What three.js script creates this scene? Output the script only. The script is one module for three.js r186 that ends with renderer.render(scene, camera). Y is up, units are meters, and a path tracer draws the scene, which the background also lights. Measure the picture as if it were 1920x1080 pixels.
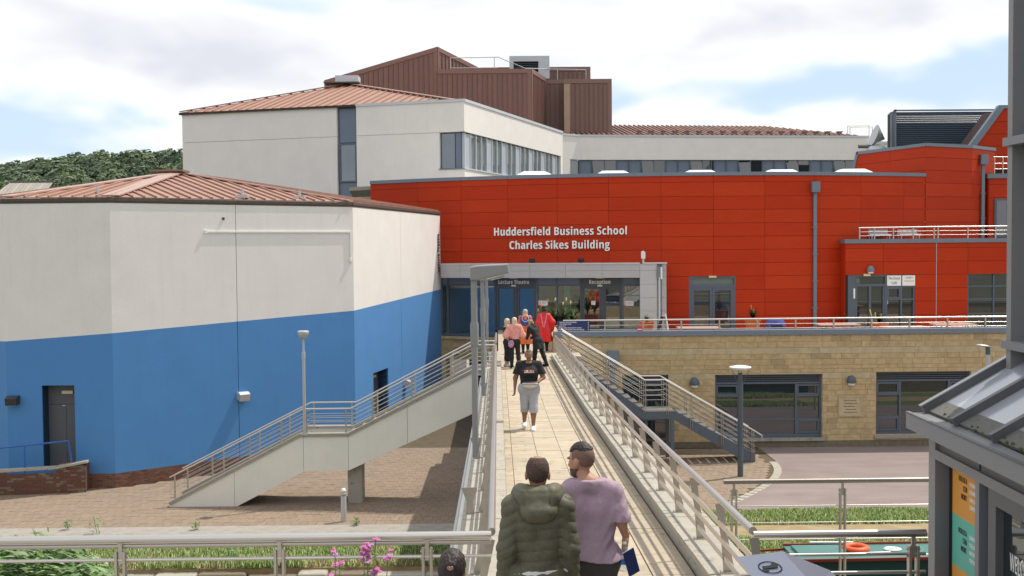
import * as THREE from 'three';
import { mergeGeometries, mergeVertices } from 'three/addons/utils/BufferGeometryUtils.js';
import { RoundedBoxGeometry } from 'three/addons/geometries/RoundedBoxGeometry.js';
import { FontLoader } from 'three/addons/loaders/FontLoader.js';
import { TextGeometry } from 'three/addons/geometries/TextGeometry.js';
import { ImprovedNoise } from 'three/addons/math/ImprovedNoise.js';

// ---------------------------------------------------------------- camera, sky, sun, exposure
const scene = new THREE.Scene();
const camera = new THREE.PerspectiveCamera(28.2, 16 / 9, 0.1, 3000);
camera.rotation.order = 'YXZ';
camera.position.set(0, 8.2, 0);
camera.rotation.set(-0.0372, -0.01256, -0.0085);
const renderer = new THREE.WebGLRenderer({ antialias: true });
renderer.toneMapping = THREE.LinearToneMapping;
renderer.toneMappingExposure = 1.74;
renderer.shadowMap.enabled = true;
const sun = new THREE.DirectionalLight(new THREE.Color(1, 0.95, 0.86), 2.45);
sun.position.set(0.4375 * 90 + 4, 0.866 * 90, -0.2425 * 90 - 35);
sun.target.position.set(4, 0, -35);
sun.castShadow = true;
sun.shadow.mapSize.set(4096, 4096);
Object.assign(sun.shadow.camera, { left: -45, right: 45, top: 60, bottom: -60, near: 1, far: 220 });
sun.shadow.radius = 1.3;
scene.add(sun, sun.target);

const noise = new ImprovedNoise();
const N3 = (x, y, z) => noise.noise(x, y, z);
const clamp = (x, a = 0, b = 1) => Math.min(b, Math.max(a, x));
const sstep = (a, b, x) => { const t = clamp((x - a) / (b - a)); return t * t * (3 - 2 * t); };
const mix = (a, b, t) => a + (b - a) * t;
function fbm(x, y, z, o = 5) { let s = 0, a = 0.5; for (let i = 0; i < o; i++) { s += a * N3(x, y, z); x *= 2.03; y *= 2.03; z *= 2.03; a *= 0.52; } return s; }
function rng(s) { return () => { s |= 0; s = s + 0x6D2B79F5 | 0; let t = Math.imul(s ^ s >>> 15, 1 | s); t = t + Math.imul(t ^ t >>> 7, 61 | t) ^ t; return ((t ^ t >>> 14) >>> 0) / 4294967296; }; }
const R = rng(7);
const rr = (a, b) => a + (b - a) * R();
{ // sky: broken white cloud over pale blue air; clear gaps low on the left and on the right
  const w = 2048, h = 1024, data = new Float32Array(w * h * 4);
  const gap = (az, el, a, e, sa, se) => Math.exp(-(((az - a) / sa) ** 2) - (((el - e) / se) ** 2));
  for (let j = 0; j < h; j++) for (let i = 0; i < w; i++) {
    const phi = ((i + 0.5) / w - 0.5) * 2 * Math.PI, el = ((j + 0.5) / h - 0.5) * Math.PI;
    const x = Math.cos(el) * Math.cos(phi), z = Math.cos(el) * Math.sin(phi), y = Math.sin(el);
    let az = phi + Math.PI / 2; if (az > Math.PI) az -= 2 * Math.PI;
    const up = clamp(y, 0, 1), k = Math.pow(up, 0.55);
    let r = mix(0.45, 0.22, k), g = mix(0.53, 0.36, k), b = mix(0.60, 0.55, k);
    const sy = Math.max(y, -0.02) + 0.16, px = x / sy, pz = z / sy;
    const wx = px + 0.35 * fbm(px * 1.1, pz * 1.1, 3.1, 3), wz = pz + 0.35 * fbm(px * 1.1, pz * 1.1, 8.7, 3);
    let c = 0.22 + 1.15 * fbm(wx * 1.05, wz * 1.05, 0.5, 6);
    c -= 0.55 * gap(az, el, -0.40, 0.105, 0.12, 0.042) + 0.62 * gap(az, el, 0.33, 0.135, 0.19, 0.030) + 0.38 * gap(az, el, 0.20, 0.205, 0.10, 0.02) + 0.3 * gap(az, el, 0.09, 0.115, 0.035, 0.02);
    c += 0.34 * gap(az, el, 0.37, 0.097, 0.11, 0.02) + 0.3 * gap(az, el, -0.1, 0.17, 0.3, 0.1) + 0.25 * gap(az, el, -0.4, 0.06, 0.2, 0.016) + 0.22 * gap(az, el, 0.36, 0.19, 0.14, 0.02);
    const cov = sstep(-0.16, 0.24, c);
    const body = fbm(wx * 1.7 + 4, wz * 1.7, 5.5, 5);
    const den = clamp(0.5 + 1.5 * body) * sstep(0.05, 0.5, c);
    const cr = mix(0.66, 0.45, den), cg = mix(0.66, 0.465, den), cb = mix(0.665, 0.505, den);
    r = mix(r, cr, cov); g = mix(g, cg, cov); b = mix(b, cb, cov);
    const o = (j * w + i) * 4; data[o] = r; data[o + 1] = g; data[o + 2] = b; data[o + 3] = 1;
  }
  const t = new THREE.DataTexture(data, w, h, THREE.RGBAFormat, THREE.FloatType);
  t.mapping = THREE.EquirectangularReflectionMapping; t.magFilter = t.minFilter = THREE.LinearFilter; t.needsUpdate = true;
  scene.background = t; scene.environment = t;
}

// ---------------------------------------------------------------- helpers
const font = await new FontLoader().loadAsync('fonts/droid/droid_sans_bold.typeface.json');
const fontR = await new FontLoader().loadAsync('fonts/droid/droid_sans_regular.typeface.json');
const P = (x, y, d) => new THREE.Vector3(x, y, -d);           // d metres away from the camera wall
const used = new Map();
function numbered(n) { const k = used.get(n) || 0; used.set(n, k + 1); return k ? `${n}_${String(k).padStart(3, '0')}` : n; }
function tag(o, label, category, group) { o.userData = { ...o.userData, label, category }; if (group) o.userData.group = group; return o; }
function thing(name, label, category, group, [x, y, d] = [0, 0, 0], turn = 0) {
  const o = new THREE.Group(); o.name = numbered(name); o.position.set(x, y, -d); o.rotation.y = turn; scene.add(o); return tag(o, label, category, group);
}
function part(parent, name, geo, m) { const o = new THREE.Mesh(geo, m); o.name = parent === scene ? numbered(name) : name; o.castShadow = o.receiveShadow = true; parent.add(o); return o; }
function struct(name, geo, m) { const o = part(scene, name, geo, m); o.userData.kind = 'structure'; return o; }
function stuff(o) { o.userData.kind = 'stuff'; return o; }
function rebase(g, [x, y, d]) { g.position.set(x, y, -d); for (const c of g.children) c.position.sub(g.position); return g; }
function copy(o, label, [x, y, d], turn) { const c = o.clone(); c.name = numbered(o.name.replace(/_\d{3}$/, '')); c.userData = { ...o.userData }; if (label) c.userData.label = label; c.position.set(x, y, -d); if (turn !== undefined) c.rotation.y = turn; scene.add(c); return c; }
// a wall frame: local x from a to b (left to right seen from outside), y up from y0, z outward
function frame(ax, ad, bx, bd, y0 = 0) {
  const X = new THREE.Vector3(bx - ax, 0, -(bd - ad)), len = X.length(); X.normalize();
  const Y = new THREE.Vector3(0, 1, 0), Z = new THREE.Vector3().crossVectors(X, Y);
  const m = new THREE.Matrix4().makeBasis(X, Y, Z).setPosition(ax, y0, -ad); m.len = len; return m;
}
const F0 = frame(0, 0, 1, 0);                                  // world axes
const CC = { x: 10.5, d: 87 };                                 // centre of the curved red front
const arcP = (r, t) => [CC.x + r * Math.sin(t), CC.d - r * Math.cos(t)];
function arcF(r, t0, t1, y0 = 0) { return frame(...arcP(r, t0), ...arcP(r, t1), y0); }
function muv(g, s = 1, ox = R() * 9, oy = R() * 9) {
  const p = g.attributes.position, n = g.attributes.normal, uv = new Float32Array(p.count * 2);
  for (let i = 0; i < p.count; i++) {
    const ax = Math.abs(n.getX(i)), ay = Math.abs(n.getY(i)), az = Math.abs(n.getZ(i)); let u, v;
    if (az >= ax && az >= ay) { u = p.getX(i); v = p.getY(i); } else if (ax >= ay) { u = p.getZ(i); v = p.getY(i); } else { u = p.getX(i); v = p.getZ(i); }
    uv[2 * i] = u * s + ox; uv[2 * i + 1] = v * s + oy;
  }
  g.setAttribute('uv', new THREE.BufferAttribute(uv, 2)); return g;
}
function bx(x0, x1, y0, y1, z0, z1, F) {                       // a box between two corners, in frame F
  const g = new THREE.BoxGeometry(x1 - x0, y1 - y0, z1 - z0).translate((x0 + x1) / 2, (y0 + y1) / 2, (z0 + z1) / 2);
  muv(g); return F ? g.applyMatrix4(F) : g;
}
function rbx(x0, x1, y0, y1, z0, z1, r, F) {
  const g = new RoundedBoxGeometry(x1 - x0, y1 - y0, z1 - z0, 2, r).translate((x0 + x1) / 2, (y0 + y1) / 2, (z0 + z1) / 2);
  muv(g); return F ? g.applyMatrix4(F) : g;
}
const W = (x0, x1, y0, y1, d0, d1) => bx(x0, x1, y0, y1, -d1, -d0);   // a box in world x, y and distance
function cyl(p, q, r, seg = 8, r2 = r) {                       // a tube between two points
  const a = new THREE.Vector3().copy(p), b = new THREE.Vector3().copy(q), l = a.distanceTo(b);
  const g = new THREE.CylinderGeometry(r2, r, l, seg);
  const qn = new THREE.Quaternion().setFromUnitVectors(new THREE.Vector3(0, 1, 0), b.clone().sub(a).normalize());
  return g.applyQuaternion(qn).translate((a.x + b.x) / 2, (a.y + b.y) / 2, (a.z + b.z) / 2);
}
function bar(p, q, w, h, up = new THREE.Vector3(0, 1, 0)) {     // a flat bar between two points
  const a = p.clone(), b = q.clone(), l = a.distanceTo(b), Z = b.clone().sub(a).normalize(), X = new THREE.Vector3().crossVectors(up, Z).normalize(), Y = new THREE.Vector3().crossVectors(Z, X);
  const g = new THREE.BoxGeometry(w, h, l); muv(g);
  return g.applyMatrix4(new THREE.Matrix4().makeBasis(X, Y, Z).setPosition(a.add(b).multiplyScalar(0.5)));
}
function poly(pts, z0, z1, F, holes = [], bevel = 0) {          // an outline with thickness, in frame F
  const s = new THREE.Shape(pts.map(p => new THREE.Vector2(...p)));
  for (const h of holes) s.holes.push(new THREE.Path(h.map(p => new THREE.Vector2(...p))));
  const g = new THREE.ExtrudeGeometry(s, { depth: z1 - z0, bevelEnabled: bevel > 0, bevelSize: bevel, bevelThickness: bevel, bevelSegments: 1 }).translate(0, 0, z0);
  muv(g); return F ? g.applyMatrix4(F) : g;
}
const rect = (x0, x1, y0, y1) => [[x0, y0], [x1, y0], [x1, y1], [x0, y1]];
function mg(list) { return mergeGeometries(list.map(g => { const o = g.index ? g.toNonIndexed() : g.clone(); for (const k of Object.keys(o.attributes)) if (!['position', 'normal', 'uv'].includes(k)) o.deleteAttribute(k); return o; })); }
function text(str, size, depth, f = font) { const g = new TextGeometry(str, { font: f, size, depth, curveSegments: 3, bevelEnabled: false }); g.computeBoundingBox(); return g; }
function textAt(str, size, depth, F, cx, y, z, f = font, width = 0) {
  const g = text(str, size, depth, f), b = g.boundingBox, k = width ? width / (b.max.x - b.min.x) : 1;
  return g.translate(-(b.min.x + b.max.x) / 2, 0, 0).scale(k, 1, 1).translate(cx, y, z).applyMatrix4(F);
}

// ---------------------------------------------------------------- textures and materials
function tex(n, fn, srgb = true) {
  const d = new Uint8Array(n * n * 4);
  for (let j = 0; j < n; j++) for (let i = 0; i < n; i++) {
    const c = fn(i / n, j / n, i, j), o = (j * n + i) * 4;
    for (let k = 0; k < 3; k++) { const v = clamp(Array.isArray(c) ? c[k] : c); d[o + k] = Math.round(255 * (srgb ? Math.pow(v, 1 / 2.2) : v)); }
    d[o + 3] = 255;
  }
  const t = new THREE.DataTexture(d, n, n); t.wrapS = t.wrapT = THREE.RepeatWrapping; t.magFilter = THREE.LinearFilter; t.minFilter = THREE.LinearMipmapLinearFilter; t.generateMipmaps = true;
  if (srgb) t.colorSpace = THREE.SRGBColorSpace; t.needsUpdate = true; return t;
}
function tile(f, u, v, s, z, o) { // tileable fbm by blending
  const a = f(u * s, v * s, z, o), b = f((u - 1) * s, v * s, z, o), c = f(u * s, (v - 1) * s, z, o), e = f((u - 1) * s, (v - 1) * s, z, o);
  return mix(mix(a, b, u), mix(c, e, u), v) * 1.25;
}
function rep(t, m) { const c = t.clone(); c.repeat.set(1 / m, 1 / m); c.needsUpdate = true; return c; }
const TR = rng(99);
const tPlaster = tex(512, (u, v) => 0.90 + 0.09 * tile(fbm, u, v, 4, 1, 4) + 0.05 * tile(fbm, u, v, 60, 2, 2) + 0.07 * Math.min(0, tile((x, y, z, o) => fbm(x * 6, y * 0.5, z, o), u, v, 4, 3, 4)) + 0.03 * (TR() - 0.5));
const tPlasterB = tex(512, (u, v) => 0.5 + 0.5 * tile(fbm, u, v, 70, 2, 3) + 0.5 * tile(fbm, u, v, 7, 6, 3), false);
const tStone = tex(512, (u, v) => { const a = tile(fbm, u, v, 5, 4, 5), b = tile(fbm, u, v, 34, 5, 3), k = 0.80 + 0.30 * a + 0.22 * b + 0.06 * (TR() - 0.5), iron = sstep(0.12, 0.34, tile(fbm, u, v, 7, 12, 4)); return [k, k * (0.985 - 0.06 * iron), k * (0.96 - 0.16 * iron)]; });
const tStoneB = tex(512, (u, v) => 0.5 + 0.6 * tile(fbm, u, v, 22, 5, 4), false);
const tTarmac = tex(1024, (u, v) => { const a = tile(fbm, u, v, 5, 7, 5), s = tile((x, y, z, o) => fbm(x * 0.6, y * 3, z, o), u, v, 5, 8, 4); return 0.82 + 0.22 * a + 0.22 * s + 0.16 * (TR() - 0.5); });
const tGravel = tex(512, (u, v) => 0.72 + 0.25 * tile(fbm, u, v, 5, 9, 4) + 0.55 * (TR() - 0.45) * 0.8);
const tConcrete = tex(512, (u, v) => { const a = tile(fbm, u, v, 3, 11, 5), b = tile(fbm, u, v, 24, 12, 3); return 0.86 + 0.2 * a + 0.16 * b - 0.28 * sstep(0.14, 0.34, tile(fbm, u, v, 9, 13, 4)) + 0.05 * (TR() - 0.5); });
const tPanel = tex(256, (u, v) => 0.93 + 0.10 * tile(fbm, u, v, 3, 15, 4) + 0.06 * tile((x, y, z, o) => fbm(x * 0.3, y * 5, z, o), u, v, 6, 16, 3));
const tGround = tex(512, (u, v) => { const a = tile(fbm, u, v, 6, 17, 5), k = 0.75 + 0.4 * a + 0.25 * (TR() - 0.5), s = sstep(-0.1, 0.3, tile(fbm, u, v, 4, 18, 4)); return [k, k * mix(0.98, 0.9, s), k * mix(0.85, 0.7, s)]; });
const tRipple = tex(512, (u, v) => 0.5 + 0.5 * tile((x, y, z, o) => fbm(x, y * 2.2, z, o), u, v, 9, 19, 4), false);
function mat(r, g, b, rough = 0.8, o = {}) { const { color, ...q } = o; const m = new THREE.MeshPhysicalMaterial({ roughness: rough, ...q }); m.color.setRGB(r, g, b); return m; }
const tn = (r, g, b, rough, t, s, bt, bs, o = {}) => mat(r, g, b, rough, { map: rep(t, s), ...(bt ? { bumpMap: rep(bt, s), bumpScale: bs } : {}), ...o });
const M = {
  white: tn(0.83, 0.79, 0.745, 0.9, tPlaster, 5, tPlasterB, 0.0015, { specularIntensity: 0.4 }),
  blue: tn(0.075, 0.25, 0.55, 0.8, tPlaster, 5, tPlasterB, 0.003, { sheen: 1, sheenRoughness: 0.35, sheenColor: new THREE.Color(0.85, 0.95, 1) }),
  joint: mat(0.05, 0.05, 0.055, 0.9),
  jointBlue: mat(0.02, 0.05, 0.1, 0.9),
  steel: mat(0.60, 0.57, 0.53, 0.32, { metalness: 1 }),
  steelDarkReflect: mat(0.26, 0.235, 0.21, 0.4, { metalness: 1 }),  // same steel, dark surroundings it would mirror put into the colour
  steelDull: mat(0.50, 0.46, 0.41, 0.42, { metalness: 1 }),
  galv: mat(0.46, 0.47, 0.48, 0.5, { metalness: 0.35 }),
  pole: mat(0.23, 0.235, 0.235, 0.42, { clearcoat: 0.2, clearcoatRoughness: 0.3 }),
  poleBlue: mat(0.075, 0.095, 0.115, 0.45),
  frameB: mat(0.085, 0.11, 0.145, 0.42),
  frameD: mat(0.06, 0.072, 0.09, 0.42),
  coping: tn(0.17, 0.205, 0.25, 0.5, tPanel, 3),
  copingPale: tn(0.55, 0.57, 0.6, 0.5, tPanel, 3),
  glass: mat(0.018, 0.026, 0.032, 0.015, { ior: 2.1 }),
  glassBlue: mat(0.02, 0.06, 0.1, 0.02, { ior: 2.33 }),
  glassClear: mat(0.80, 0.88, 0.92, 0.015, { transmission: 1, thickness: 0, ior: 2.2 }),
  lobby: tn(0.62, 0.6, 0.55, 0.85, tPlaster, 4),
  wood: mat(0.32, 0.18, 0.09, 0.6),
  glassPale: mat(0.12, 0.16, 0.16, 0.03, { ior: 2.0 }),
  alu: tn(0.44, 0.44, 0.45, 0.4, tPanel, 2, null, 0, { metalness: 0.15 }),
  aluPale: tn(0.5, 0.5, 0.51, 0.4, tPanel, 2, null, 0, { metalness: 0.15 }),
  infill: tn(0.14, 0.18, 0.25, 0.5, tPanel, 2),
  infillPale: tn(0.42, 0.46, 0.53, 0.45, tPanel, 2),
  brown: [0, 1, 2].map(i => tn(0.20 + i * 0.01, 0.104 + i * 0.005, 0.08 + i * 0.004, 0.5, tPanel, 2)),
  brownTrim: tn(0.235, 0.125, 0.097, 0.5, tPanel, 2),
  brownDark: mat(0.045, 0.026, 0.021, 0.7),
  tan: tn(0.42, 0.3, 0.2, 0.6, tPanel, 2),
  roof: [0, 1, 2].map(i => tn(0.34 + i * 0.02, 0.185 + i * 0.012, 0.132 + i * 0.01, 0.55, tPanel, 2)),
  roofCap: tn(0.43, 0.28, 0.23, 0.5, tPanel, 2),
  eave: tn(0.10, 0.075, 0.06, 0.7, tConcrete, 1),
  red: [0, 1, 2, 3, 4].map(i => tn([0.485, 0.50, 0.465, 0.475, 0.52][i], [0.038, 0.042, 0.036, 0.037, 0.046][i], [0.0085, 0.009, 0.008, 0.008, 0.01][i], 0.55, tPanel, 3.1, null, 0, { specularIntensity: 0.28 })),
  redBack: mat(0.035, 0.012, 0.01, 0.9),
  stone: [[0.60, 0.46, 0.262], [0.575, 0.44, 0.25], [0.62, 0.48, 0.28], [0.555, 0.42, 0.236], [0.60, 0.452, 0.25], [0.48, 0.365, 0.215]].map(c => tn(...c, 0.92, tStone, 1.1, tStoneB, 0.008, { specularIntensity: 0.3 })),
  ashlar: [[0.60, 0.49, 0.315], [0.57, 0.465, 0.295]].map(c => tn(...c, 0.9, tStone, 1.6, tStoneB, 0.003)),
  mortar: tn(0.58, 0.48, 0.32, 0.95, tConcrete, 1),
  stoneDirty: tn(0.22, 0.185, 0.13, 0.95, tStone, 1, tStoneB, 0.01),
  brick: [[0.20, 0.085, 0.055], [0.24, 0.11, 0.07], [0.16, 0.075, 0.055], [0.22, 0.12, 0.085]].map(c => tn(...c, 0.9, tStone, 0.6)),
  brickMortar: mat(0.26, 0.22, 0.18, 0.95),
  paver: [[0.29, 0.212, 0.148], [0.28, 0.206, 0.144], [0.30, 0.22, 0.152], [0.272, 0.203, 0.144], [0.288, 0.212, 0.152]].map(c => tn(...c, 0.92, tConcrete, 1.3)),
  paverJoint: tn(0.13, 0.10, 0.068, 0.95, tGround, 2),
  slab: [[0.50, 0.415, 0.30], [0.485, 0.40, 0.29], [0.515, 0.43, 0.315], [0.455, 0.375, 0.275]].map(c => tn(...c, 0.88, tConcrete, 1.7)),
  slabJoint: mat(0.09, 0.075, 0.055, 0.95),
  kerb: tn(0.42, 0.385, 0.32, 0.9, tConcrete, 1.1, tStoneB, 0.004),
  cream: tn(0.80, 0.78, 0.70, 0.75, tPlaster, 4),
  concrete: tn(0.36, 0.335, 0.29, 0.9, tConcrete, 1.6, tStoneB, 0.003),
  concreteDark: tn(0.16, 0.15, 0.14, 0.92, tConcrete, 1.6),
  tarmac: tn(0.275, 0.215, 0.195, 0.95, tTarmac, 9),
  gravel: tn(0.42, 0.38, 0.33, 0.97, tGravel, 1.6, tGravel, 0.01),
  soil: tn(0.40, 0.31, 0.20, 0.97, tGround, 2.5, tGravel, 0.01),
  turf: tn(0.15, 0.20, 0.045, 0.97, tGround, 3),
  ground: tn(0.20, 0.20, 0.15, 0.97, tGround, 20),
  water: mat(0.018, 0.026, 0.018, 0.04, { ior: 1.33, bumpMap: rep(tRipple, 3), bumpScale: 0.02 }),
  black: mat(0.012, 0.012, 0.013, 0.55),
  dark: mat(0.03, 0.032, 0.036, 0.6),
  paint: mat(0.75, 0.75, 0.73, 0.6),
  bluePaint: mat(0.03, 0.12, 0.42, 0.4),
  navy: mat(0.014, 0.03, 0.12, 0.5),
  signWhite: mat(0.82, 0.82, 0.80, 0.5),
  lightPanel: mat(0.62, 0.55, 0.36, 0.5),
  lampWhite: mat(0.72, 0.71, 0.68, 0.4),
  orangePot: mat(0.48, 0.11, 0.02, 0.6),
  ring: mat(0.75, 0.10, 0.025, 0.5),
  boatGreen: tn(0.06, 0.21, 0.19, 0.4, tPanel, 3, null, 0, { clearcoat: 0.3, clearcoatRoughness: 0.3 }),
  boatDark: mat(0.008, 0.05, 0.05, 0.25, { clearcoat: 0.5, clearcoatRoughness: 0.1 }),
  boatRed: mat(0.22, 0.028, 0.02, 0.4),
};
M.skylight = mat(0.78, 0.79, 0.8, 0.35);
M.kiosk = tn(0.115, 0.115, 0.12, 0.5, tPanel, 2);
M.kioskPale = mat(0.2, 0.2, 0.21, 0.45);

// 300 pieces that show largest as parts, the rest joined
function pieces(parent, name, list, keep = 300) {   // list: {g, m, s}: geometry, material, rank (larger shows larger)
  list.sort((a, b) => b.s - a.s);
  list.slice(0, keep).forEach(p => part(parent, name, p.g, p.m));
  const rest = list.slice(keep); if (!rest.length) return;
  const g = mg(rest.map(p => p.g)), col = new Float32Array(g.attributes.position.count * 3); let o = 0;
  for (const p of rest) { const n = p.g.index ? p.g.index.count : p.g.attributes.position.count, c = p.m.color; for (let i = 0; i < n; i++, o += 3) { col[o] = c.r; col[o + 1] = c.g; col[o + 2] = c.b; } }
  g.setAttribute('color', new THREE.BufferAttribute(col, 3));
  const m = rest[0].m.clone(); m.color.setRGB(1, 1, 1); m.vertexColors = true;
  stuff(part(parent, name + '_field', g, m));
}
const pick = a => a[Math.floor(R() * a.length)];
// ================================================================ the setting
const flat = (x0, x1, d0, d1, y) => W(x0, x1, y - 0.3, y, d0, d1);
struct('ground', mg([W(-900, 900, -0.4, -0.06, 33.4, 1500), W(-900, 900, -1.9, -1.5, 10, 33.4), W(-900, 900, -0.4, -0.06, -400, 12)]), M.ground);
struct('canal_water', W(-200, 200, -1.4, -0.75, 17, 29.2), M.water);
struct('canal_bank', mg([W(-200, 200, -1.5, -0.04, 29.25, 33.5)]), M.soil);
{ // rough stone edge of the canal
  const e = thing('canal_edge', 'row of rough grey stone blocks edging the far canal bank', 'stone edging');
  let x = -19; while (x < 16) { const l = rr(0.7, 1.3), g = rbx(x, x + l - 0.03, -1.2, rr(-0.2, -0.08), -29.35 + rr(-0.08, 0.08), -28.85 + rr(-0.1, 0.1), 0.07); part(e, 'edge_stone', g, pick([M.kerb, M.concrete, M.stoneDirty])); x += l; }
  rebase(e, [0, 0, 29.2]);
}
struct('gravel_path', W(-60, -0.4, -0.3, 0.004, 32.05, 33.62), M.gravel);
struct('dirt_path', W(0, 60, -0.3, 0.0, 31.4, 33.0), M.soil);
{ // red tarmac towpath with its curved edge
  const pts = [[60, -34.6], [8.2, -34.6]]; const cx = 4.6, cd = 40.2;
  for (let i = 0; i <= 10; i++) { const t = i / 10, x = mix(7.0, 10.4, Math.sin(t * Math.PI / 2)), d = mix(35.2, 42.6, t); pts.push([x, -d]); }
  pts.push([10.4, -45.7], [60, -45.7]);
  const g = new THREE.ExtrudeGeometry(new THREE.Shape(pts.map(p => new THREE.Vector2(p[0], -p[1]))), { depth: 0.3, bevelEnabled: false });
  g.rotateX(-Math.PI / 2).translate(0, -0.29, 0);
  muv(g); struct('tarmac_path', g, M.tarmac);
}
{ // paved court: pavers with open joints
  const o = new THREE.Group(); o.name = 'paved_court'; o.userData.kind = 'structure'; scene.add(o);
  part(o, 'joint_sand', mg([W(-45, 2.6, -0.3, -0.012, 33.6, 60), W(2.6, 10.45, -0.3, -0.012, 34.7, 46)]), M.paverJoint);
  const list = [], inTar = (x, d) => { if (d < 35.2) return x > 7.0; const t = (d - 35.2) / 7.4; return x > mix(7.0, 10.4, Math.sin(clamp(t) * Math.PI / 2)) - 0.32; };
  for (let d = 33.64, row = 0; d < 46; d += 0.44, row++) for (let x = -20.3 + (row % 2) * 0.13; x < 10.4; x += 0.252) {
    const dd = d + 0.22; if (x > 2.6 && (dd < 34.9 || inTar(x + 0.25, dd))) continue;
    if (x < -13 && dd > 39.3) continue; if (x < 2.6 && x > -13 && dd > 39.2 + (x + 13.16) * 0.806) continue; if (x > 2.6 && dd > 45.3) continue;
    const h = rr(-0.004, 0.004);
    list.push({ g: W(x, x + 0.244, -0.08, h, d, d + 0.43), m: pick(M.paver), s: -dd + (x < 2.6 ? 0 : -3) });
  }
  pieces(o, 'paver', list);
  // pale edging blocks along the tarmac curve
  for (let i = 0; i < 22; i++) { const t = (i + 0.5) / 22, x = mix(7.0, 10.4, Math.sin(t * Math.PI / 2)) - 0.15, d = mix(35.2, 42.6, t), a = Math.atan2(3.4 * Math.cos(t * Math.PI / 2) * Math.PI / 2, 7.4); const g = bx(-0.14, 0.14, -0.08, 0.012, -0.165, 0.165).rotateY(-a).translate(x, 0, -d); part(o, 'edging_block', g, M.kerb); }
}
{ // grass on both canal-side strips
  const turf = struct('grass_verge', mg([W(-60, -0.6, -0.3, 0.0, 29.45, 32.03), W(2.4, 60, -0.3, 0.006, 33.05, 34.58), W(2.4, 60, -0.3, 0.002, 29.9, 31.4)]), M.turf);
  const blade = new THREE.BufferGeometry(), pos = [], nor = [];
  const q = rng(31);
  for (let i = 0; i < 7; i++) { const a = q() * 6.28, r = 0.03 * q(), x = Math.cos(a) * r * 2, z = Math.sin(a) * r * 2, h = 0.05 + 0.08 * q(), lx = (q() - 0.5) * 0.07, lz = (q() - 0.5) * 0.07, w = 0.010, ca = Math.cos(a) * w, sa = Math.sin(a) * w; pos.push(x - ca, 0, z - sa, x + ca, 0, z + sa, x + lx, h, z + lz); for (let k = 0; k < 3; k++) nor.push(0, 0.9, 0.4); }
  blade.setAttribute('position', new THREE.Float32BufferAttribute(pos, 3)); blade.setAttribute('normal', new THREE.Float32BufferAttribute(nor, 3));
  const n = 60000, im = new THREE.InstancedMesh(blade, mat(1, 1, 1, 0.8, { side: THREE.DoubleSide, transmission: 0.25 }), n), m4 = new THREE.Matrix4(), c = new THREE.Color();
  let k = 0; const G = rng(55);
  while (k < n) {
    let x, d; const w = G();
    if (w < 0.55) { x = mix(-19, -0.6, G()); d = mix(29.2, 32.2, G()); } else if (w < 0.78) { x = mix(2.4, 15.5, G()); d = mix(33.0, 34.66, G()); } else { x = mix(2.4, 15.5, G()); d = mix(29.7, 31.6, G()); }
    const p = fbm(x * 0.5, d * 0.8, 2, 4), edge = w < 0.55 ? Math.min(d - 29.1, 32.3 - d) : w < 0.78 ? Math.min(d - 32.9, 34.8 - d) : Math.min(d - 29.6, 31.7 - d);
    if (G() > sstep(-0.15, 0.35, edge * 0.9 + p * 0.7)) continue;
    const s = mix(0.7, 1.35, G()) * (1 + p * 0.5); m4.makeRotationY(G() * 6.28).scale(new THREE.Vector3(s, s, s)).setPosition(x, 0.0, -d); im.setMatrixAt(k, m4);
    const dry = sstep(0.0, 0.45, -p + 0.35 * G() - 0.2 + (d < 29.9 ? 0.3 : 0)); c.setRGB(mix(0.27, 0.42, dry) * mix(0.8, 1.2, G()), mix(0.385, 0.39, dry) * mix(0.8, 1.2, G()), mix(0.065, 0.13, dry)); im.setColorAt(k, c); k++;
  }
  im.name = 'grass'; im.castShadow = im.receiveShadow = true; scene.add(im); stuff(tag(im, 'short sunlit green grass on the strips beside the canal', 'grass'));
}
// near bank: retaining wall below the landing
{
  const w = thing('retaining_wall', 'pale stone retaining wall along the near side of the canal', 'wall');
  part(w, 'wall', W(-60, 60, -1.6, 2.9, 15.9, 16.6), M.stone[2]); part(w, 'coping', W(-60, 60, 2.9, 3.1, 15.7, 16.7), M.kerb); rebase(w, [0, -1.6, 16.3]);
  struct('landing', mg([W(-7, 3.3, 4.6, 4.93, -3, 9.75), W(-7, 2.6, -1.5, 4.6, -3, 8.8), W(2.7, 9, 2.9, 3.3, -3, 15.85)]), M.concrete);
}
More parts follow.
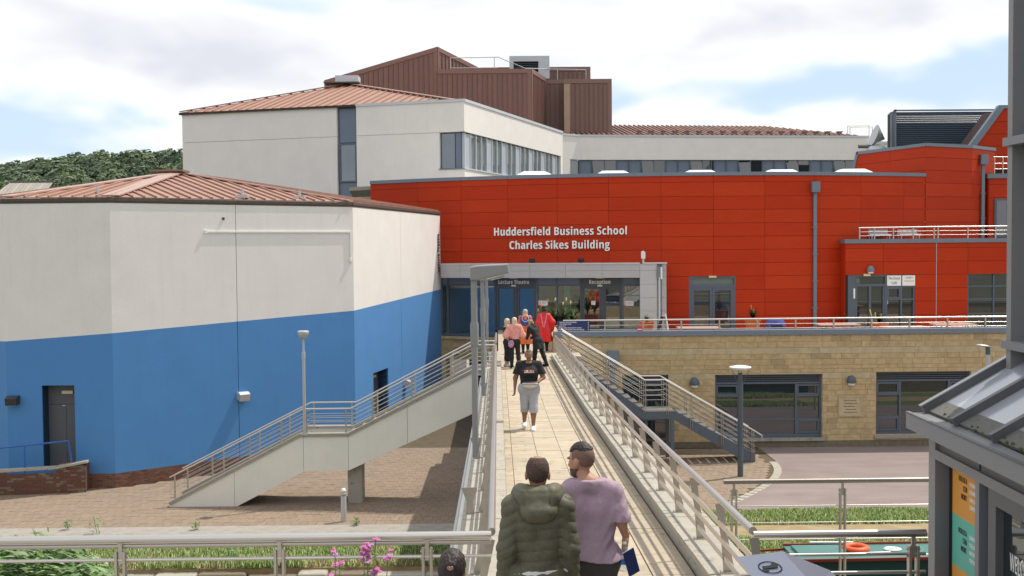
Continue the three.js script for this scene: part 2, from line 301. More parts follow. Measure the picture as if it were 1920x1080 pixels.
// ================================================================ octagonal blue and white lecture building
const lect = thing('lecture_building', 'windowless faceted building, white render above and blue below, with a low hipped roof', 'building');
{
  const E0 = [-22.5, 45.6], E = [-16.85, 39.37], A = [-13.16, 39.21], B = [-5.67, 45.25], C = [-2.93, 59.0];
  const FE = frame(...E0, ...E), F1 = frame(...E, ...A), F2 = frame(...A, ...B), F3 = frame(...B, ...C), TOP = 9.76;
  const faces = [
    { F: FE, cuts: [0, FE.len], paint: [4.7, 5.06], holes: [] },
    { F: F1, cuts: [0, F1.len], paint: [5.06, 5.32], holes: [[1.21, 2.34, 0.62, 3.54]] },
    { F: F2, cuts: [0, 4.63, F2.len], paint: [5.32, 5.68], holes: [] },
    { F: F3, cuts: [0, 6.69, F3.len], paint: [5.68, 5.97], holes: [[2.39, 4.53, 0.5, 2.93]] },
  ];
  const g = 0.012;
  for (const f of faces) {
    const py = x => mix(f.paint[0], f.paint[1], x / f.F.len);
    part(lect, 'wall_core', poly(rect(0.1, f.F.len - 0.1, 0.0, 9.7), -0.75, -0.06, f.F, f.holes.map(h => rect(...h))), M.jointBlue);
    for (let i = 0; i + 1 < f.cuts.length; i++) {
      const a = f.cuts[i] + (i ? g : 0), b = f.cuts[i + 1] - (i + 2 < f.cuts.length ? g : 0);
      const hs = f.holes.filter(h => h[0] > a && h[1] < b).map(h => rect(...h));
      part(lect, 'white_wall_panel', poly([[a, py(a)], [b, py(b)], [b, TOP], [a, TOP]], -0.06, 0, f.F), M.white);
      part(lect, 'blue_wall_panel', poly([[a, 0.5], [b, 0.5], [b, py(b)], [a, py(a)]], -0.06, 0, f.F, hs), M.blue);
    }
    // recesses
    for (const h of f.holes) {
      part(lect, 'door_reveal', mg([bx(h[0] - 0.05, h[0], h[2], h[3], -0.5, -0.061, f.F), bx(h[1], h[1] + 0.05, h[2], h[3], -0.5, -0.061, f.F), bx(h[0], h[1], h[3], h[3] + 0.05, -0.5, -0.061, f.F)]), M.blue);
      const dr = part(lect, 'door', bx(h[0], h[1], h[2], h[3], -0.56, -0.48, f.F), M.frameD);
      const w = h[1] - h[0], dm = M.doorGrey || (M.doorGrey = mat(0.095, 0.105, 0.115, 0.55));
      const ly = h[2] + 2.2;
      part(dr, 'door_leaf', bx(h[0] + 0.03, h[0] + w * 0.56, h[2], ly, -0.48, -0.455, f.F), dm); part(dr, 'door_leaf', bx(h[0] + w * 0.56 + 0.012, h[1] - 0.03, h[2], ly, -0.48, -0.455, f.F), dm);
      part(dr, 'top_panel', bx(h[0] + 0.03, h[1] - 0.03, ly + 0.02, h[3], -0.48, -0.46, f.F), dm);
      part(dr, 'exit_light', rbx(h[0] + w * 0.45, h[0] + w * 0.8, h[3] - 0.35, h[3] - 0.23, -0.46, -0.40, 0.02, f.F), M.lightPanel);
      part(dr, 'door_closer', bx(h[0] + w * 0.45, h[0] + w * 0.56, ly - 0.05, ly - 0.02, -0.455, -0.43, f.F), M.galv);
    }
    part(lect, 'gutter', mg([bx(-0.01, f.F.len + 0.01, TOP, TOP + 0.07, -0.3, 0.012, f.F), bx(-0.03, f.F.len + 0.03, TOP + 0.07, TOP + 0.17, -0.3, 0.035, f.F)]), M.eave);
  }
  // brick plinth, brick by brick
  const list = [];
  for (const [F, x0, x1, near] of [[FE, FE.len - 1, FE.len, 0], [F1, 0, F1.len, 0], [F2, 0, F2.len, 2]]) {
    part(lect, 'plinth_mortar', bx(x0, x1, -0.2, 0.5, -0.06, -0.014, F), M.brickMortar);
    for (let r = 0; r < 7; r++) for (let x = x0 + (r % 2 ? -0.11 : 0); x < x1; x += 0.225) { const a = Math.max(x, x0), b = Math.min(x + 0.213, x1); if (b - a < 0.03) continue; list.push({ g: bx(a, b, r * 0.071, r * 0.071 + 0.062, -0.05, rr(-0.006, 0), F), m: pick(M.brick), s: near ? 10 - x : x - 11 + (F === F1 ? 20 : 0) }); }
  }
  pieces(lect, 'brick', list);
  // roof: standing seam metal, one strip at a time
  const apex = P(-13.0, 11.22, 47);
  roofPlane(lect, P(-22.55, TOP + 0.18, 45.6), P(-16.87, TOP + 0.18, 39.36), [apex], 0.41, M.roof);
  roofPlane(lect, P(-16.87, TOP + 0.18, 39.36), P(-13.16, TOP + 0.18, 39.2), [apex], 0.41, M.roof);
  roofPlane(lect, P(-13.16, TOP + 0.18, 39.2), P(-5.66, TOP + 0.18, 45.24), [apex], 0.41, M.roof);
  roofPlane(lect, P(-5.66, TOP + 0.18, 45.24), P(-2.92, TOP + 0.18, 59.0), [apex, P(-12.4, 11.22, 54)], 0.41, M.roof);
  for (const [a, b] of [[P(-13.16, TOP + 0.25, 39.3), apex], [P(-5.75, TOP + 0.25, 45.3), apex], [P(-16.8, TOP + 0.25, 39.45), apex]]) part(lect, 'hip_cap', bar(a, b.clone().add(P(0, 0.08, 0)), 0.62, 0.05), M.roofCap);
  part(lect, 'roof_cap', W(-13.9, -12.6, 11.28, 11.36, 46.3, 47.4), M.brownTrim);
  for (const [x, d, y] of [[-13.9, 40.2, 10.05], [-7.6, 44.4, 10.1], [-9.4, 42.6, 10.08]]) { const v = part(lect, 'roof_vent', mg([W(x - 0.22, x + 0.22, y - 0.05, y + 0.06, d - 0.2, d + 0.2), cyl(P(x, y, d), P(x, y + 0.28, d), 0.05)]), M.galv); }
  // white conduit
  part(lect, 'conduit', mg([bx(3.46, 9.5, 8.75, 8.80, 0.0, 0.05, F2), bx(9.46, 9.51, 7.7, 8.75, 0.0, 0.05, F2), bx(3.4, 3.5, 8.72, 8.83, 0, 0.07, F2), bx(9.43, 9.54, 7.6, 7.72, 0, 0.08, F2)]), M.paint);
  part(lect, 'wall_vent', bx(4.1, 4.18, 9.22, 9.3, 0, 0.05, F2), M.dark);
  // raised lettering down the far corner
  { const t = text('Lecture Theatre', 0.25, 0.05), w = t.boundingBox.max.x; t.scale(1.95 / w, 1, 1).rotateZ(Math.PI / 2).translate(13.62, 6.87, 0.02).applyMatrix4(F3); const l = part(lect, 'lettering', t, M.poleBlue); l.userData.label = 'vertical grey lettering reading Lecture Theatre'; }
  // wall lights on the facade: each a thing
  const wl = (F, x, y, label, pale) => {
    const t = thing('wall_light', label, 'wall light', 'box lights on the blue wall');
    part(t, 'housing', poly([[-0.16, -0.1], [0.1, -0.16], [0.14, 0.08], [0, 0.16], [-0.16, 0.16]].map(([a, b]) => [a, b]), -0.2, 0.2, new THREE.Matrix4().copy(F).multiply(new THREE.Matrix4().makeTranslation(x, y, 0.16)).multiply(new THREE.Matrix4().makeRotationY(-Math.PI / 2))), pale ? M.galv : M.dark);
    part(t, 'lens', bx(x - 0.15, x + 0.15, y - 0.17, y - 0.12, 0.05, 0.24, F), M.lampWhite);
    const p = new THREE.Vector3(x, y, 0).applyMatrix4(F); rebase(t, [p.x, p.y, -p.z]);
  };
  wl(F1, 0.25, 3.04, 'dark box light on the blue wall left of the recessed grey door', 0);
  wl(F2, 4.75, 2.74, 'pale box light on the blue wall casting a long slanting shadow', 1);
  wl(F3, 7.1, 1.94, 'box light low on the sunlit pale blue wall behind the stairs', 1);
  rebase(lect, [-9, 0, 44]);
}
function roofPlane(parent, eL, eR, tops, sp, mats, rib = 0.06, ribW = 0.055) { // strips run up the slope from the eave
  const X = eR.clone().sub(eL), len = X.length(); X.normalize();
  const toT = tops[0].clone().sub(eL), Yv = toT.clone().sub(X.clone().multiplyScalar(toT.dot(X))).normalize(), Z = new THREE.Vector3().crossVectors(X, Yv);
  const Mx = new THREE.Matrix4().makeBasis(X, Yv, Z).setPosition(eL);
  const pl = [[0, 0], ...tops.map(t => { const r = t.clone().sub(eL); return [r.dot(X), r.dot(Yv)]; }), [len, 0]];
  const top = x => { for (let i = 0; i + 1 < pl.length; i++) { const [a, b] = [pl[i], pl[i + 1]]; if (x >= a[0] - 1e-6 && x <= b[0] + 1e-6 && b[0] > a[0]) return mix(a[1], b[1], (x - a[0]) / (b[0] - a[0])); } return 0; };
  const n = Math.round(len / sp), w = len / n;
  for (let i = 0; i < n; i++) {
    const a = i * w + 0.004, b = (i + 1) * w - 0.004, pts = [[a, 0], [b, 0], [b, top(b)]];
    for (const p of pl) if (p[0] > a && p[0] < b && p[1] > 0.01) pts.push(p);
    pts.push([a, top(a)]);
    const gs = []; if (Math.max(top(a), top(b)) < 0.05) continue;
    const pp = pts.filter((p, k) => k === 0 || Math.hypot(p[0] - pts[k - 1][0], p[1] - pts[k - 1][1]) > 1e-3);
    gs.push(poly(pp, 0, 0.03, Mx)); if (top(b) > 0.1) gs.push(poly([[b - ribW, 0], [b, 0], [b, top(b)], [b - ribW, top(b - ribW)]], 0.03, 0.03 + rib, Mx));
    part(parent, 'roof_strip', mg(gs), mats[i % mats.length]);
  }
}
{ // ramp wall with blue handrail beside the recessed door
  const t = thing('ramp_wall', 'low dark brick ramp wall with pale coping beside the blue building', 'wall');
  const F = frame(-20, 37.75, -14.88, 38.45), Fr = frame(-14.88, 38.45, -13.95, 38.6);
  part(t, 'wall', mg([bx(0, F.len, 0, 0.62, -0.25, 0, F)]), M.stoneDirty);
  const bl = []; for (const [f, L, hh] of [[F, F.len, 0.78], [Fr, Fr.len, 0.95]]) for (let r = 0; r * 0.071 < hh - 0.08; r++) for (let x = (r % 2) * -0.11; x < L; x += 0.225) { const a = Math.max(0, x), b = Math.min(L, x + 0.213); if (b - a > 0.04 && (x > 0.8 || f === Fr)) bl.push({ g: bx(a, b, r * 0.071, r * 0.071 + 0.062, 0, rr(0.008, 0.016), f), m: pick([M.brick[0], M.brick[2], M.brick[2], M.stoneDirty]), s: r }); }
  pieces(t, 'brick', bl, 290);
  part(t, 'return_wall', bx(0, Fr.len, 0, 0.9, -0.9, 0, Fr), M.brick[2]);
  part(t, 'coping', bar(P(-20, 0.72, 37.87), P(-14.88, 0.86, 38.57), 0.34, 0.07), M.kerb); part(t, 'coping', bar(P(-14.88, 0.87, 38.55), P(-13.9, 1.03, 38.72), 0.36, 0.07), M.kerb);
  rebase(t, [-16, 0, 38.3]);
  const h = thing('ramp_handrail', 'bright blue tubular handrail in front of the recessed grey door', 'handrail');
  part(h, 'rail', mg([cyl(P(-20, 1.3, 38.05), P(-14.55, 1.72, 38.72), 0.03), cyl(P(-14.55, 1.72, 38.72), P(-14.45, 1.0, 38.72), 0.03)]), M.bluePaint);
  for (const x of [-19, -17.1, -15.95]) part(h, 'post', cyl(P(x, 0.7, 38.15 + (x + 19) * 0.12), P(x, 1.3 + (x + 20) * 0.077, 38.15 + (x + 19) * 0.12), 0.027), M.bluePaint);
  rebase(h, [-16, 0.7, 38.4]);
}
// ================================================================ footbridge
const deckY = d => d < 25.3 ? 5.285 - 0.036 * d : 4.374 - 0.023 * (d - 25.3);
function drape(g) { const p = g.attributes.position; for (let i = 0; i < p.count; i++) p.setY(i, p.getY(i) + deckY(-p.getZ(i))); g.computeVertexNormals(); return g; }
const bridge = thing('footbridge', 'long pedestrian bridge paved with buff slabs, leading to the red building', 'footbridge');
{
  for (const [d0, d1] of [[7, 16], [16, 25.3], [25.3, 35], [35, 44]]) part(bridge, 'deck', drape(W(-0.42, 2.44, -0.45, -0.03, d0, d1)), M.slabJoint);
  part(bridge, 'far_landing', W(-0.2, 3.2, 3.3, 3.93, 43.8, 46.2), M.slab[0]);
  const list = [], cols = [[0.1, 0.22], [0.228, 0.656], [0.664, 1.091], [1.099, 1.524], [1.54, 1.95]];
  for (let d = 7; d < 43.8; d += 0.44) for (const [a, b] of cols) list.push({ g: drape(W(a, b, -0.07, rr(-0.002, 0.002), d, d + 0.433)), m: b === 1.95 ? pick([M.slab[3], M.slab[3], M.slab[1]]) : pick(M.slab), s: -d });  // right column: shade along that side put into darker slab colours
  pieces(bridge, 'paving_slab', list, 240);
  // upstands with coping stones both sides
  for (const [a, b, post] of [[-0.44, 0.09, -0.2], [1.955, 2.44, 2.16]]) {
    for (let d = 7, i = 0; d < 43.4; d += 0.9, i++) {
      if (a < 0 && d > 36.0 && d < 37.4) continue;
      if (a > 0 && d > 41.2 && d < 43) continue;
      const e = Math.min(d + 0.9, 43.6);
      part(bridge, 'upstand_block', drape(W(a + 0.03, b - 0.025, -0.3, 0.14, d + 0.003, e - 0.003)), M.kerb);
      part(bridge, 'coping_stone', drape(W(a, b, 0.14, 0.2 + rr(-0.003, 0.003), d + 0.005, e - 0.005)), M.kerb);
    }
    const lean = a < 0 ? 0.13 : -0.1, ends = a < 0 ? [[9.3, 35.9], [38.0, 43.5]] : [[9.22, 41.2]];
    for (const [d0, d1] of ends) {
      const rl = new THREE.Group(); rl.name = 'railing'; bridge.add(rl);
      const n = Math.round((d1 - d0) / 1.45);
      const at = (d, h) => P(post + lean * h / 0.7, deckY(d) + 0.2 + h, d);
      for (let i = 0; i <= n; i++) {
        const d = mix(d0, d1, i / n);
        const F = new THREE.Matrix4().makeBasis(new THREE.Vector3(lean / 0.7, 1, 0).normalize().cross(new THREE.Vector3(0, 0, 1)), new THREE.Vector3(lean / 0.7, 1, 0).normalize(), new THREE.Vector3(0, 0, 1)).setPosition(at(d, 0));
        part(rl, 'post', poly([[-0.055, 0], [0.055, 0], [0.03, 0.35], [0.04, 0.66], [-0.04, 0.66], [-0.03, 0.35]], -0.008, 0.008, F), M.steelDull);
        part(rl, 'base_plate', W(post - 0.08, post + 0.08, deckY(d) + 0.2, deckY(d) + 0.212, d - 0.06, d + 0.06), M.steelDull);
      }
      const seg = d0 < 25.3 && d1 > 25.3 ? [d0, 25.3, d1] : [d0, d1];
      for (let k = 0; k + 1 < seg.length; k++) {
        part(rl, 'handrail', cyl(at(seg[k], 0.71), at(seg[k + 1], 0.71), 0.034, 12), M.steel);
        for (const h of [0.14, 0.31, 0.48]) part(rl, 'flat_bar', bar(at(seg[k], h).add(P(a < 0 ? 0.03 : -0.03, 0, 0)), at(seg[k + 1], h).add(P(a < 0 ? 0.03 : -0.03, 0, 0)), 0.012, 0.055), M.steel);
      }
    }
  }
  // outer face panels and lower pipe on the left flank
  for (let d = 9.6; d < 36; d += 2.2) part(bridge, 'fascia_panel', drape(W(-0.5, -0.445, -0.62, 0.1, d, Math.min(d + 2.18, 36))), M.cream);
  for (let d = 9.6; d < 41; d += 2.2) part(bridge, 'fascia_panel', drape(W(2.445, 2.5, -0.62, 0.1, d, Math.min(d + 2.18, 41.2))), M.cream);
  part(bridge, 'edge_beam', drape(W(0.2, 0.6, -1.0, -0.45, 9.6, 25.3)), M.concrete); part(bridge, 'edge_beam', drape(W(1.4, 1.8, -1.0, -0.45, 9.6, 25.3)), M.concrete);
  part(bridge, 'edge_beam', drape(W(0.2, 0.6, -1.0, -0.45, 25.3, 44)), M.concrete); part(bridge, 'edge_beam', drape(W(1.4, 1.8, -1.0, -0.45, 25.3, 44)), M.concrete);
  for (const d of [28.2, 41]) part(bridge, 'pier', W(0.55, 1.45, -1.5, deckY(d) - 0.45, d, d + 0.6), M.concrete);
  part(bridge, 'service_pipe', mg([cyl(P(-0.55, deckY(10) - 0.1, 10), P(-0.55, deckY(25.3) - 0.1, 25.3), 0.03), cyl(P(-0.55, deckY(25.3) - 0.1, 25.3), P(-0.55, deckY(36) - 0.1, 36), 0.03)]), M.galv);
  // steel bracket plates that hold the lamp posts
  for (const d of [13.6, 18.1, 28.1]) part(bridge, 'bracket_plate', mg([poly([[-0.08, -0.5], [0.06, -0.5], [0.02, -0.15], [0.08, 0.02], [-0.12, 0.02], [-0.05, -0.15]], -0.006, 0.006, new THREE.Matrix4().makeTranslation(-0.34, deckY(d) + 0.5, -d))]), M.steelDull);
  rebase(bridge, [1, 4, 25]);
}
// lamp posts standing along the outside of the left railing
{
  const lab = [[18, 'nearest tall grey lamp post on the bridge edge, its wing-shaped head in full view'], [28, 'second grey lamp post along the bridge, its head hidden behind the first'], [38.6, 'third thinnest grey lamp post at the far end of the bridge railing']];
  let proto;
  for (const [d, l] of lab) {
    if (proto) { copy(proto, l, [-0.37, deckY(d) - 0.85, d]); continue; }
    const t = proto = thing('lamp_post', l, 'lamp post', 'lamp posts along the bridge', [-0.37, deckY(d) - 0.85, d]);
    part(t, 'pole', cyl(new THREE.Vector3(0, -0.1, 0), new THREE.Vector3(0, 2.85, 0), 0.05, 16), M.pole);
    part(t, 'collar', new THREE.LatheGeometry([[0.05, 2.83], [0.066, 2.86], [0.068, 3.18], [0.052, 3.22]].map(p => new THREE.Vector2(...p)), 18), M.pole);
    part(t, 'upper_pole', cyl(new THREE.Vector3(0, 3.2, 0), new THREE.Vector3(0, 4.0, 0), 0.049, 16), M.pole);
    const s = new THREE.Shape(); s.moveTo(-0.03, 3.89); s.quadraticCurveTo(0.06, 3.89, 0.14, 3.915); s.lineTo(0.53, 4.0); s.lineTo(0.515, 4.1); s.lineTo(0.1, 4.08); s.quadraticCurveTo(-0.01, 4.075, -0.03, 4.06); s.closePath();
    const hg = new THREE.ExtrudeGeometry(s, { depth: 0.09, bevelEnabled: true, bevelSize: 0.028, bevelThickness: 0.045, bevelSegments: 5 }).translate(0, 0, -0.045);
    part(t, 'lamp_head', hg, M.pole);
    part(t, 'lens', poly([[0.2, 3.882], [0.5, 3.955], [0.5, 3.975], [0.2, 3.902]], -0.05, 0.05), M.lampWhite);
    part(t, 'clamp_ring', new THREE.TorusGeometry(0.1, 0.016, 6, 18).rotateX(Math.PI / 2).translate(0.05, 0.75, 0), M.steelDull);
    part(t, 'clamp_ring', new THREE.TorusGeometry(0.1, 0.016, 6, 18).rotateX(Math.PI / 2).translate(0.05, 1.05, 0), M.steelDull);
  }
}
// ================================================================ white staircase on the left of the bridge
function lin(pts, x) { for (let i = 0; i + 1 < pts.length; i++) if (x <= pts[i + 1][0]) return mix(pts[i][1], pts[i + 1][1], clamp((x - pts[i][0]) / (pts[i + 1][0] - pts[i][0]))); return pts[pts.length - 1][1]; }
{
  const t = thing('staircase', 'cream panelled staircase with a landing and steel railings, rising from the paving to the bridge', 'staircase');
  const top = [[-10.46, 0.06], [-6.31, 2.2], [-4.79, 2.2], [-0.83, 4.18], [-0.5, 4.18]], bot = [[-10.46, 0], [-8.32, 0], [-6.16, 1.11], [-4.76, 1.11], [-0.85, 2.87], [-0.5, 2.87]];
  const br = [-10.46, -8.32, -6.31, -6.16, -5.5, -4.79, -4.76, -2.8, -0.83, -0.5], cuts = [-10.46, -8.4, -6.2, -4.78, -2.9, -0.5];
  for (const [d0, d1] of [[36.2, 36.36], [37.7, 37.86]]) for (let i = 0; i + 1 < cuts.length; i++) {
    const a = cuts[i] + 0.005, b = cuts[i + 1] - 0.005, xs = [a, ...br.filter(x => x > a + 0.01 && x < b - 0.01), b];
    part(t, 'side_panel', poly([...xs.map(x => [x, lin(bot, x)]), ...xs.slice().reverse().map(x => [x, lin(top, x)])], -d1, -d0), M.cream);
  }
  for (const d of [36.28, 37.78]) for (let i = 0; i < 4; i++) { const a = top[i], b = top[i + 1]; part(t, 'coping', bar(P(a[0], a[1] + 0.05, d), P(b[0], b[1] + 0.05, d), 0.26, 0.09), M.concrete); }
  for (let i = 0; i < 12; i++) { const x = mix(-10.1, -6.31, i / 12); part(t, 'step', W(x, x + 0.34, Math.max(0, 0.17 * i - 0.25), 0.17 * (i + 1), 36.36, 37.7), M.concrete); }
  part(t, 'landing', W(-6.31, -4.79, 1.5, 2.06, 36.36, 37.7), M.concrete);
  for (let i = 0; i < 11; i++) { const x = mix(-4.79, -0.83, i / 11); part(t, 'step', W(x, x + 0.38, 2.06 + 0.175 * i - 0.4, 2.06 + 0.175 * (i + 1), 36.36, 37.7), M.concrete); }
  part(t, 'landing', W(-0.83, 0.09, 3.4, 4.09, 36.2, 37.86), M.slab[3]);
  part(t, 'column', W(-4.85, -4.4, -0.05, 1.3, 36.5, 37.3), M.concrete);
  for (const [d, off] of [[36.28, 0], [37.78, 0.02]]) {
    const rl = new THREE.Group(); rl.name = 'railing'; t.add(rl);
    const pts = [[-10.46, 0.06], [-6.2, 2.2], [-4.7, 2.2], [-0.83, 4.18], [-0.1, 4.18]];
    for (const h of [0.82, 0.17, 0.31, 0.45, 0.59]) for (let i = 0; i < 4; i++) part(rl, h > 0.8 ? 'handrail' : 'cable', cyl(P(pts[i][0], pts[i][1] + 0.05 + h, d), P(pts[i + 1][0], pts[i + 1][1] + 0.05 + h, d), h > 0.8 ? 0.026 : 0.008, h > 0.8 ? 10 : 5), M.steel);
    for (const x of [-10.3, -9.1, -7.9, -6.9, -6.1, -4.85, -4.0, -2.75, -1.5, -0.4]) part(rl, 'post', W(x - 0.025, x + 0.025, lin(pts, x) + 0.05, lin(pts, x) + 0.87, d - 0.012, d + 0.012), M.steelDull);
  }
  rebase(t, [-5, 0, 37]);
  const l = thing('stair_lamp', 'slim grey lamp post with a drum head standing on the staircase landing', 'lamp post', undefined, [-6.15, 2.25, 36.2]);
  part(l, 'pole', cyl(new THREE.Vector3(0, 0, 0), new THREE.Vector3(0, 2.5, 0), 0.05, 12), M.galv); part(l, 'upper_pole', cyl(new THREE.Vector3(0, 2.45, 0), new THREE.Vector3(0, 3.1, 0), 0.036, 12), M.galv); part(l, 'collar', cyl(new THREE.Vector3(0, 2.42, 0), new THREE.Vector3(0, 2.64, 0), 0.06, 12), M.galv);
  part(l, 'lamp_head', new THREE.LatheGeometry([[0, 3.06], [0.13, 3.08], [0.175, 3.22], [0.18, 3.29], [0.16, 3.31], [0, 3.315]].map(p => new THREE.Vector2(...p)), 20), M.aluPale);
  part(l, 'base_plate', bx(-0.09, 0.09, 0, 0.03, -0.09, 0.09), M.galv);
  const b = thing('bollard', 'round topped grey bollard standing on the paving beyond the canal', 'bollard', undefined, [-4.65, 0, 34]);
  part(b, 'post', new THREE.LatheGeometry([[0, 0.0], [0.082, 0.0], [0.082, 0.78], [0, 0.78]].map(p => new THREE.Vector2(...p)), 18), M.aluPale);
  part(b, 'reflective_band', new THREE.LatheGeometry([[0, 0.8], [0.078, 0.8], [0.078, 0.88], [0, 0.88]].map(p => new THREE.Vector2(...p)), 18), M.galv);
  part(b, 'cap', new THREE.LatheGeometry([[0, 0.89], [0.082, 0.89], [0.08, 0.94], [0.05, 1.0], [0, 1.015]].map(p => new THREE.Vector2(...p)), 18), M.lampWhite);
}
// ================================================================ stone base storey with terrace
const FL = 3.9, SD = 45.6;                                      // terrace floor, distance of the stone front
const stone = thing('stone_building', 'coursed sandstone ground storey below the terrace, with wide dark windows', 'building');
const FS = frame(2.2, SD, 21.5, SD);                            // local x = world x - 2.2
const opens = [[2.75, 4.6, 0, 2.97], [6.47, 10.78, 0.4, 2.95], [12.94, 16.76, 0.46, 3.0]];
{
  part(stone, 'mortar_wall', poly(rect(0, FS.len, 0, 4.54), -0.5, -0.02, FS, opens.map(o => rect(o[0], o[1], Math.max(o[2], 0.001), o[3]))), M.mortar);
  part(stone, 'side_wall', W(2.2, 2.6, 0, 4.5, SD + 0.5, 55.5), M.stone[1]);
  const cs = [0.26, 0.24, 0.23, 0.235, 0.2, 0.24, 0.23, 0.22, 0.24, 0.2, 0.23, 0.235, 0.245, 0.16, 0.155, 0.24, 0.21, 0.25, 0.24, 0.23]; const list = []; let y = 0;
  cs.forEach((h, r) => {
    const smooth = r === 17 || r === 12; let x = r % 2 ? -rr(0.1, 0.5) : 0; const y1 = Math.min(y + h, 4.54);
    while (x < FS.len) {
      const l = smooth ? rr(0.9, 1.5) : rr(0.34, 0.95); let spans = [[Math.max(x, 0), Math.min(x + l, FS.len)]];
      for (const o of opens) if (y1 > o[2] + 0.06 && y < o[3] - 0.06) spans = spans.flatMap(([a, b]) => b <= o[0] || a >= o[1] ? [[a, b]] : [[a, o[0]], [o[1], b]].filter(s => s[1] - s[0] > 0));
      for (const [a, b] of spans) if (b - a > 0.06) {
        const g = bx(a + 0.005, b - 0.005, y + 0.005, y1 - 0.005, -0.06, smooth ? 0 : rr(-0.004, 0.012), FS);
        list.push({ g, m: r === 0 ? M.stoneDirty : smooth ? pick(M.ashlar) : R() < 0.06 ? M.stone[5] : pick(M.stone.slice(0, 5)), s: (b - a) * h + (r > 6 ? 0.02 : 0) });
      }
      x += l;
    }
    y = y1;
  });
  pieces(stone, 'stone_block', list);
  for (const [a, b, y0] of opens.slice(1)) part(stone, 'window_sill', bx(a - 0.08, b + 0.08, y0 - 0.13, y0, -0.3, 0.09, FS), M.concrete);
  // windows: frame, vents, panes
  const win = ([x0, x1, y0, y1], cols, label) => {
    const w = part(stone, 'window', bx(x0, x1, y0, y1, -0.46, -0.40, FS), M.black); w.userData.label = label;
    const f = (a, b, c, d, z = -0.17) => part(w, 'window_frame', bx(a, b, c, d, -0.32, z, FS), M.frameB);
    f(x0, x1, y0, y0 + 0.12); f(x0, x0 + 0.08, y0 + 0.12, y1); f(x1 - 0.08, x1, y0 + 0.12, y1); f(x0 + 0.08, x1 - 0.08, y1 - 0.06, y1);
    for (let k = 0; k < 4; k++) part(w, 'vent_slat', bx(x0 + 0.08, x1 - 0.08, y1 - 0.13 - k * 0.08, y1 - 0.08 - k * 0.08, -0.3, -0.19, FS), M.frameD);
    const t0 = y0 + 0.12, t1 = y1 - 0.4; f(x0 + 0.08, x1 - 0.08, t1, t1 + 0.08);
    cols.forEach(([a, b, rows, casement], i) => {
      if (i) f(cols[i - 1][1], a, t0, t1);
      let yy = t0; rows.forEach((hh, k) => {
        const y2 = mix(t0, t1, hh), e = casement && k !== 1 ? 0.07 : 0.0;
        if (k < rows.length - 1) f(a, b, y2 - 0.03, y2 + 0.03, -0.19);
        if (e) { f(a, a + e, yy + 0.03, y2 - 0.03, -0.185); f(b - e, b, yy + 0.03, y2 - 0.03, -0.185); f(a + e, b - e, yy + 0.03, yy + 0.03 + e, -0.185); f(a + e, b - e, y2 - 0.03 - e, y2 - 0.03, -0.185); }
        part(w, 'pane', bx(a, b, yy, y2, -0.27, -0.255, FS), M.glass); yy = y2;
      });
    });
    return w;
  };
  win(opens[1], [[6.55, 7.42, [0.32, 0.76, 1], 1], [7.5, 9.72, [0.3, 1], 0], [9.8, 10.7, [0.3, 0.76, 1], 1]], 'wide dark window left of the stone plaque');
  win(opens[2], [[13.02, 13.92, [0.3, 0.74, 1], 1], [14.0, 15.9, [1], 0], [15.98, 16.68, [0.3, 0.74, 1], 1]], 'wide dark window right of the stone plaque');
  win(opens[0], [[2.83, 3.66, [0.42, 1], 0], [3.74, 4.52, [0.42, 1], 0]], 'tall dark glazed door behind the grey stairs');
  { // pale curtains inside the first window
    const w = stone.children.find(c => c.name === 'window');
    for (const [a, b] of [[6.6, 6.85], [10.3, 10.6]]) part(w, 'curtain', bx(a, b, 0.6, 2.5, -0.399, -0.36, FS), M.glassPale);
  }
  const pq = part(stone, 'plaque', bx(11.44, 12.35, 1.26, 2.04, 0.0, 0.035, FS), M.ashlar[0]);
  part(pq, 'plaque_border', mg([bx(11.42, 12.37, 2.0, 2.07, 0.012, 0.06, FS), bx(11.42, 12.37, 1.23, 1.29, 0.012, 0.06, FS), bx(11.41, 11.46, 1.29, 2.0, 0.012, 0.055, FS), bx(12.33, 12.38, 1.29, 2.0, 0.012, 0.055, FS)]), M.ashlar[1]);
  for (let k = 0; k < 5; k++) part(pq, 'inscription_line', bx(11.62 + (k % 2) * 0.06, 12.18 - (k % 3) * 0.05, 1.38 + k * 0.12, 1.41 + k * 0.12, 0.035, 0.038, FS), M.stoneDirty);
  for (let x = 0; x < FS.len - 0.2; x += 2.15) part(stone, 'terrace_coping', bx(x + 0.004, Math.min(x + 2.146, FS.len), 4.54, 4.73, -0.45, 0.08, FS), M.coping);
  part(stone, 'downpipe', mg([bx(2.14, 2.6, 3.42, 3.98, 0.0, 0.28, FS), bx(2.28, 2.44, 0, 3.42, 0.02, 0.17, FS)]), M.coping);
  part(stone, 'terrace_floor', mg([W(0.0, 24, 3.5, FL, SD + 0.46, 60), W(0, 3.2, 3.4, FL - 0.004, 45.9, 46.2)]), M.slab[3]);
  part(stone, 'inner_wall', W(0.0, 0.25, 0, 3.6, 46, 58.5), M.stone[1]);
  part(stone, 'parapet', bx(0.3, FS.len, FL, 4.54, -0.44, -0.3, FS), M.concrete);
  rebase(stone, [11, 0, SD]);
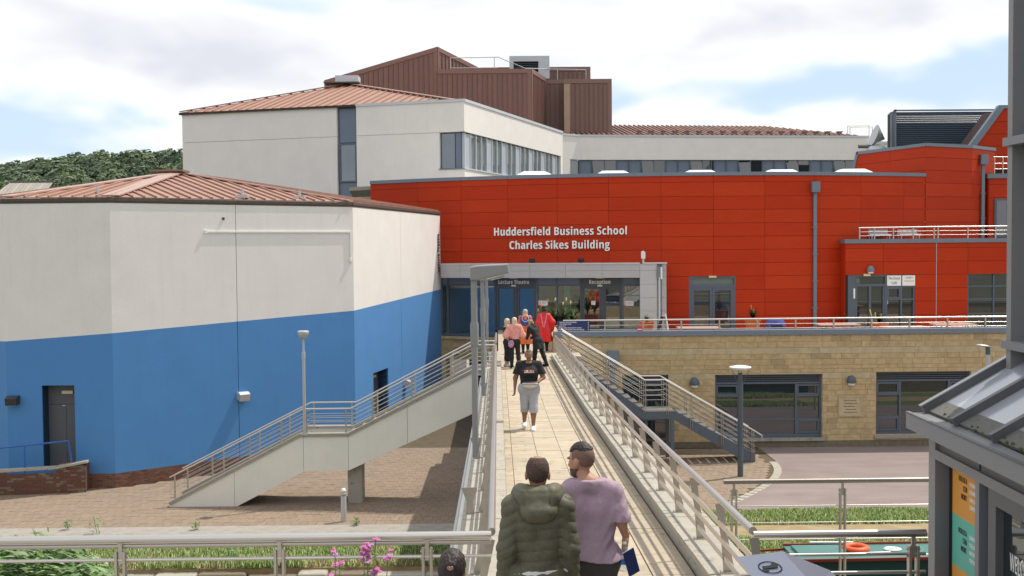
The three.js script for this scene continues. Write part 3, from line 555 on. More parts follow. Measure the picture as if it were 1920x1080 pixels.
  for (const [x, y, l] of [[7.82, 2.68, 'dark bell shaped light on the stone wall beside the grey stairs'], [14.11, 2.7, 'dark bell shaped light on the stone wall above the plaque']]) {
    const t = thing('bulkhead_light', l, 'wall light', 'bell lights on the walls', [x, y, SD - 0.02]);
    part(t, 'hood', new THREE.SphereGeometry(0.2, 16, 10, 0, 6.29, 0, 1.75).scale(0.95, 1.25, 0.8).translate(0, -0.06, 0.1), M.poleBlue); part(t, 'lens', new THREE.CylinderGeometry(0.15, 0.13, 0.08, 14).translate(0, -0.16, 0.1), M.lampWhite); part(t, 'back_plate', bx(-0.1, 0.1, -0.2, 0.15, -0.02, 0.03), M.poleBlue);
  }
}
// terrace railing
{
  const t = thing('terrace_railing', 'bright steel railing along the terrace edge above the stone wall', 'railing');
  const z = SD + 0.12;
  part(t, 'handrail', cyl(P(2.6, 5.17, z), P(21.5, 5.17, z), 0.034, 10), M.steel);
  for (const y of [4.8, 4.97]) part(t, 'rail', cyl(P(2.3, y, z), P(21.5, y, z), 0.012, 6), M.steel);
  for (let x = 2.75; x < 21.4; x += 1.53) part(t, 'post', W(x - 0.03, x + 0.03, 4.73, 5.15, z - 0.012, z + 0.012), M.steelDull);
  rebase(t, [11, 4.73, z]);
  const s = thing('directory_sign', 'dark blue directory sign with white lines fixed to the terrace railing by the bridge', 'sign', undefined, [3.02, 4.76, SD - 0.02]);
  part(s, 'board', bx(-0.64, 0.64, 0, 0.4, -0.015, 0.015), M.navy);
  ['Charles Sikes Building', 'The Street Cafe', 'Level G-1', '3M Buckley Innovation Centre', 'Oastler and Spark Jones Buildings'].forEach((l, i) => part(s, 'lettering', textAt(l, 0.046, 0.004, F0, 0, 0.335 - i * 0.074, 0.015).translate(-0.6 + [0.37, 0.27, 0.14, 0.45, 0.5][i], 0, 0), M.signWhite));
  part(s, 'arrow_column', mg([0, 1, 2, 3, 4].map(i => poly([[0.56, 0.335 - i * 0.074], [0.6, 0.335 - i * 0.074], [0.58, 0.375 - i * 0.074]], 0.015, 0.019))), M.signWhite);
}
// ================================================================ grey steel stairs in front of the stone wall
{
  const t = thing('steel_stairs', 'dark grey open steel stairs with bright railings in front of the stone wall', 'staircase');
  const near = 42.62, far = 43.85, st = [[2.5, 4.02], [5.5, 1.88], [6.6, 1.88], [9.55, 0.3]];
  for (const d of [near, far]) {
    part(t, 'stringer', poly([[2.5, 4.02], [5.5, 1.95], [6.6, 1.95], [9.6, 0.32], [9.6, 0.0], [9.25, 0.0], [6.5, 1.66], [5.4, 1.66], [2.5, 3.66]], -0.04, 0.04, new THREE.Matrix4().makeTranslation(0, 0, -d)), M.frameB);
    const rl = new THREE.Group(); rl.name = 'railing'; t.add(rl);
    const pts = [[2.4, 4.06], [5.45, 2.22], [6.2, 2.22], [9.6, 0.24]];
    for (const h of [0.92, 0.74, 0.55, 0.36, 0.17]) for (let i = 0; i < 3; i++) part(rl, h > 0.9 ? 'handrail' : 'cable', cyl(P(pts[i][0], pts[i][1] + h, d - 0.06), P(pts[i + 1][0], pts[i + 1][1] + h, d - 0.06), h > 0.9 ? 0.027 : 0.007, h > 0.9 ? 10 : 5), M.steel);
    if (d === near) part(rl, 'handrail_end', mg([cyl(P(9.6, 1.16, d - 0.06), P(9.85, 1.0, d - 0.06), 0.027), cyl(P(9.85, 1.0, d - 0.06), P(9.85, 0.9, d - 0.06), 0.027)]), M.steel);
    for (const x of [2.7, 4.1, 5.45, 6.3, 7.2, 8.35, 9.5]) for (const s of [-0.035, 0.035]) part(rl, 'post', W(x + s - 0.008, x + s + 0.008, lin(pts, x) - 0.32, lin(pts, x) + 0.9, d - 0.09, d - 0.04), M.steelDull);
  }
  for (let i = 0; i < 11; i++) { const k = i / 11, x = mix(2.7, 5.4, k); part(t, 'tread', W(x, x + 0.29, mix(3.85, 1.95, k) - 0.04, mix(3.85, 1.95, k), near + 0.04, far - 0.04), M.concreteDark); }
  part(t, 'landing', W(5.4, 6.6, 1.9, 1.95, near + 0.04, far - 0.04), M.concreteDark);
  part(t, 'landing_edge', W(5.5, 6.6, 1.952, 2.0, near - 0.05, near - 0.042), M.steel);
  for (let i = 0; i < 10; i++) { const k = (i + 0.6) / 10.6, x = mix(6.6, 9.4, k); part(t, 'tread', W(x, x + 0.29, mix(1.95, 0.2, k) - 0.04, mix(1.95, 0.2, k), near + 0.04, far - 0.04), M.concreteDark); }
  for (const d of [near, far]) part(t, 'support_post', W(6.42, 6.56, 0, 1.66, d - 0.06, d + 0.06), M.frameB);
  rebase(t, [6, 0, 43.2]);
  const l = thing('disc_lamp', 'dark lamp post carrying a wide white disc on thin struts, on the red tarmac', 'lamp post', undefined, [8.49, 0, 40]);
  part(l, 'pole', cyl(new THREE.Vector3(0, 0, 0), new THREE.Vector3(0, 3.35, 0), 0.1, 16), M.poleBlue); part(l, 'upper_pole', cyl(new THREE.Vector3(0, 3.35, 0), new THREE.Vector3(0, 3.66, 0), 0.075, 14), M.poleBlue);
  part(l, 'disc', new THREE.LatheGeometry([[0, 3.7], [0.2, 3.72], [0.34, 3.79], [0.39, 3.85], [0.37, 3.88], [0.2, 3.915], [0, 3.925]].map(p => new THREE.Vector2(...p)), 28), M.lampWhite);
  for (let k = 0; k < 4; k++) { const a = k * Math.PI / 2 + 0.4; part(l, 'strut', cyl(new THREE.Vector3(Math.cos(a) * 0.1, 3.3, Math.sin(a) * 0.1), new THREE.Vector3(Math.cos(a) * 0.3, 3.78, Math.sin(a) * 0.3), 0.012, 6), M.poleBlue); }
  const s = thing('street_light', 'thin galvanised street light with a flat leaf head rising above the kiosk roof', 'lamp post', undefined, [15.5, 0, 36]);
  part(s, 'pole', cyl(new THREE.Vector3(0, 0, 0), new THREE.Vector3(0, 4.75, 0), 0.06, 12), M.galv); part(s, 'bracket', cyl(new THREE.Vector3(0, 4.62, 0), new THREE.Vector3(0, 4.86, 0), 0.075, 12), M.poleBlue);
  part(s, 'lamp_head', new THREE.SphereGeometry(0.22, 16, 8).scale(1, 0.2, 0.6).rotateZ(-0.12).translate(-0.16, 4.9, 0), M.aluPale);
}
// ================================================================ red business school building
const red = thing('red_building', 'long curved building clad in rust red panels with white lettering above the entrance', 'building');
const rowsY = [3.9, 4.57, 5.24, 5.9, 6.57, 7.23, 7.9, 8.56, 9.22, 9.9, 10.56, 11.26, 11.58];
const gp = 0.007;
{
  const th0 = -0.0778, st = 0.0867, door = [-0.0319, 0.0465];
  for (let k = -6; k < 6; k++) {
    const a = k === -6 ? -0.6173 : th0 + k * st, b = Math.min(th0 + (k + 1) * st, 0.4026); if (a > 0.4) continue;
    const F = arcF(30, a, b);
    { const pb = clamp((door[0] - a) / (b - a)) * F.len, qb = clamp((door[1] - a) / (b - a)) * F.len; const eb = clamp((-0.11 - a) / (b - a)) * F.len; for (const [p, q, c] of [[0, eb, 6.7], [eb, Math.max(pb, eb), FL - 0.4], [pb, qb, 6.58], [Math.max(qb, eb), F.len, FL - 0.4]]) if (q - p > 0.001) part(red, 'backing', bx(p, q, c, 11.58, -0.35, -0.05, F), M.redBack); }
    for (let r = 0; r < 12; r++) {
      const y0 = rowsY[r] + gp, y1 = rowsY[r + 1] - gp, mtl = M.red[Math.floor(R() * 3) + (R() < 0.12 ? 2 : 0)];
      if (b < -0.11 && y1 < 6.9 && r < 4) continue;              // behind the entrance
      if (a < -0.11 && r < 4) { part(red, 'cladding_panel', bx((-0.11 - a) / (b - a) * F.len, F.len - gp, y0, y1, -0.02, 0, F), mtl); continue; }
      if (r < 4) { // door opening
        const pb = (door[0] - a) / (b - a) * F.len, qb = (door[1] - a) / (b - a) * F.len;
        if (pb > 0 && pb < F.len) { part(red, 'cladding_panel', bx(gp, pb, y0, y1, -0.02, 0, F), mtl); if (qb < F.len) part(red, 'cladding_panel', bx(qb, F.len - gp, y0, y1, -0.02, 0, F), mtl); continue; }
        if (qb > 0 && qb < F.len) { part(red, 'cladding_panel', bx(qb, F.len - gp, y0, y1, -0.02, 0, F), mtl); continue; }
      }
      part(red, 'cladding_panel', bx(gp, F.len - gp, y0, y1, -0.02, rr(-0.001, 0.001), F), mtl);
    }
    part(red, 'roof_coping', bx(0.003, F.len - 0.003, 11.58, 11.76, -0.4, 0.05, F), M.coping);
  }
  part(red, 'roof', (() => { const pts = []; for (let i = 0; i <= 16; i++) { const t = mix(-0.68, 0.4, i / 16), p = arcP(29.7, t); pts.push([p[0], -p[1]]); } pts.push([20.5, -66], [-9, -72]); const g = new THREE.ExtrudeGeometry(new THREE.Shape(pts.map(p => new THREE.Vector2(p[0], -p[1]))), { depth: 0.2, bevelEnabled: false }).rotateX(-Math.PI / 2).translate(0, 11.3, 0); return muv(g); })(), M.concrete);
  // white letters, set one by one round the curve
  for (const [str, y, t0, t1, sz] of [['Huddersfield Business School', 8.70, -0.3636, -0.1343, 0.40], ['Charles Sikes Building', 8.01, -0.3355, -0.1627, 0.40]]) {
    const full = text(str, sz, 0.05).boundingBox, k = (t1 - t0) * 30 / full.max.x; let x = 0;
    for (let i = 0; i < str.length; i++) {
      const w0 = i ? text(str.slice(0, i) + '.', sz, 0.01).boundingBox.max.x - text('.', sz, 0.01).boundingBox.max.x : 0; if (str[i] === ' ') continue;
      const g = text(str[i], sz, 0.06), cw = g.boundingBox.max.x, tc = t0 + (w0 + cw / 2) * k / 30, F = arcF(30, tc - 0.01, tc + 0.01);
      g.scale(k, 1, 1).translate(F.len / 2 - cw * k / 2, y, 0.03).applyMatrix4(F); const l = part(red, 'letter', g, M.signWhite);
    }
  }
  // double doors in the red wall
  const FD = arcF(30, door[0], door[1]), L = FD.len;
  const d = part(red, 'double_door', bx(0, L, FL, 6.57, -0.3, -0.22, FD), M.black); d.userData.label = 'glazed grey double doors set in the red wall';
  const fb = (a, b, c, e, z = -0.04) => part(d, 'door_frame', bx(a, b, c, e, -0.2, z, FD), M.frameB);
  fb(0, 0.1, FL, 6.57); fb(L - 0.1, L, FL, 6.57); fb(0.1, L - 0.1, 6.47, 6.57); fb(0.1, L - 0.1, 6.02, 6.16); fb(0.1, 0.26, FL, 6.02, -0.05); fb(L - 0.26, L - 0.1, FL, 6.02, -0.05); fb(L / 2 - 0.13, L / 2 - 0.006, FL, 6.02, -0.05); fb(L / 2 + 0.006, L / 2 + 0.13, FL, 6.02, -0.05); fb(0.26, L / 2 - 0.13, 5.86, 6.02, -0.05); fb(L / 2 + 0.13, L - 0.26, 5.86, 6.02, -0.05);
  part(d, 'pane', bx(0.26, L / 2 - 0.13, FL, 5.86, -0.16, -0.15, FD), M.glass); part(d, 'pane', bx(L / 2 + 0.13, L - 0.26, FL, 5.86, -0.16, -0.15, FD), M.glass); part(d, 'pane', bx(0.1, L - 0.1, 6.16, 6.47, -0.16, -0.15, FD), M.glassPale);
  part(d, 'exit_light', rbx(L * 0.42, L * 0.58, 6.5, 6.6, -0.02, 0.06, 0.01, FD), M.lightPanel);
  // downpipe with hopper
  const pipe = (g, x, dd, y0, y1, s = 1) => { const p = part(g, 'downpipe', W(x - 0.085, x + 0.085, y0, y1 - 0.5, dd - 0.15, dd - 0.03), M.coping); part(p, 'hopper', W(x - 0.2, x + 0.2, y1 - 0.52, y1, dd - 0.34, dd - 0.02), M.coping); for (let y = y0 + 1; y < y1 - 1; y += 1.35) part(p, 'pipe_bracket', W(x - 0.14, x + 0.14, y, y + 0.05, dd - 0.17, dd - 0.01), M.coping); };
  const pa = arcP(30, 0.1827); pipe(red, pa[0], pa[1], FL, 11.25);
  // tall right-hand volume
  const T = 13.15, p0 = [22.25, 59.35], segs = [[p0, [25.3, 60.9]], [[25.3, 60.9], [27.4, 62.9]]];
  for (const [a, b] of segs) { const F = frame(...a, ...b), ry = [...rowsY.slice(6, 12), 11.92, 12.58, T]; part(red, 'backing', bx(0.3, F.len, FL, T, -0.3, -0.05, F), M.redBack); for (let r = 0; r + 1 < ry.length; r++) part(red, 'cladding_panel', bx(gp, F.len - gp, ry[r] + gp, ry[r + 1] - gp, -0.02, 0, F), pick(M.red.slice(0, 3))); part(red, 'roof_coping', bx(-0.02, F.len + 0.02, T, T + 0.17, -0.3, 0.05, F), M.coping); }
  { const F = frame(20.35, 64.9, ...p0), L = F.len; part(red, 'backing', poly([[-0.5, 11.3], [L - 0.3, 11.3], [L - 0.3, T], [0.25, T]], -0.3, -0.05, F), M.redBack);
    for (const [a, b] of [[0, 3.0], [3.0, L]]) for (const [y0, y1] of [[11.3, 11.92], [11.92, 12.58], [12.58, T]]) part(red, 'cladding_panel', poly([[a ? a + gp : mix(-0.5, 0.25, (y0 - 11.3) / (T - 11.3)), y0 + gp], [b - gp, y0 + gp], [b - gp, y1 - gp], [a ? a + gp : mix(-0.5, 0.25, (y1 - 11.3) / (T - 11.3)), y1 - gp]], -0.02, 0, F), pick(M.red.slice(0, 3)));
    part(red, 'roof_coping', bx(0.1, L + 0.03, T, T + 0.17, -0.3, 0.05, F), M.coping); part(red, 'roof_coping', poly([[-0.68, 11.3], [-0.46, 11.3], [0.3, T + 0.17], [0.08, T + 0.17]], -0.3, 0.05, F), M.coping); }
  pipe(red, 26.15, 61.6, 8.4, 12.85);
  // balcony level to the right
  part(red, 'backing', W(26.6, 34, FL, 11.85, 61.9, 62.3), M.redBack);
  for (const [y0, y1] of [[8.3, 9.9], [9.9, 10.56], [10.56, 11.26], [11.26, 11.6]]) part(red, 'cladding_panel', W(26.62, 33, y0 + gp, y1 - gp, 61.83, 61.9), pick(M.red.slice(0, 3)));
  part(red, 'roof_coping', W(26.5, 33, 11.6, 11.85, 61.75, 62.4), M.coping); part(red, 'side_panel', W(26.57, 26.598, FL, 11.6, 61.83, 62.6), M.red[0]);
  { const w = part(red, 'window', W(26.9, 29, 8.4, 10.5, 61.76, 61.82), M.frameB); for (const x of [27.0, 27.65]) part(w, 'pane', W(x, x + 0.55, 8.5, 10.4, 61.74, 61.755), M.glass); }
  for (const y of [12.1, 12.4, 12.75]) part(red, 'balcony_rail', cyl(P(26.9, y, 61.9), P(33, y, 61.9), 0.025), M.steel);
  for (const x of [26.95, 27.4, 28.8]) part(red, 'balcony_post', cyl(P(x, 11.85, 61.9), P(x, 12.75, 61.9), 0.025), M.steel);
  // cafe wing
  const D = 57.0, FC = frame(17.36, D, 26.4, D), cop = [[0.14, 3.5, 3.95, 6.57], [6.15, 9.0, 3.95, 6.6]];
  part(red, 'backing', poly(rect(0, FC.len, FL, 8.15), -2.4, -0.05, FC, cop.map(o => rect(...o))), M.redBack);
  part(red, 'side_wall', bx(-0.02, 0.0, FL, 8.15, -1.2, -0.02, FC), M.red[0]);
  const cx = [0, 1.9, 4.55, 4.58, 6.15, 9.0];
  for (let c = 0; c < 5; c++) { if (c === 2) continue; for (let r = 0; r < 7; r++) {
    const y0 = rowsY[r] + gp, y1 = Math.min(rowsY[r + 1], 8.15) - gp; if (y1 <= y0) continue; let a = cx[c] + gp, b = cx[c + 1] - gp;
    for (const o of cop) if (y0 > o[2] - 0.1 && y1 < o[3] + 0.1) { if (a >= o[0] - 0.2 && b <= o[1] + 0.02) { a = b; } else if (a < o[0] && b > o[0]) b = o[0]; else if (a < o[1] && b > o[1]) a = o[1]; }
    if (b - a > 0.05) part(red, 'cladding_panel', bx(a, b, y0, y1, -0.02, 0, FC), M.red[(c + r * 2) % 3]);
  } }
  part(red, 'joint_strip', bx(4.555, 4.575, FL, 8.15, -0.02, 0.012, FC), M.copingPale);
  for (let x = -0.05; x < 9; x += 1.8) part(red, 'roof_coping', bx(x + 0.003, x + 1.797, 8.15, 8.36, -2.2, 0.07, FC), M.coping);
  { const w = part(red, 'cafe_door', bx(0.14, 3.5, 3.95, 6.57, -0.5, -0.4, FC), M.black); w.userData.label = 'grey framed cafe door and window with two white sign panels above';
    const f = (a, b, c, e, z = -0.03) => part(w, 'door_frame', bx(a, b, c, e, -0.2, z, FC), M.frameB);
    f(0.14, 0.4, 3.95, 6.57); f(0.4, 3.5, 6.49, 6.57); f(0.4, 0.52, 3.95, 6.49); f(2.0, 2.12, 3.95, 6.49); f(2.78, 2.86, 3.95, 6.49); f(3.42, 3.5, 3.95, 6.49); f(0.52, 2.0, 6.0, 6.12); f(1.2, 1.32, 3.95, 6.0, -0.05); f(0.52, 0.62, 3.95, 6.0, -0.05); f(1.9, 2.0, 3.95, 6.0, -0.05); f(2.12, 2.78, 5.94, 6.04); f(2.86, 3.42, 5.94, 6.04); f(2.12, 2.78, 5.3, 5.38); f(2.86, 3.42, 5.3, 5.38); f(2.12, 2.2, 5.38, 5.94, -0.02); f(2.7, 2.78, 5.38, 5.94, -0.02); f(2.2, 2.7, 5.38, 5.46, -0.02); f(2.2, 2.7, 5.86, 5.94, -0.02);
    for (const [a, b, c, e] of [[0.62, 1.2, 3.95, 6.0], [1.32, 1.9, 3.95, 6.0], [0.52, 2.0, 6.12, 6.49], [2.12, 2.78, 3.95, 5.3], [2.86, 3.42, 3.95, 5.3], [2.2, 2.7, 5.46, 5.86], [2.86, 3.42, 5.38, 5.94]]) part(w, 'pane', bx(a, b, c, e, -0.16, -0.15, FC), M.glass);
    const s1 = part(w, 'sign_panel', bx(2.1, 2.8, 6.02, 6.53, -0.02, 0.0, FC), M.signWhite); s1.userData.label = 'white panel lettered The Street Cafe';
    part(s1, 'lettering', mg([textAt('The Street', 0.13, 0.006, FC, 2.45, 6.33, 0.0, fontR, 0.58), textAt('Café', 0.13, 0.006, FC, 2.45, 6.1, 0.0, fontR, 0.26)]), M.dark);
    const s2 = part(w, 'sign_panel', bx(2.86, 3.5, 6.02, 6.53, -0.02, 0.0, FC), M.signWhite); s2.userData.label = 'white panel lettered Level 1 above orange script';
    part(s2, 'lettering', textAt('Level 1', 0.09, 0.006, FC, 3.22, 6.38, 0.0, fontR), M.dark); part(s2, 'orange_lettering', textAt('freshfood', 0.08, 0.006, FC, 3.2, 6.22, 0.0, fontR), mat(0.7, 0.3, 0.08, 0.5));
    part(w, 'notice', bx(0.42, 0.5, 5.4, 5.9, -0.03, -0.02, FC), M.signWhite); part(w, 'notice', bx(0.56, 0.76, 6.14, 6.44, -0.15, -0.14, FC), M.glassPale); part(w, 'notice', bx(2.14, 2.19, 5.1, 5.28, -0.15, -0.13, FC), M.signWhite);
  }
  { const w = part(red, 'cafe_window', bx(6.15, 9.0, 3.95, 6.6, -0.5, -0.4, FC), M.black); w.userData.label = 'grid of dark panes at the right end of the cafe front';
    const xs = [6.15, 7.45, 8.75], ys = [3.95, 4.55, 5.28, 5.92, 6.6];
    for (const x of xs) part(w, 'mullion', bx(x - 0.0, x + 0.08, 3.95, 6.6, -0.2, -0.08, FC), M.frameB);
    for (const y of ys.slice(0, 4)) for (let i = 0; i < 2; i++) part(w, 'transom', bx(xs[i] + 0.08, xs[i + 1], y, y + 0.07, -0.2, -0.1, FC), M.frameB);
    for (let i = 0; i < 2; i++) for (let j = 0; j < 4; j++) part(w, 'pane', bx(xs[i] + 0.08, xs[i + 1], ys[j] + 0.07, ys[j + 1], -0.16, -0.15, FC), M.glass); }
  { const t = thing('bulkhead_light', 'grey bell shaped light over the cafe door on the red wall', 'wall light', 'bell lights on the walls', [18.6, 6.85, D]); part(t, 'hood', new THREE.SphereGeometry(0.2, 16, 10, 0, 6.29, 0, 1.75).scale(0.95, 1.3, 0.8).translate(0, -0.06, 0.1), M.coping); part(t, 'lens', new THREE.CylinderGeometry(0.15, 0.13, 0.08, 14).translate(0, -0.16, 0.1), M.lampWhite); part(t, 'sign_light', rbx(-0.35, 0.0, -0.34, -0.22, 0.02, 0.12, 0.02), M.lightPanel); }
  const cr = thing('balcony_railing', 'bright railing on the flat roof of the red cafe wing', 'railing');
  for (const [y, r] of [[8.95, 0.034], [8.75, 0.014], [8.55, 0.014]]) part(cr, r > 0.02 ? 'handrail' : 'rail', mg([cyl(P(18.1, y - 0.03, D + 0.25), P(22.1, y, D + 0.25), r), cyl(P(22.1, y, D + 0.25), P(26.4, y, D + 0.25), r)]), M.steel);
  for (const x of [18.15, 18.9, 19.85, 20.85, 21.9, 22.1, 23.6, 25.0]) part(cr, 'post', W(x - 0.03, x + 0.03, 8.36, 8.94, D + 0.235, D + 0.265), M.steelDull);
  rebase(cr, [22, 8.36, D + 0.25]);
  // roof skylights
  for (const [x, l] of [[2.0, 'low white skylight above the start of the white wall lettering'], [6.2, 'low white skylight above the end of the white wall lettering'], [10.85, 'low white skylight on the red roof straight above the double doors'], [15.2, 'low white skylight on the red roof beside the tall downpipe'], [19.05, 'low white skylight next to the taller red volume']]) {
    const t = thing('skylight', l, 'skylight', 'skylights on the red roof', [x, 11.5, 61.5]);
    part(t, 'kerb', bx(-0.95, 0.95, 0, 0.42, -0.7, 0.7), M.copingPale); part(t, 'glazing', new THREE.CylinderGeometry(0.62, 1.02, 0.2, 4).rotateY(Math.PI / 4).scale(1.3, 1, 1).translate(0, 0.52, 0), M.skylight);
  }
  // ---------------------------------------------------------------- entrance portal
  const fas = [-0.4374, -0.403, -0.3416, -0.2854, -0.2283, -0.1718, -0.1136];
  for (let i = 0; i + 1 < fas.length; i++) { const F = arcF(31.6, fas[i], fas[i + 1]); for (const [a, b] of [[6.58, 6.92], [6.93, 7.24]]) part(red, 'portal_panel', bx(0.006, F.len - 0.006, a, b, -0.05, 0, F), M.alu); part(red, 'portal_roof', bx(0, F.len, 6.6, 7.3, -2.6, -0.06, F), M.alu); part(red, 'portal_trim', bx(0, F.len, 7.245, 7.3, -0.058, 0.03, F), M.copingPale); }
  const FP = arcF(31.6, -0.1136, -0.0876), yr = [3.7, 4.3, 4.95, 5.6, 6.25, 6.92, 7.24];
  part(red, 'portal_pier', bx(0, FP.len, 3.7, 7.24, -1.2, -0.05, FP), M.alu); for (let i = 0; i < 6; i++) part(red, 'portal_panel', bx(0.006, FP.len - 0.006, yr[i] + 0.006, yr[i + 1] - 0.006, -0.05, 0, FP), M.aluPale);
  const FQ = arcF(31.6, -0.0802, -0.0729); part(red, 'portal_pier', bx(-0.3, FQ.len, 3.7, 7.24, -1.5, -0.25, FQ), M.alu); for (let i = 0; i < 6; i++) part(red, 'portal_panel', bx(0.003, FQ.len - 0.003, yr[i] + 0.006, yr[i + 1] - 0.006, -0.25, -0.1, FQ), M.alu);
  part(red, 'portal_trim', bx(-0.9, FQ.len + 0.03, 7.245, 7.3, -1.2, 0.03, FQ), M.copingPale);
  { const q = arcP(31.6, -0.084); const p = part(red, 'downpipe', cyl(P(q[0], 3.9, q[1] - 0.02), P(q[0], 6.6, q[1] - 0.02), 0.05, 10), M.copingPale); part(p, 'hopper', W(q[0] - 0.13, q[0] + 0.14, 6.5, 7.1, q[1] - 0.06, q[1] + 0.2), M.coping); part(p, 'hopper_face', W(q[0] + 0.05, q[0] + 0.14, 6.5, 7.08, q[1] - 0.1, q[1] - 0.065), M.lampWhite); }
  // glazed entrance front
  const G = 30.6, bays = [[-0.4547, -0.4434, 0], [-0.4434, -0.3995, 0], [-0.3995, -0.3561, 0], [-0.3561, -0.3196, 1], [-0.3196, -0.284, 1], [-0.284, -0.2508, 0], [-0.2508, -0.2106, 0], [-0.2106, -0.1753, 2], [-0.1753, -0.1425, 2], [-0.1425, -0.113, 0]];
  const ent = new THREE.Group(); ent.name = 'glazed_front'; red.add(ent);
  for (const [a, b, k] of bays) {
    const F = arcF(G, a, b), L = F.len, y0 = b < -0.35 ? 3.55 : FL;
    const fm = (p, q, c, e, z = 0.0) => part(ent, 'mullion', bx(p, q, c, e, -0.14, z, F), k ? M.frameD : M.frameB);
    fm(0, 0.09, y0, 6.58, 0.03); fm(0.09, L, 6.14, 6.22, 0.01); fm(0.09, L, y0, y0 + 0.14, 0.01);
    part(ent, 'head_panel', bx(0.09, L, 6.22, 6.58, -0.1, -0.01, F), k ? M.frameD : M.infill);
    if (k) { const w = 0.12; fm(0.09, 0.09 + w, y0 + 0.14, 6.14, -0.02); fm(L - w, L, y0 + 0.14, 6.14, -0.02); fm(0.09 + w, L - w, 6.0, 6.14, -0.02); part(ent, 'door_pane', bx(0.09 + w, L - w, y0 + 0.14, 6.0, -0.09, -0.08, F), M.glassClear); }
    else part(ent, 'pane', bx(0.09, L, y0 + 0.14, 6.14, -0.09, -0.08, F), M.glassClear);
  }
  { // lobby behind the glass: floor, ceiling, walls, desk
    const sector = (r0, r1, t0, t1, y0, y1) => { const pts = []; for (let i = 0; i <= 10; i++) { const p = arcP(r1, mix(t0, t1, i / 10)); pts.push(new THREE.Vector2(p[0], p[1])); } for (let i = 10; i >= 0; i--) { const p = arcP(r0, mix(t0, t1, i / 10)); pts.push(new THREE.Vector2(p[0], p[1])); } return muv(new THREE.ExtrudeGeometry(new THREE.Shape(pts), { depth: y1 - y0, bevelEnabled: false }).rotateX(-Math.PI / 2).translate(0, y0, 0)); };
    part(red, 'lobby_floor', sector(24, 30.44, -0.47, -0.1, 3.3, 3.55), M.slab[3]); part(red, 'lobby_ceiling', sector(24, 30.5, -0.47, -0.1, 6.62, 6.72), M.lobby); part(red, 'lobby_wall', sector(23.8, 24, -0.48, -0.09, 3.3, 6.7), M.lobby); part(red, 'lobby_wall', sector(24, 30.4, -0.101, -0.096, 3.55, 6.62), M.lobby); part(red, 'lobby_wall', sector(24, 30.4, -0.474, -0.469, 3.55, 6.62), M.lobby);
    part(red, 'lobby_partition', sector(24.2, 28.5, -0.303, -0.3, 3.55, 6.62), M.lobby); part(red, 'reception_desk', sector(26.6, 27.4, -0.2, -0.13, 3.55, 4.75), M.wood); part(red, 'lobby_column', cyl(P(...[arcP(28.4, -0.245)].map(p => [p[0], 3.55, p[1]])[0]), P(...[arcP(28.4, -0.245)].map(p => [p[0], 6.62, p[1]])[0]), 0.2, 14), M.lobby); part(red, 'lobby_banner', sector(24.05, 24.1, -0.16, -0.14, 4.2, 5.9), M.ring); part(red, 'lobby_notice_board', sector(24.05, 24.1, -0.29, -0.23, 4.6, 5.7), M.navy);
  }
  for (const [str, tc, w] of [['Lecture Theatre', -0.3215, 1.62], ['Reception', -0.178, 1.05]]) {
    const F = arcF(G, tc - 0.04, tc + 0.04); part(ent, 'sign_lettering', textAt(str, 0.2, 0.02, F, F.len / 2, 6.25, 0.05, font, w), M.signWhite);
    part(ent, 'door_sensor', rbx(F.len / 2 - 0.2, F.len / 2 + 0.2, 6.52, 6.62, 0.05, 0.16, 0.02, F), M.lightPanel); part(ent, 'closer', bx(F.len / 2 - 0.12, F.len / 2 + 0.12, 6.12, 6.2, 0.03, 0.1, F), M.lampWhite);
  }
  for (const [tc, y, w, h, m] of [[-0.279, 5.28, 0.2, 0.26, 'r'], [-0.2705, 5.28, 0.34, 0.24, 'w'], [-0.189, 5.3, 0.2, 0.2, 'w'], [-0.172, 5.3, 0.2, 0.2, 'w'], [-0.139, 5.27, 0.2, 0.26, 'r'], [-0.1295, 5.27, 0.36, 0.24, 'w'], [-0.233, 5.38, 0.18, 0.24, 'g']]) {
    const F = arcF(G, tc - 0.01, tc + 0.01), n = part(ent, 'notice', bx(F.len / 2 - w / 2, F.len / 2 + w / 2, y - h / 2, y + h / 2, -0.078, -0.07, F), m === 'g' ? M.glassPale : M.signWhite);
    if (m === 'r') part(ent, 'prohibition_mark', mg([new THREE.TorusGeometry(0.065, 0.012, 6, 18).applyMatrix4(new THREE.Matrix4().copy(F).multiply(new THREE.Matrix4().makeTranslation(F.len / 2, y + 0.02, -0.068))), bx(F.len / 2 - 0.09, F.len / 2 + 0.09, y - 0.125, y - 0.09, -0.07, -0.064, F)]), mat(0.6, 0.03, 0.03, 0.5));
    else if (m === 'w') part(ent, 'print', mg([0, 1, 2].map(i => bx(F.len / 2 - w * 0.38, F.len / 2 + w * (0.38 - i * 0.08), y + 0.05 - i * 0.05, y + 0.065 - i * 0.05, -0.07, -0.066, F))), mat(0.5, 0.12, 0.12, 0.5));
  }
  // stonework below the left part of the glazing, with a dark passage
  { const F = arcF(30.75, -0.4547, -0.352); part(red, 'base_wall', poly(rect(0, F.len, 0, 3.4), -0.5, -0.02, F, [rect(0.3, F.len - 0.2, 0.01, 2.35)]), M.mortar); const l = []; for (let r = 0, y = 2.35; y < 3.36; r++, y += 0.21) for (let x = r % 2 ? -0.3 : 0; x < F.len; x += 0.72) { const a = Math.max(0, x), b = Math.min(F.len, x + 0.712); if (b - a > 0.05) part(red, 'stone_block', bx(a, b, y, y + 0.202, -0.05, rr(0, 0.01), F), pick(M.stone)); } part(red, 'stone_sill', bx(0, F.len, 3.4, 3.53, -0.3, 0.08, F), M.ashlar[0]); part(red, 'passage_back', bx(0, F.len, 0, 2.35, -4, -3.6, F), M.dark); part(red, 'bulkhead', rbx(0.75, 1.15, 2.62, 2.76, 0.0, 0.12, 0.03, F), M.lampWhite); }
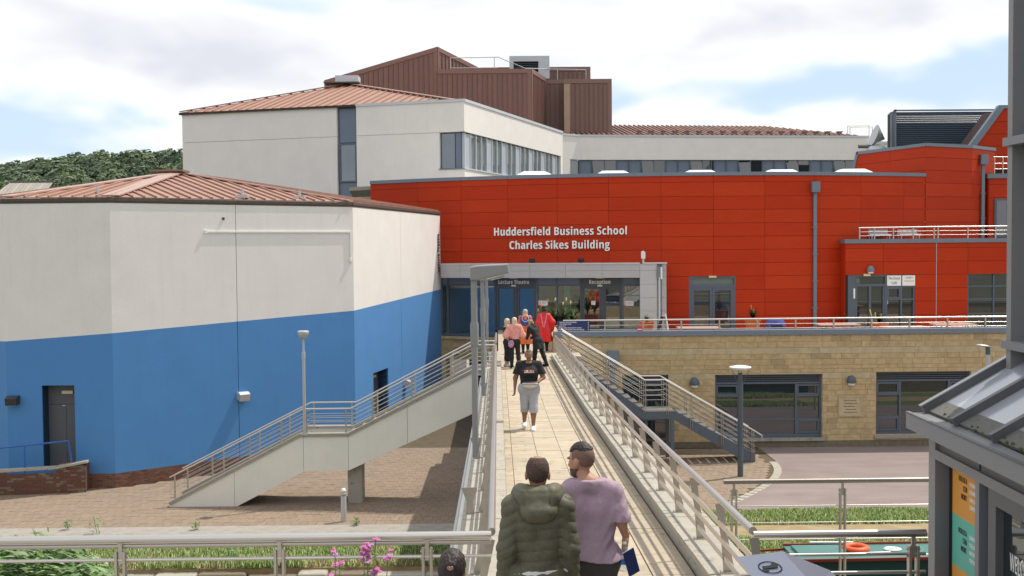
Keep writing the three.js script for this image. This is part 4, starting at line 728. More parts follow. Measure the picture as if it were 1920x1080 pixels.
  rebase(red, [10, FL, 58]);
  // floodlights and mast on the portal roof
  for (const [x, d, l] of [[1.72, 57.0, 'small black floodlight on the portal roof over the lecture theatre doors'], [4.12, 56.5, 'small black floodlight on the portal roof over the reception doors']]) { const t = thing('floodlight', l, 'floodlight', undefined, [x, 7.3, d]); part(t, 'housing', rbx(-0.16, 0.16, 0.04, 0.24, -0.1, 0.1, 0.03), M.black); part(t, 'bracket', bx(-0.03, 0.03, 0, 0.06, -0.03, 0.03), M.black); }
  { const t = thing('antenna', 'white antenna box on a short mast on the portal roof', 'antenna', undefined, [7.1, 7.28, 55.75]); part(t, 'mast', cyl(new THREE.Vector3(0, 0, 0), new THREE.Vector3(0, 0.3, 0), 0.05, 8), M.galv); part(t, 'housing', poly([[-0.1, 0.22], [0.1, 0.22], [0.1, 0.52], [0.02, 0.6], [-0.1, 0.56]], -0.06, 0.06), M.lampWhite); }
}
// ================================================================ white rendered building behind
const wb = thing('white_building', 'tall pale rendered building with ribbon windows and pink hipped roof behind the red one', 'building');
{
  const L = [-20.68, 76.15], K = [-1.94, 70], Rr = [5.22, 90.45], T = 16.95;
  const FL1 = frame(...L, ...K), FR = frame(...K, ...Rr), len = FL1.len;
  const sx = [11.2, 12.55], cw = len - 1.62;
  part(wb, 'wall_core', mg([bx(0.2, len - 0.3, 0, T, -1.0, -0.3, FL1), bx(0.3, FR.len, 0, T, -1.0, -0.35, FR)]), M.joint);
  const pn = (F, pts) => part(wb, 'wall_panel', poly(pts, -0.3, 0, F), M.white);
  pn(FL1, rect(0, sx[0], 0, 15.12)); pn(FL1, rect(0, sx[0], 15.14, T)); pn(FL1, rect(sx[1], cw, 0, 15.12)); pn(FL1, rect(sx[1], len, 15.14, T)); pn(FL1, rect(cw, len, 0, 12.86));
  pn(FR, rect(0, FR.len, 15.14, T)); pn(FR, rect(0, FR.len, 0, 12.86)); pn(FR, rect(FR.len - 0.6, FR.len, 12.86, 15.14));
  // full height strip of window and infill
  { const w = part(wb, 'strip_window', bx(sx[0], sx[1], 10, T, -0.3, -0.2, FL1), M.frameB); w.userData.label = 'tall narrow strip of blue grey panels and one window';
    for (const [a, b, m, n] of [[14.75, 16.85, M.infill, 'infill_panel'], [12.35, 14.6, M.glassBlue, 'pane'], [10, 12.2, M.infill, 'infill_panel']]) part(w, n, bx(sx[0] + 0.14, sx[1] - 0.08, a, b, -0.2, -0.14, FL1), m);
    part(w, 'window_frame', mg([bx(sx[0] + 0.1, sx[0] + 0.2, 12.25, 14.7, -0.14, -0.09, FL1), bx(sx[1] - 0.16, sx[1] - 0.06, 12.25, 14.7, -0.14, -0.09, FL1), bx(sx[0] + 0.2, sx[1] - 0.16, 14.6, 14.7, -0.14, -0.09, FL1), bx(sx[0] + 0.2, sx[1] - 0.16, 12.25, 12.35, -0.14, -0.09, FL1)]), M.frameB); }
  { const w = part(wb, 'corner_window', bx(cw, len - 0.25, 12.86, 15.13, -0.3, -0.22, FL1), M.frameB); part(w, 'pane', bx(cw + 0.1, cw + 0.95, 12.95, 15.05, -0.22, -0.16, FL1), M.glassBlue); part(w, 'infill_panel', bx(cw + 1.02, len - 0.27, 12.92, 15.08, -0.22, -0.13, FL1), M.infill); part(w, 'sill', bx(cw - 0.05, len, 12.86, 12.92, -0.2, 0.05, FL1), M.coping); }
  { const w = part(wb, 'ribbon_window', bx(0.26, FR.len - 0.6, 12.86, 15.13, -0.34, -0.26, FR), M.frameB); w.userData.label = 'ribbon of panes alternating with pale panels'; const n = 21, st = (FR.len - 0.9) / n;
    for (let i = 0; i < n; i++) { const a = 0.28 + i * st, pale = [0, 4, 7, 10, 13, 16, 19].includes(i), open = [8, 14].includes(i); part(w, pale ? 'infill_panel' : 'pane', bx(a + 0.06, a + st - 0.02, 12.95, 15.05, -0.24, pale ? -0.12 : -0.16, FR), pale ? M.infillPale : M.glassPale); part(w, 'mullion', bx(a - 0.02, a + 0.06, 12.92, 15.1, -0.26, -0.06, FR), M.copingPale); }
    part(w, 'sill', bx(0, FR.len, 12.86, 12.94, -0.2, 0.06, FR), M.copingPale); }
  part(wb, 'roof_coping', bx(sx[1] - 0.02, len + 0.03, T, T + 0.17, -0.5, 0.06, FL1), M.copingPale); part(wb, 'roof_coping', bx(0.02, FR.len, T, T + 0.17, -0.5, 0.06, FR), M.copingPale);
  part(wb, 'gutter', bx(-0.15, sx[1] - 0.04, T, T + 0.13, -0.5, 0.15, FL1), M.brownDark);
  const eL = new THREE.Vector3(-0.1, T + 0.12, 0.1).applyMatrix4(FL1), eR = new THREE.Vector3(len - 0.8, T + 0.12, -0.5).applyMatrix4(FL1), ap = P(-10.4, 19.6, 81.5);
  roofPlane(wb, eL, eR, [ap], 0.62, M.roof, 0.07, 0.07);
  part(wb, 'hip_cap', bar(eL.clone().add(P(0, 0.1, 0)), ap.clone().add(P(0, 0.12, 0)), 0.5, 0.05), M.roofCap); part(wb, 'hip_cap', bar(eR.clone().add(P(0, 0.1, 0)), ap.clone().add(P(0, 0.12, 0)), 0.5, 0.05), M.roofCap);
  part(wb, 'back_roof', (() => { const g = new THREE.BufferGeometry(); g.setAttribute('position', new THREE.Float32BufferAttribute([...eL.toArray(), ...ap.toArray(), -14, 17, -92, ...ap.toArray(), ...eR.toArray(), 4, 17, -92, ...ap.toArray(), 4, 17, -92, -14, 17, -92], 3)); g.computeVertexNormals(); g.setAttribute('uv', new THREE.Float32BufferAttribute(new Float32Array(18), 2)); return g; })(), M.roof[0]);
  { const v = part(wb, 'roof_vent_box', W(-11.2, -9.6, 19.7, 20.15, 80.6, 82), M.copingPale); part(v, 'vent_skirt', W(-12.0, -9.5, 19.62, 19.69, 80.4, 82.2), M.concreteDark); }
  // right wing
  const a0 = [5.22, 91.4], a1 = [6.73, 92.73], a2 = [31.06, 95.48], T2 = 16.9; const Fa = frame(...a0, ...a1), Fb = frame(...a1, ...a2);
  part(wb, 'wall_core', mg([bx(0, Fa.len, 0, T2, -0.8, -0.3, Fa), bx(0, Fb.len, 0, T2, -0.8, -0.3, Fb)]), M.joint);
  part(wb, 'wall_panel', bx(0, Fa.len, 15.05, T2, -0.3, 0, Fa), M.white); part(wb, 'wall_panel', bx(0, Fb.len, 15.05, T2, -0.3, 0, Fb), M.white); part(wb, 'wall_panel', bx(0, Fb.len, 5, 13.0, -0.3, 0, Fb), M.white); part(wb, 'wall_panel', bx(0, 0.9, 5, 15.05, -0.3, 0, Fa), M.white); part(wb, 'wall_panel', bx(-0.3, 0, 5, T2, -0.6, 0, Fa), M.white);
  part(wb, 'roof_coping', bx(0, Fa.len, T2, T2 + 0.17, -0.5, 0.06, Fa), M.copingPale); part(wb, 'roof_coping', bx(0, Fb.len, T2, T2 + 0.17, -0.5, 0.06, Fb), M.copingPale);
  { const w = part(wb, 'ribbon_window', bx(0, Fb.len, 13.0, 15.05, -0.32, -0.26, Fb), M.frameB); w.userData.label = 'long ribbon of blue grey panels with tilted open panes'; const n = 24, st = Fb.len / n;
    for (let i = 0; i < n; i++) { const a = i * st, k = i % 4, open = k === 1 && i < 23; part(w, k === 0 ? 'infill_panel' : k === 3 ? 'infill_panel' : 'pane', bx(a + 0.05, a + st - 0.05, 13.0, 15.0, -0.26, -0.2, Fb), k === 0 || k === 3 ? M.infill : M.glass);
      if (open) part(w, 'open_pane', bar(new THREE.Vector3(a + st / 2, 14.85, -0.12).applyMatrix4(Fb), new THREE.Vector3(a + st / 2, 13.0, 0.32).applyMatrix4(Fb), 0.92, 0.04, new THREE.Vector3(0, 0, 1)), M.glass);
      part(w, 'mullion', bx(a - 0.05, a + 0.05, 13.0, 15.05, -0.26, -0.12, Fb), M.frameB); }
    part(w, 'pane', bx(0.9, Fa.len, 13.0, 15.0, -0.32, -0.2, Fa), M.glassPale); }
  const e0 = P(5.6, 17.05, 93.6), e1 = P(30.8, 17.05, 96.4);
  roofPlane(wb, e0, e1, [P(7, 18.75, 102), P(24.2, 18.7, 103.2)], 0.42, [M.brownTrim, M.roof[0], M.brownTrim], 0.12, 0.12);
  for (let i = 0; i < 18; i++) { const t = (i + 1.2) / 19.4, x = mix(10.6, 30.2, t), d = mix(94.9, 97.1, t); part(wb, 'roof_cowl', mg([W(x - 0.16, x + 0.16, 17.3, 17.5, d - 0.2, d + 0.2), W(x - 0.24, x + 0.24, 17.5, 17.58, d - 0.26, d + 0.26)]), M.brownTrim); }
  // access hatch rails and annex at the right end
  part(wb, 'annex', W(31.2, 36, 10, 16.3, 94.5, 97), M.white); part(wb, 'annex_coping', W(31.1, 36.1, 16.3, 16.5, 94.4, 97), M.copingPale);
  for (const [x0, x1, d] of [[29.6, 31.4, 96.6], [30.1, 32.0, 97.6]]) part(wb, 'roof_hoop', mg([cyl(P(x0, 17, d), P(x0, 18.0, d), 0.03), cyl(P(x0, 18, d), P(x1, 18.03, d), 0.03), cyl(P(x1, 18, d), P(x1, 16.5, d), 0.03)]), M.steelDull);
  rebase(wb, [0, 0, 85]);
}
// ================================================================ brown clad plant rooms on its roof
const bt = thing('brown_tower', 'group of brown ribbed metal plant rooms standing on the white building', 'building');
{
  function clad(F, L, yb, yt, trimL = 0.28, trimR = 0.28, top = 0.35, sp = 0.4) { // yt: height at x, may slope
    const f = typeof yt === 'function' ? yt : () => yt;
    part(bt, 'backing', poly([[0, yb], [L, yb], [L, f(L)], [0, f(0)]], -0.2, -0.04, F), M.brownDark);
    part(bt, 'top_trim', poly([[0, f(0) - top], [L, f(L) - top], [L, f(L)], [0, f(0)]], -0.04, 0.06, F), M.brownTrim);
    if (trimL) part(bt, 'corner_trim', poly([[0, yb], [trimL, yb], [trimL, f(trimL) - top], [0, f(0) - top]], -0.04, 0.055, F), M.brownTrim);
    if (trimR) part(bt, 'corner_trim', poly([[L - trimR, yb], [L, yb], [L, f(L) - top], [L - trimR, f(L - trimR) - top]], -0.04, 0.055, F), M.brownTrim);
    const n = Math.round((L - trimL - trimR) / sp), w = (L - trimL - trimR) / n;
    for (let i = 0; i < n; i++) { const a = trimL + i * w + 0.012, b = trimL + (i + 1) * w - 0.012; part(bt, 'cladding_strip', mg([poly([[a, yb], [b, yb], [b, f(b) - top], [a, f(a) - top]], -0.04, -0.01, F), poly([[b - 0.055, yb], [b, yb], [b, f(b) - top], [b - 0.055, f(b) - top]], -0.01, 0.05, F)]), M.brown[i % 3]); }
  }
  const f1 = frame(-13.65, 92, -4.63, 92); clad(f1, f1.len, 16, x => mix(21.45, 24.05, x / f1.len));
  const f1s = frame(-4.63, 92, -1.31, 97.2); clad(f1s, f1s.len, 20, x => mix(24.05, 23.1, x / f1s.len), 0.2, 0, 0.35, 0.5);
  const f2 = frame(-4.63, 91.7, 2.84, 91.7); clad(f2, f2.len, 16, 22.22, 0, 0.3);
  const f2s = frame(2.84, 91.7, 4.2, 97); clad(f2s, f2s.len, 16, x => mix(22.22, 22.25, x / f2s.len), 0.3, 0.3, 0.35, 0.5);
  const f3 = frame(4.2, 97, 5.75, 97); clad(f3, f3.len, 16, 22.1, 0, 0.0);
  const f4 = frame(5.62, 95.5, 9.61, 95.5); clad(f4, f4.len, 17.0, 21.92, 0.62, 0.32);
  part(bt, 'tan_column', bx(0.02, 0.5, 17.05, 21.5, 0.055, 0.09, f4), M.tan);
  const f5 = frame(-1.31, 100, 8.22, 100); clad(f5, f5.len, 20, 23.62);
  part(bt, 'block', mg([W(-13.6, -4.6, 16, 21.3, 92.2, 100), W(-4.6, 2.7, 16, 22, 92, 97), W(5.7, 9.55, 17, 21.8, 95.7, 100), W(-1.3, 8.2, 20, 23.5, 100.2, 104)]), M.brownDark);
  rebase(bt, [-1, 16, 94]);
  const u = thing('plant_unit', 'pale grey rooftop air handling unit with a dark intake among the brown plant rooms', 'roof unit', undefined, [2.85, 22.2, 97.5]);
  part(u, 'housing', poly(rect(-1.68, 1.68, 0, 1.9), -0.8, 0.5, undefined, [rect(-1.35, 0.75, 0.55, 1.45)]), M.copingPale); part(u, 'intake', bx(-1.35, 0.75, 0.55, 1.45, -0.3, 0.1), M.dark); for (let k = 0; k < 5; k++) part(u, 'intake_slat', bx(-1.35, 0.75, 0.6 + k * 0.17, 0.64 + k * 0.17, 0.1, 0.3), M.frameD);
  const r = thing('roof_railing', 'thin pale safety railing on the brown roof', 'railing');
  for (const [a, b] of [[P(-3.6, 22.3, 92), P(-3.6, 23.15, 92)], [P(-3.6, 23.15, 92), P(0.2, 23.2, 92)], [P(-3.6, 22.35, 92), P(0.2, 22.35, 92)], [P(0.2, 23.2, 92), P(2.4, 22.6, 94)], [P(-0.1, 22.25, 92), P(-0.1, 23.2, 92)], [P(4.4, 23.0, 97), P(7.6, 22.9, 97)], [P(7.6, 22.0, 97), P(7.6, 22.9, 97)], [P(5.2, 22.0, 97), P(5.2, 22.95, 97)], [P(2.4, 22.6, 94), P(4.4, 23.0, 97)]]) part(r, 'rail', cyl(a, b, 0.035, 6), M.galv);
  rebase(r, [1, 22.2, 94]);
}
// ================================================================ louvred plant screen and red gable at the right
{
  const t = thing('louvre_screen', 'dark blue grey louvred plant screen behind the red roof', 'plant screen');
  const x0 = 26.1, x1 = 33.6, d = 75;
  part(t, 'backing', W(x0, x1, 13.4, 16.7, d + 0.25, d + 1.5), M.black);
  for (let k = 0; k < 25; k++) { const y = 13.45 + k * 0.132; part(t, 'louvre_blade', bar(P(x0, y, d - 0.02), P(x1, y, d - 0.02), 0.2, 0.02, new THREE.Vector3(0, 1, 0.9).normalize()), M.frameB); }
  part(t, 'corner_post', W(x0 - 0.06, x0 + 0.02, 13.4, 16.85, d - 0.15, d + 0.2), M.coping); part(t, 'corner_post', W(x0 - 0.3, x0 - 0.22, 13.4, 16.7, d - 0.1, d + 0.1), M.coping); part(t, 'top_rail', W(x0 - 0.06, x1 + 0.8, 16.75, 16.83, d - 0.15, d + 0.1), M.coping);
  part(t, 'bracket', poly([[-0.4, 0], [0.05, 0], [0.05, 0.22], [-0.1, 0.12]], -0.04, 0.04, new THREE.Matrix4().makeTranslation(x0 - 0.1, 16.6, -d)), M.coping);
  rebase(t, [30, 13.4, d]);
  const c = thing('roof_duct', 'pale conical roof ducts and pipe beside the louvred plant screen', 'roof duct', undefined, [25.2, 13.4, 76]);
  part(c, 'cone', new THREE.ConeGeometry(0.75, 0.8, 16).rotateZ(-1.9).translate(0.2, 1.75, 0), M.aluPale); part(c, 'cowl', new THREE.SphereGeometry(0.7, 14, 8).scale(1, 0.6, 1).translate(0.0, 0.85, 0), M.copingPale); part(c, 'pipe', cyl(new THREE.Vector3(-1.2, 1.15, 0), new THREE.Vector3(0, 1.15, 0), 0.12), M.concreteDark); part(c, 'stand', cyl(new THREE.Vector3(0.1, 0, 0), new THREE.Vector3(0.1, 1.0, 0), 0.3), M.dark);
  const g = thing('red_gable', 'slanting red clad gable with grey edge coping at the top right', 'building');
  const F = new THREE.Matrix4().makeTranslation(0, 0, -70);
  part(g, 'backing', poly([[28.9, 8], [38, 8], [38, 16.3], [31.0, 16.3], [29.3, 14.0]], -3, -0.05, F), M.redBack);
  const ed = y => y < 14 ? 29.0 : mix(29.3, 31.0, (y - 14) / 2.3);
  for (const [y0, y1] of [[12.6, 13.3], [13.3, 14.02], [14.02, 14.75], [14.75, 15.5], [15.5, 16.3]]) part(g, 'cladding_panel', poly([[ed(y0) + 0.02, y0 + 0.01], [38, y0 + 0.01], [38, y1 - 0.01], [ed(y1) + 0.02, y1 - 0.01]], -0.03, 0, F), pick(M.red.slice(0, 3)));
  part(g, 'edge_coping', poly([[28.75, 13.85], [29.2, 13.85], [31.0, 16.3], [38, 16.3], [38, 16.5], [30.7, 16.5]], -0.3, 0.08, F), M.coping);
  rebase(g, [33, 8, 70]);
}
// ================================================================ house and wooded hill far left
{
  const h = thing('house', 'old house with a grey tiled roof and pale gable below the wooded hill', 'house');
  part(h, 'wall', W(-52, -36.6, 0, 12.0, 88, 94), M.white); part(h, 'gable', poly([[-41.2, 12], [-38.6, 12.0], [-38.6, 12.2], [-40.4, 14.6], [-43.5, 14.6], [-44, 12]], -87.9, -86.5), M.white);
  roofPlane(h, P(-38.6, 12.0, 87.6), P(-34.6, 12.0, 87.6), [P(-38.0, 13.45, 90.5), P(-34.7, 13.45, 90.5)], 0.3, [M.concrete, M.kerb, M.concrete], 0.02);
  part(h, 'gable_wall', W(-36.6, -34.8, 0, 12.0, 87.8, 94), M.white); part(h, 'ridge', bar(P(-38.1, 13.52, 90.5), P(-34.6, 13.52, 90.5), 0.3, 0.12), M.concreteDark); part(h, 'verge', bar(P(-38.6, 12.2, 86.4), P(-40.5, 14.7, 86.4), 0.2, 0.1), M.concreteDark);
  rebase(h, [-40, 0, 90]);
  const prof = x => 47 + 9 * sstep(-300, -160, x) + 3 * N3(x * 0.02, 1, 1);
  const g = new THREE.PlaneGeometry(640, 420, 64, 40).rotateX(-Math.PI / 2), p = g.attributes.position;
  for (let i = 0; i < p.count; i++) { const x = p.getX(i) - 200, z = p.getZ(i), t = clamp((210 - z) / 200); p.setX(i, x); p.setZ(i, z - 660); p.setY(i, -3 + prof(x) * sstep(0, 1, t) + 2 * N3(x * 0.03, z * 0.03, 4)); }
  g.computeVertexNormals(); muv(g); struct('hill', g, M.turf);
  // the wood on it: leaf-clump crowns
  const q = rng(401), pos = [], nor = [], idx = [];
  for (let i = 0; i < 1100; i++) {
    const a = q() * 6.283, ph = Math.acos(1 - 1.75 * q()), lob = 1 + 0.35 * N3(Math.cos(a) * 2.2, ph * 2.2, Math.sin(a) * 2.2 + 3), r = (0.72 + 0.3 * Math.pow(q(), 0.5)) * lob, dir = new THREE.Vector3(Math.sin(ph) * Math.cos(a), Math.cos(ph), Math.sin(ph) * Math.sin(a));
    const c = dir.clone().multiplyScalar(r), n = dir.clone().add(new THREE.Vector3(q() - 0.5, q() - 0.5, q() - 0.5).multiplyScalar(1.3)).normalize(), u = new THREE.Vector3(q() - 0.5, q() - 0.5, q() - 0.5).cross(n).normalize(), v = n.clone().cross(u), s = 0.05 + 0.065 * q(), b = pos.length / 3;
    for (const [k, l] of [[-1, -0.6], [1, -0.7], [0.8, 0.8], [-0.7, 1]]) { const w = c.clone().addScaledVector(u, k * s).addScaledVector(v, l * s); pos.push(w.x, w.y, w.z); nor.push(n.x, n.y, n.z); } idx.push(b, b + 1, b + 2, b, b + 2, b + 3);
  }
  const cg = new THREE.BufferGeometry(); cg.setAttribute('position', new THREE.Float32BufferAttribute(pos, 3)); cg.setAttribute('normal', new THREE.Float32BufferAttribute(nor, 3)); cg.setIndex(idx);
  const im = new THREE.InstancedMesh(cg, mat(1, 1, 1, 0.9, { side: THREE.DoubleSide, transmission: 0.4 }), 620), m4 = new THREE.Matrix4(), c = new THREE.Color();
  for (let i = 0; i < 620; i++) {
    const x = mix(-330, -120, q()), z = -mix(470, 675, Math.sqrt(q())), t = clamp((210 - (z + 660)) / 200), y = -3 + prof(x) * sstep(0, 1, t), s = mix(5.5, 10.5, q());
    m4.makeRotationY(q() * 6.28).scale(new THREE.Vector3(s * mix(0.85, 1.15, q()), s * mix(0.75, 1.0, q()), s)).setPosition(x, y + s * 0.25, z); im.setMatrixAt(i, m4);
    const k = q(), e = mix(0.75, 1.3, q()); c.setRGB(mix(0.07, 0.115, k) * e, mix(0.12, 0.165, k) * e, mix(0.055, 0.06, k) * e); im.setColorAt(i, c);
  }
  im.name = 'woodland'; im.castShadow = im.receiveShadow = true; scene.add(im); stuff(tag(im, 'dense green broadleaf woodland covering the far hill', 'woodland'));
}
// ================================================================ terrace furniture
function spray(n, h, spread, w, seed, droop = 0.5) { // strap leaves fountaining from one point
  const q = rng(seed), pos = [], nor = [];
  for (let i = 0; i < n; i++) { const a = q() * 6.28, l = h * mix(0.6, 1.15, q()), o = spread * mix(0.2, 1, q()), ca = Math.cos(a), sa = Math.sin(a), pw = w * mix(0.7, 1.2, q()); let px = 0, py = 0;
    for (let k = 0; k < 4; k++) { const t = (k + 1) / 4, x = o * t * t * (1 + 0.3 * t), y = l * (t - droop * t * t * t * o / spread), w0 = pw * (1 - k / 4.2), w1 = pw * (1 - (k + 1) / 4.2);
      const A = [px * ca - sa * w0, py, px * sa + ca * w0], B = [px * ca + sa * w0, py, px * sa - ca * w0], C = [x * ca + sa * w1, y, x * sa - ca * w1], D = [x * ca - sa * w1, y, x * sa + ca * w1]; pos.push(...A, ...B, ...C, ...A, ...C, ...D); for (let j = 0; j < 6; j++) nor.push(-ca * 0.6, 0.8, -sa * 0.6); px = x; py = y; } }
  const g = new THREE.BufferGeometry(); g.setAttribute('position', new THREE.Float32BufferAttribute(pos, 3)); g.setAttribute('normal', new THREE.Float32BufferAttribute(nor, 3)); return g;
}
M.strap = mat(0.10, 0.19, 0.045, 0.7, { side: THREE.DoubleSide, transmission: 0.2 }); M.strapPale = mat(0.36, 0.42, 0.16, 0.7, { side: THREE.DoubleSide, transmission: 0.2 }); M.flame = mat(0.62, 0.2, 0.05, 0.7); M.flameY = mat(0.7, 0.5, 0.1, 0.7);
{
  const pot = (x, d, w, h, label, mt) => { const t = thing('planter', label, 'planter', undefined, [x, FL, d]); const p = part(t, 'pot', new THREE.LatheGeometry([[0, 0], [w * 0.72, 0], [w, h - 0.06], [w * 1.06, h - 0.06], [w * 1.06, h], [w * 0.92, h], [w * 0.9, h - 0.08], [0, h - 0.08]].map(p => new THREE.Vector2(...p)), 20), mt); part(p, 'soil', new THREE.CircleGeometry(w * 0.9, 16).rotateX(-Math.PI / 2).translate(0, h - 0.05, 0), M.paverJoint); return t; };
  let t = pot(6.9, 53, 0.34, 0.72, 'orange pot with a pale trailing plant beside the entrance pier', M.orangePot); part(t, 'foliage', spray(110, 0.5, 0.45, 0.03, 5, 0.9).translate(0, 0.66, 0), M.strapPale);
  t = pot(11.9, 53.3, 0.36, 0.76, 'orange pot with an arching grassy plant beside the red wall doors', M.orangePot); part(t, 'foliage', spray(120, 0.75, 0.55, 0.03, 6, 0.7).translate(0, 0.7, 0), M.strap); part(t, 'flower_spike', cyl(new THREE.Vector3(0, 0.7, 0), new THREE.Vector3(-0.08, 1.42, 0), 0.012, 6, 0.03), M.flame);
  t = pot(17.9, 53.5, 0.4, 0.5, 'low orange pot with yellow flowers in front of the cafe door', M.orangePot); part(t, 'foliage', spray(130, 0.7, 0.6, 0.03, 8, 0.7).translate(0, 0.45, 0), M.strap); for (const [x, y] of [[-0.45, 1.15], [-0.2, 1.0], [0.1, 0.95]]) part(t, 'flower_spike', cyl(new THREE.Vector3(x * 0.6, 0.5, 0), new THREE.Vector3(x, y, 0), 0.008, 5, 0.03), M.flameY);
  { const e = thing('planter', 'rust red box planter of tall red hot pokers beside the entrance glass', 'planter', undefined, [2.85, FL, 52.6]); part(e, 'pot', rbx(-0.85, 0.85, 0, 0.55, -0.35, 0.35, 0.03), mat(0.25, 0.05, 0.025, 0.6)); part(e, 'foliage', mg([-0.6, -0.2, 0.2, 0.6].map((x, i) => { const s = spray(110, 1.15, 0.55, 0.03, 20 + i, 0.5).translate(x, 0.5, 0); s.setAttribute('uv', new THREE.Float32BufferAttribute(new Float32Array(s.attributes.position.count * 2), 2)); return s; })), M.strap);
    for (const [x, y, k] of [[-0.85, 1.5, 0], [-0.55, 1.75, 0], [-0.2, 1.8, 1], [0.15, 1.6, 1], [0.3, 1.8, 1], [0.5, 1.65, 1], [-1.0, 1.3, 0]]) { part(e, 'flower_stem', cyl(new THREE.Vector3(x * 0.5, 0.5, 0), new THREE.Vector3(x, y - 0.1, 0), 0.01, 5), M.strap); part(e, 'flower', new THREE.SphereGeometry(0.045, 8, 6).scale(0.8, 1.9, 0.8).translate(x, y, 0), k ? M.flameY : M.flame); } }
  const b = thing('litter_bin', 'blue domed litter bin on the terrace beside the red wall', 'bin', undefined, [12.4, FL, 51]);
  part(b, 'body', rbx(-0.4, 0.4, 0, 0.66, -0.3, 0.3, 0.04), mat(0.045, 0.055, 0.25, 0.5)); part(b, 'lid', new THREE.CylinderGeometry(0.36, 0.46, 0.2, 20).scale(1, 1, 0.75).translate(0, 0.78, 0), mat(0.06, 0.07, 0.30, 0.45)); part(b, 'opening', bx(-0.25, 0.25, 0.5, 0.62, 0.301, 0.305), M.black);
  const tb = (x, d, l, y = 0.68) => { const t = thing('terrace_table', l, 'table', undefined, [x, FL, d]); part(t, 'table_top', rbx(-0.9, 0.9, y, y + 0.05, -0.45, 0.45, 0.015), mat(0.40, 0.24, 0.19, 0.7)); for (const s of [-0.6, 0.6]) part(t, 'leg', bx(s - 0.04, s + 0.04, 0, y, -0.3, 0.3), M.dark); for (const s of [-0.75, 0.75]) part(t, 'bench', rbx(-0.9, 0.9, 0.42, 0.46, s - 0.14, s + 0.14, 0.01), mat(0.36, 0.22, 0.17, 0.7)); };
  tb(8.6, 49, 'pinkish picnic table on the terrace in front of the red wall doors'); tb(14.9, 50, 'picnic table on the terrace between the blue bin and the cafe'); tb(17.2, 48.2, 'picnic table on the terrace below the cafe door'); tb(19.8, 49.5, 'picnic table on the terrace in front of the cafe window');
  const a = thing('sign_board', 'black and white folding sign board leaning by the portal pier', 'sign', undefined, [7.6, FL, 52]);
  part(a, 'front_panel', bar(new THREE.Vector3(0.16, 0, 0.1), new THREE.Vector3(0.0, 1.08, -0.1), 0.7, 0.04, new THREE.Vector3(1, 0, 0)), M.signWhite); part(a, 'back_panel', bar(new THREE.Vector3(-0.4, 0, -0.15), new THREE.Vector3(-0.1, 1.0, -0.14), 0.65, 0.04, new THREE.Vector3(1, 0, 0)), M.black); part(a, 'hinge', bx(-0.12, 0.02, 0.98, 1.04, -0.2, -0.05), M.galv);
  const ch = (x, l) => { const t = thing('stacked_chair', l, 'chair', 'chairs on the balcony', [x, 8.3, 58.0]); part(t, 'seat', rbx(-0.55, 0.55, 0.24, 0.3, -0.25, 0.25, 0.02), M.galv); part(t, 'backrest', mg([0, 1, 2, 3, 4].map(i => bx(-0.5, 0.5, 0.3 + i * 0.05, 0.335 + i * 0.05, -0.25, -0.22))), M.galv); for (const sx of [-0.45, 0.45]) for (const sz of [-0.2, 0.2]) part(t, 'leg', bx(sx - 0.02, sx + 0.02, 0, 0.28, sz - 0.02, sz + 0.02), M.galv); };
  ch(19.4, 'grey slatted seat near the free end of the balcony railing'); ch(20.9, 'grey slatted seat near the bend of the balcony railing');
  const ns = thing('no_entry_disc', 'small round red and white sign on the terrace railing', 'sign', undefined, [5.66, 4.8, SD + 0.05]); part(ns, 'disc', new THREE.CylinderGeometry(0.11, 0.11, 0.01, 20).rotateX(Math.PI / 2), mat(0.6, 0.03, 0.06, 0.5)); part(ns, 'bar_mark', bx(-0.08, 0.08, -0.02, 0.02, 0.005, 0.009), M.signWhite);
}
// ================================================================ near railings
function nearRail(name, label, x0, x1, y, d, posts, opt = {}) {
  const t = thing(name, label, 'railing'); const r = opt.r || 0.033, lv = opt.levels || [0.16, 0.37, 0.58, 0.79];
  part(t, 'handrail', cyl(P(x0, y, d), P(x1, opt.y1 ?? y, d), r, 20), opt.dark ? M.steelDarkReflect : M.steel);
  if (opt.under) part(t, 'lower_handrail', cyl(P(x0, y - 0.062, d + 0.03), P(x1, (opt.y1 ?? y) - 0.062, d + 0.03), 0.022, 12), M.steelDull);
  for (const l of lv) part(t, 'rail', cyl(P(x0, y - l, d), P(x1, (opt.y1 ?? y) - l, d), opt.wire || 0.0135, 10), M.steel);
  for (const x of posts) { const p = part(t, 'post', W(x - 0.016, x + 0.016, y - 0.2, y - 0.03, d - 0.012, d + 0.012), M.steelDull); for (const s of [-1, 1]) part(p, 'post_plate', rbx(x + s * 0.032 - 0.012, x + s * 0.032 + 0.012, y - (opt.drop || 1.0), y - 0.1, -d - 0.03, -d + 0.03, 0.005), M.steelDull); for (const yy of [0.13, 0.19]) part(p, 'bolt', cyl(P(x - 0.055, y - yy, d), P(x + 0.055, y - yy, d), 0.009, 8), M.steelDull); }
  rebase(t, [x0, y - 1, d]); return t;
}
nearRail('bank_railing', 'broad steel railing across the near left bank, ending at the bridge', -6.5, -0.07, 5.86, 9.2, [-5.5, -3.06, -1.78, -0.59], { under: 1, levels: [0.17, 0.4, 0.63] });
nearRail('bank_railing', 'steel railing from the bridge end to the dark kiosk', 2.06, 3.47, 5.83, 9.22, [3.37], { levels: [0.17, 0.32, 0.45, 0.56, 0.7] });
part(scene.children[scene.children.length - 1], 'corner_post', poly([[-0.07, -0.5], [0.06, -0.5], [0.05, -0.05], [-0.05, -0.05]], -0.02, 0.02), M.dark);
nearRail('bank_railing', 'farther railing with thin wires above the moored boat', 3.06, 7.2, 4.95, 15.5, [3.2, 4.69, 6.2], { dark: 1, levels: [0.34, 0.57, 0.8, 1.03], wire: 0.007, drop: 1.7 });
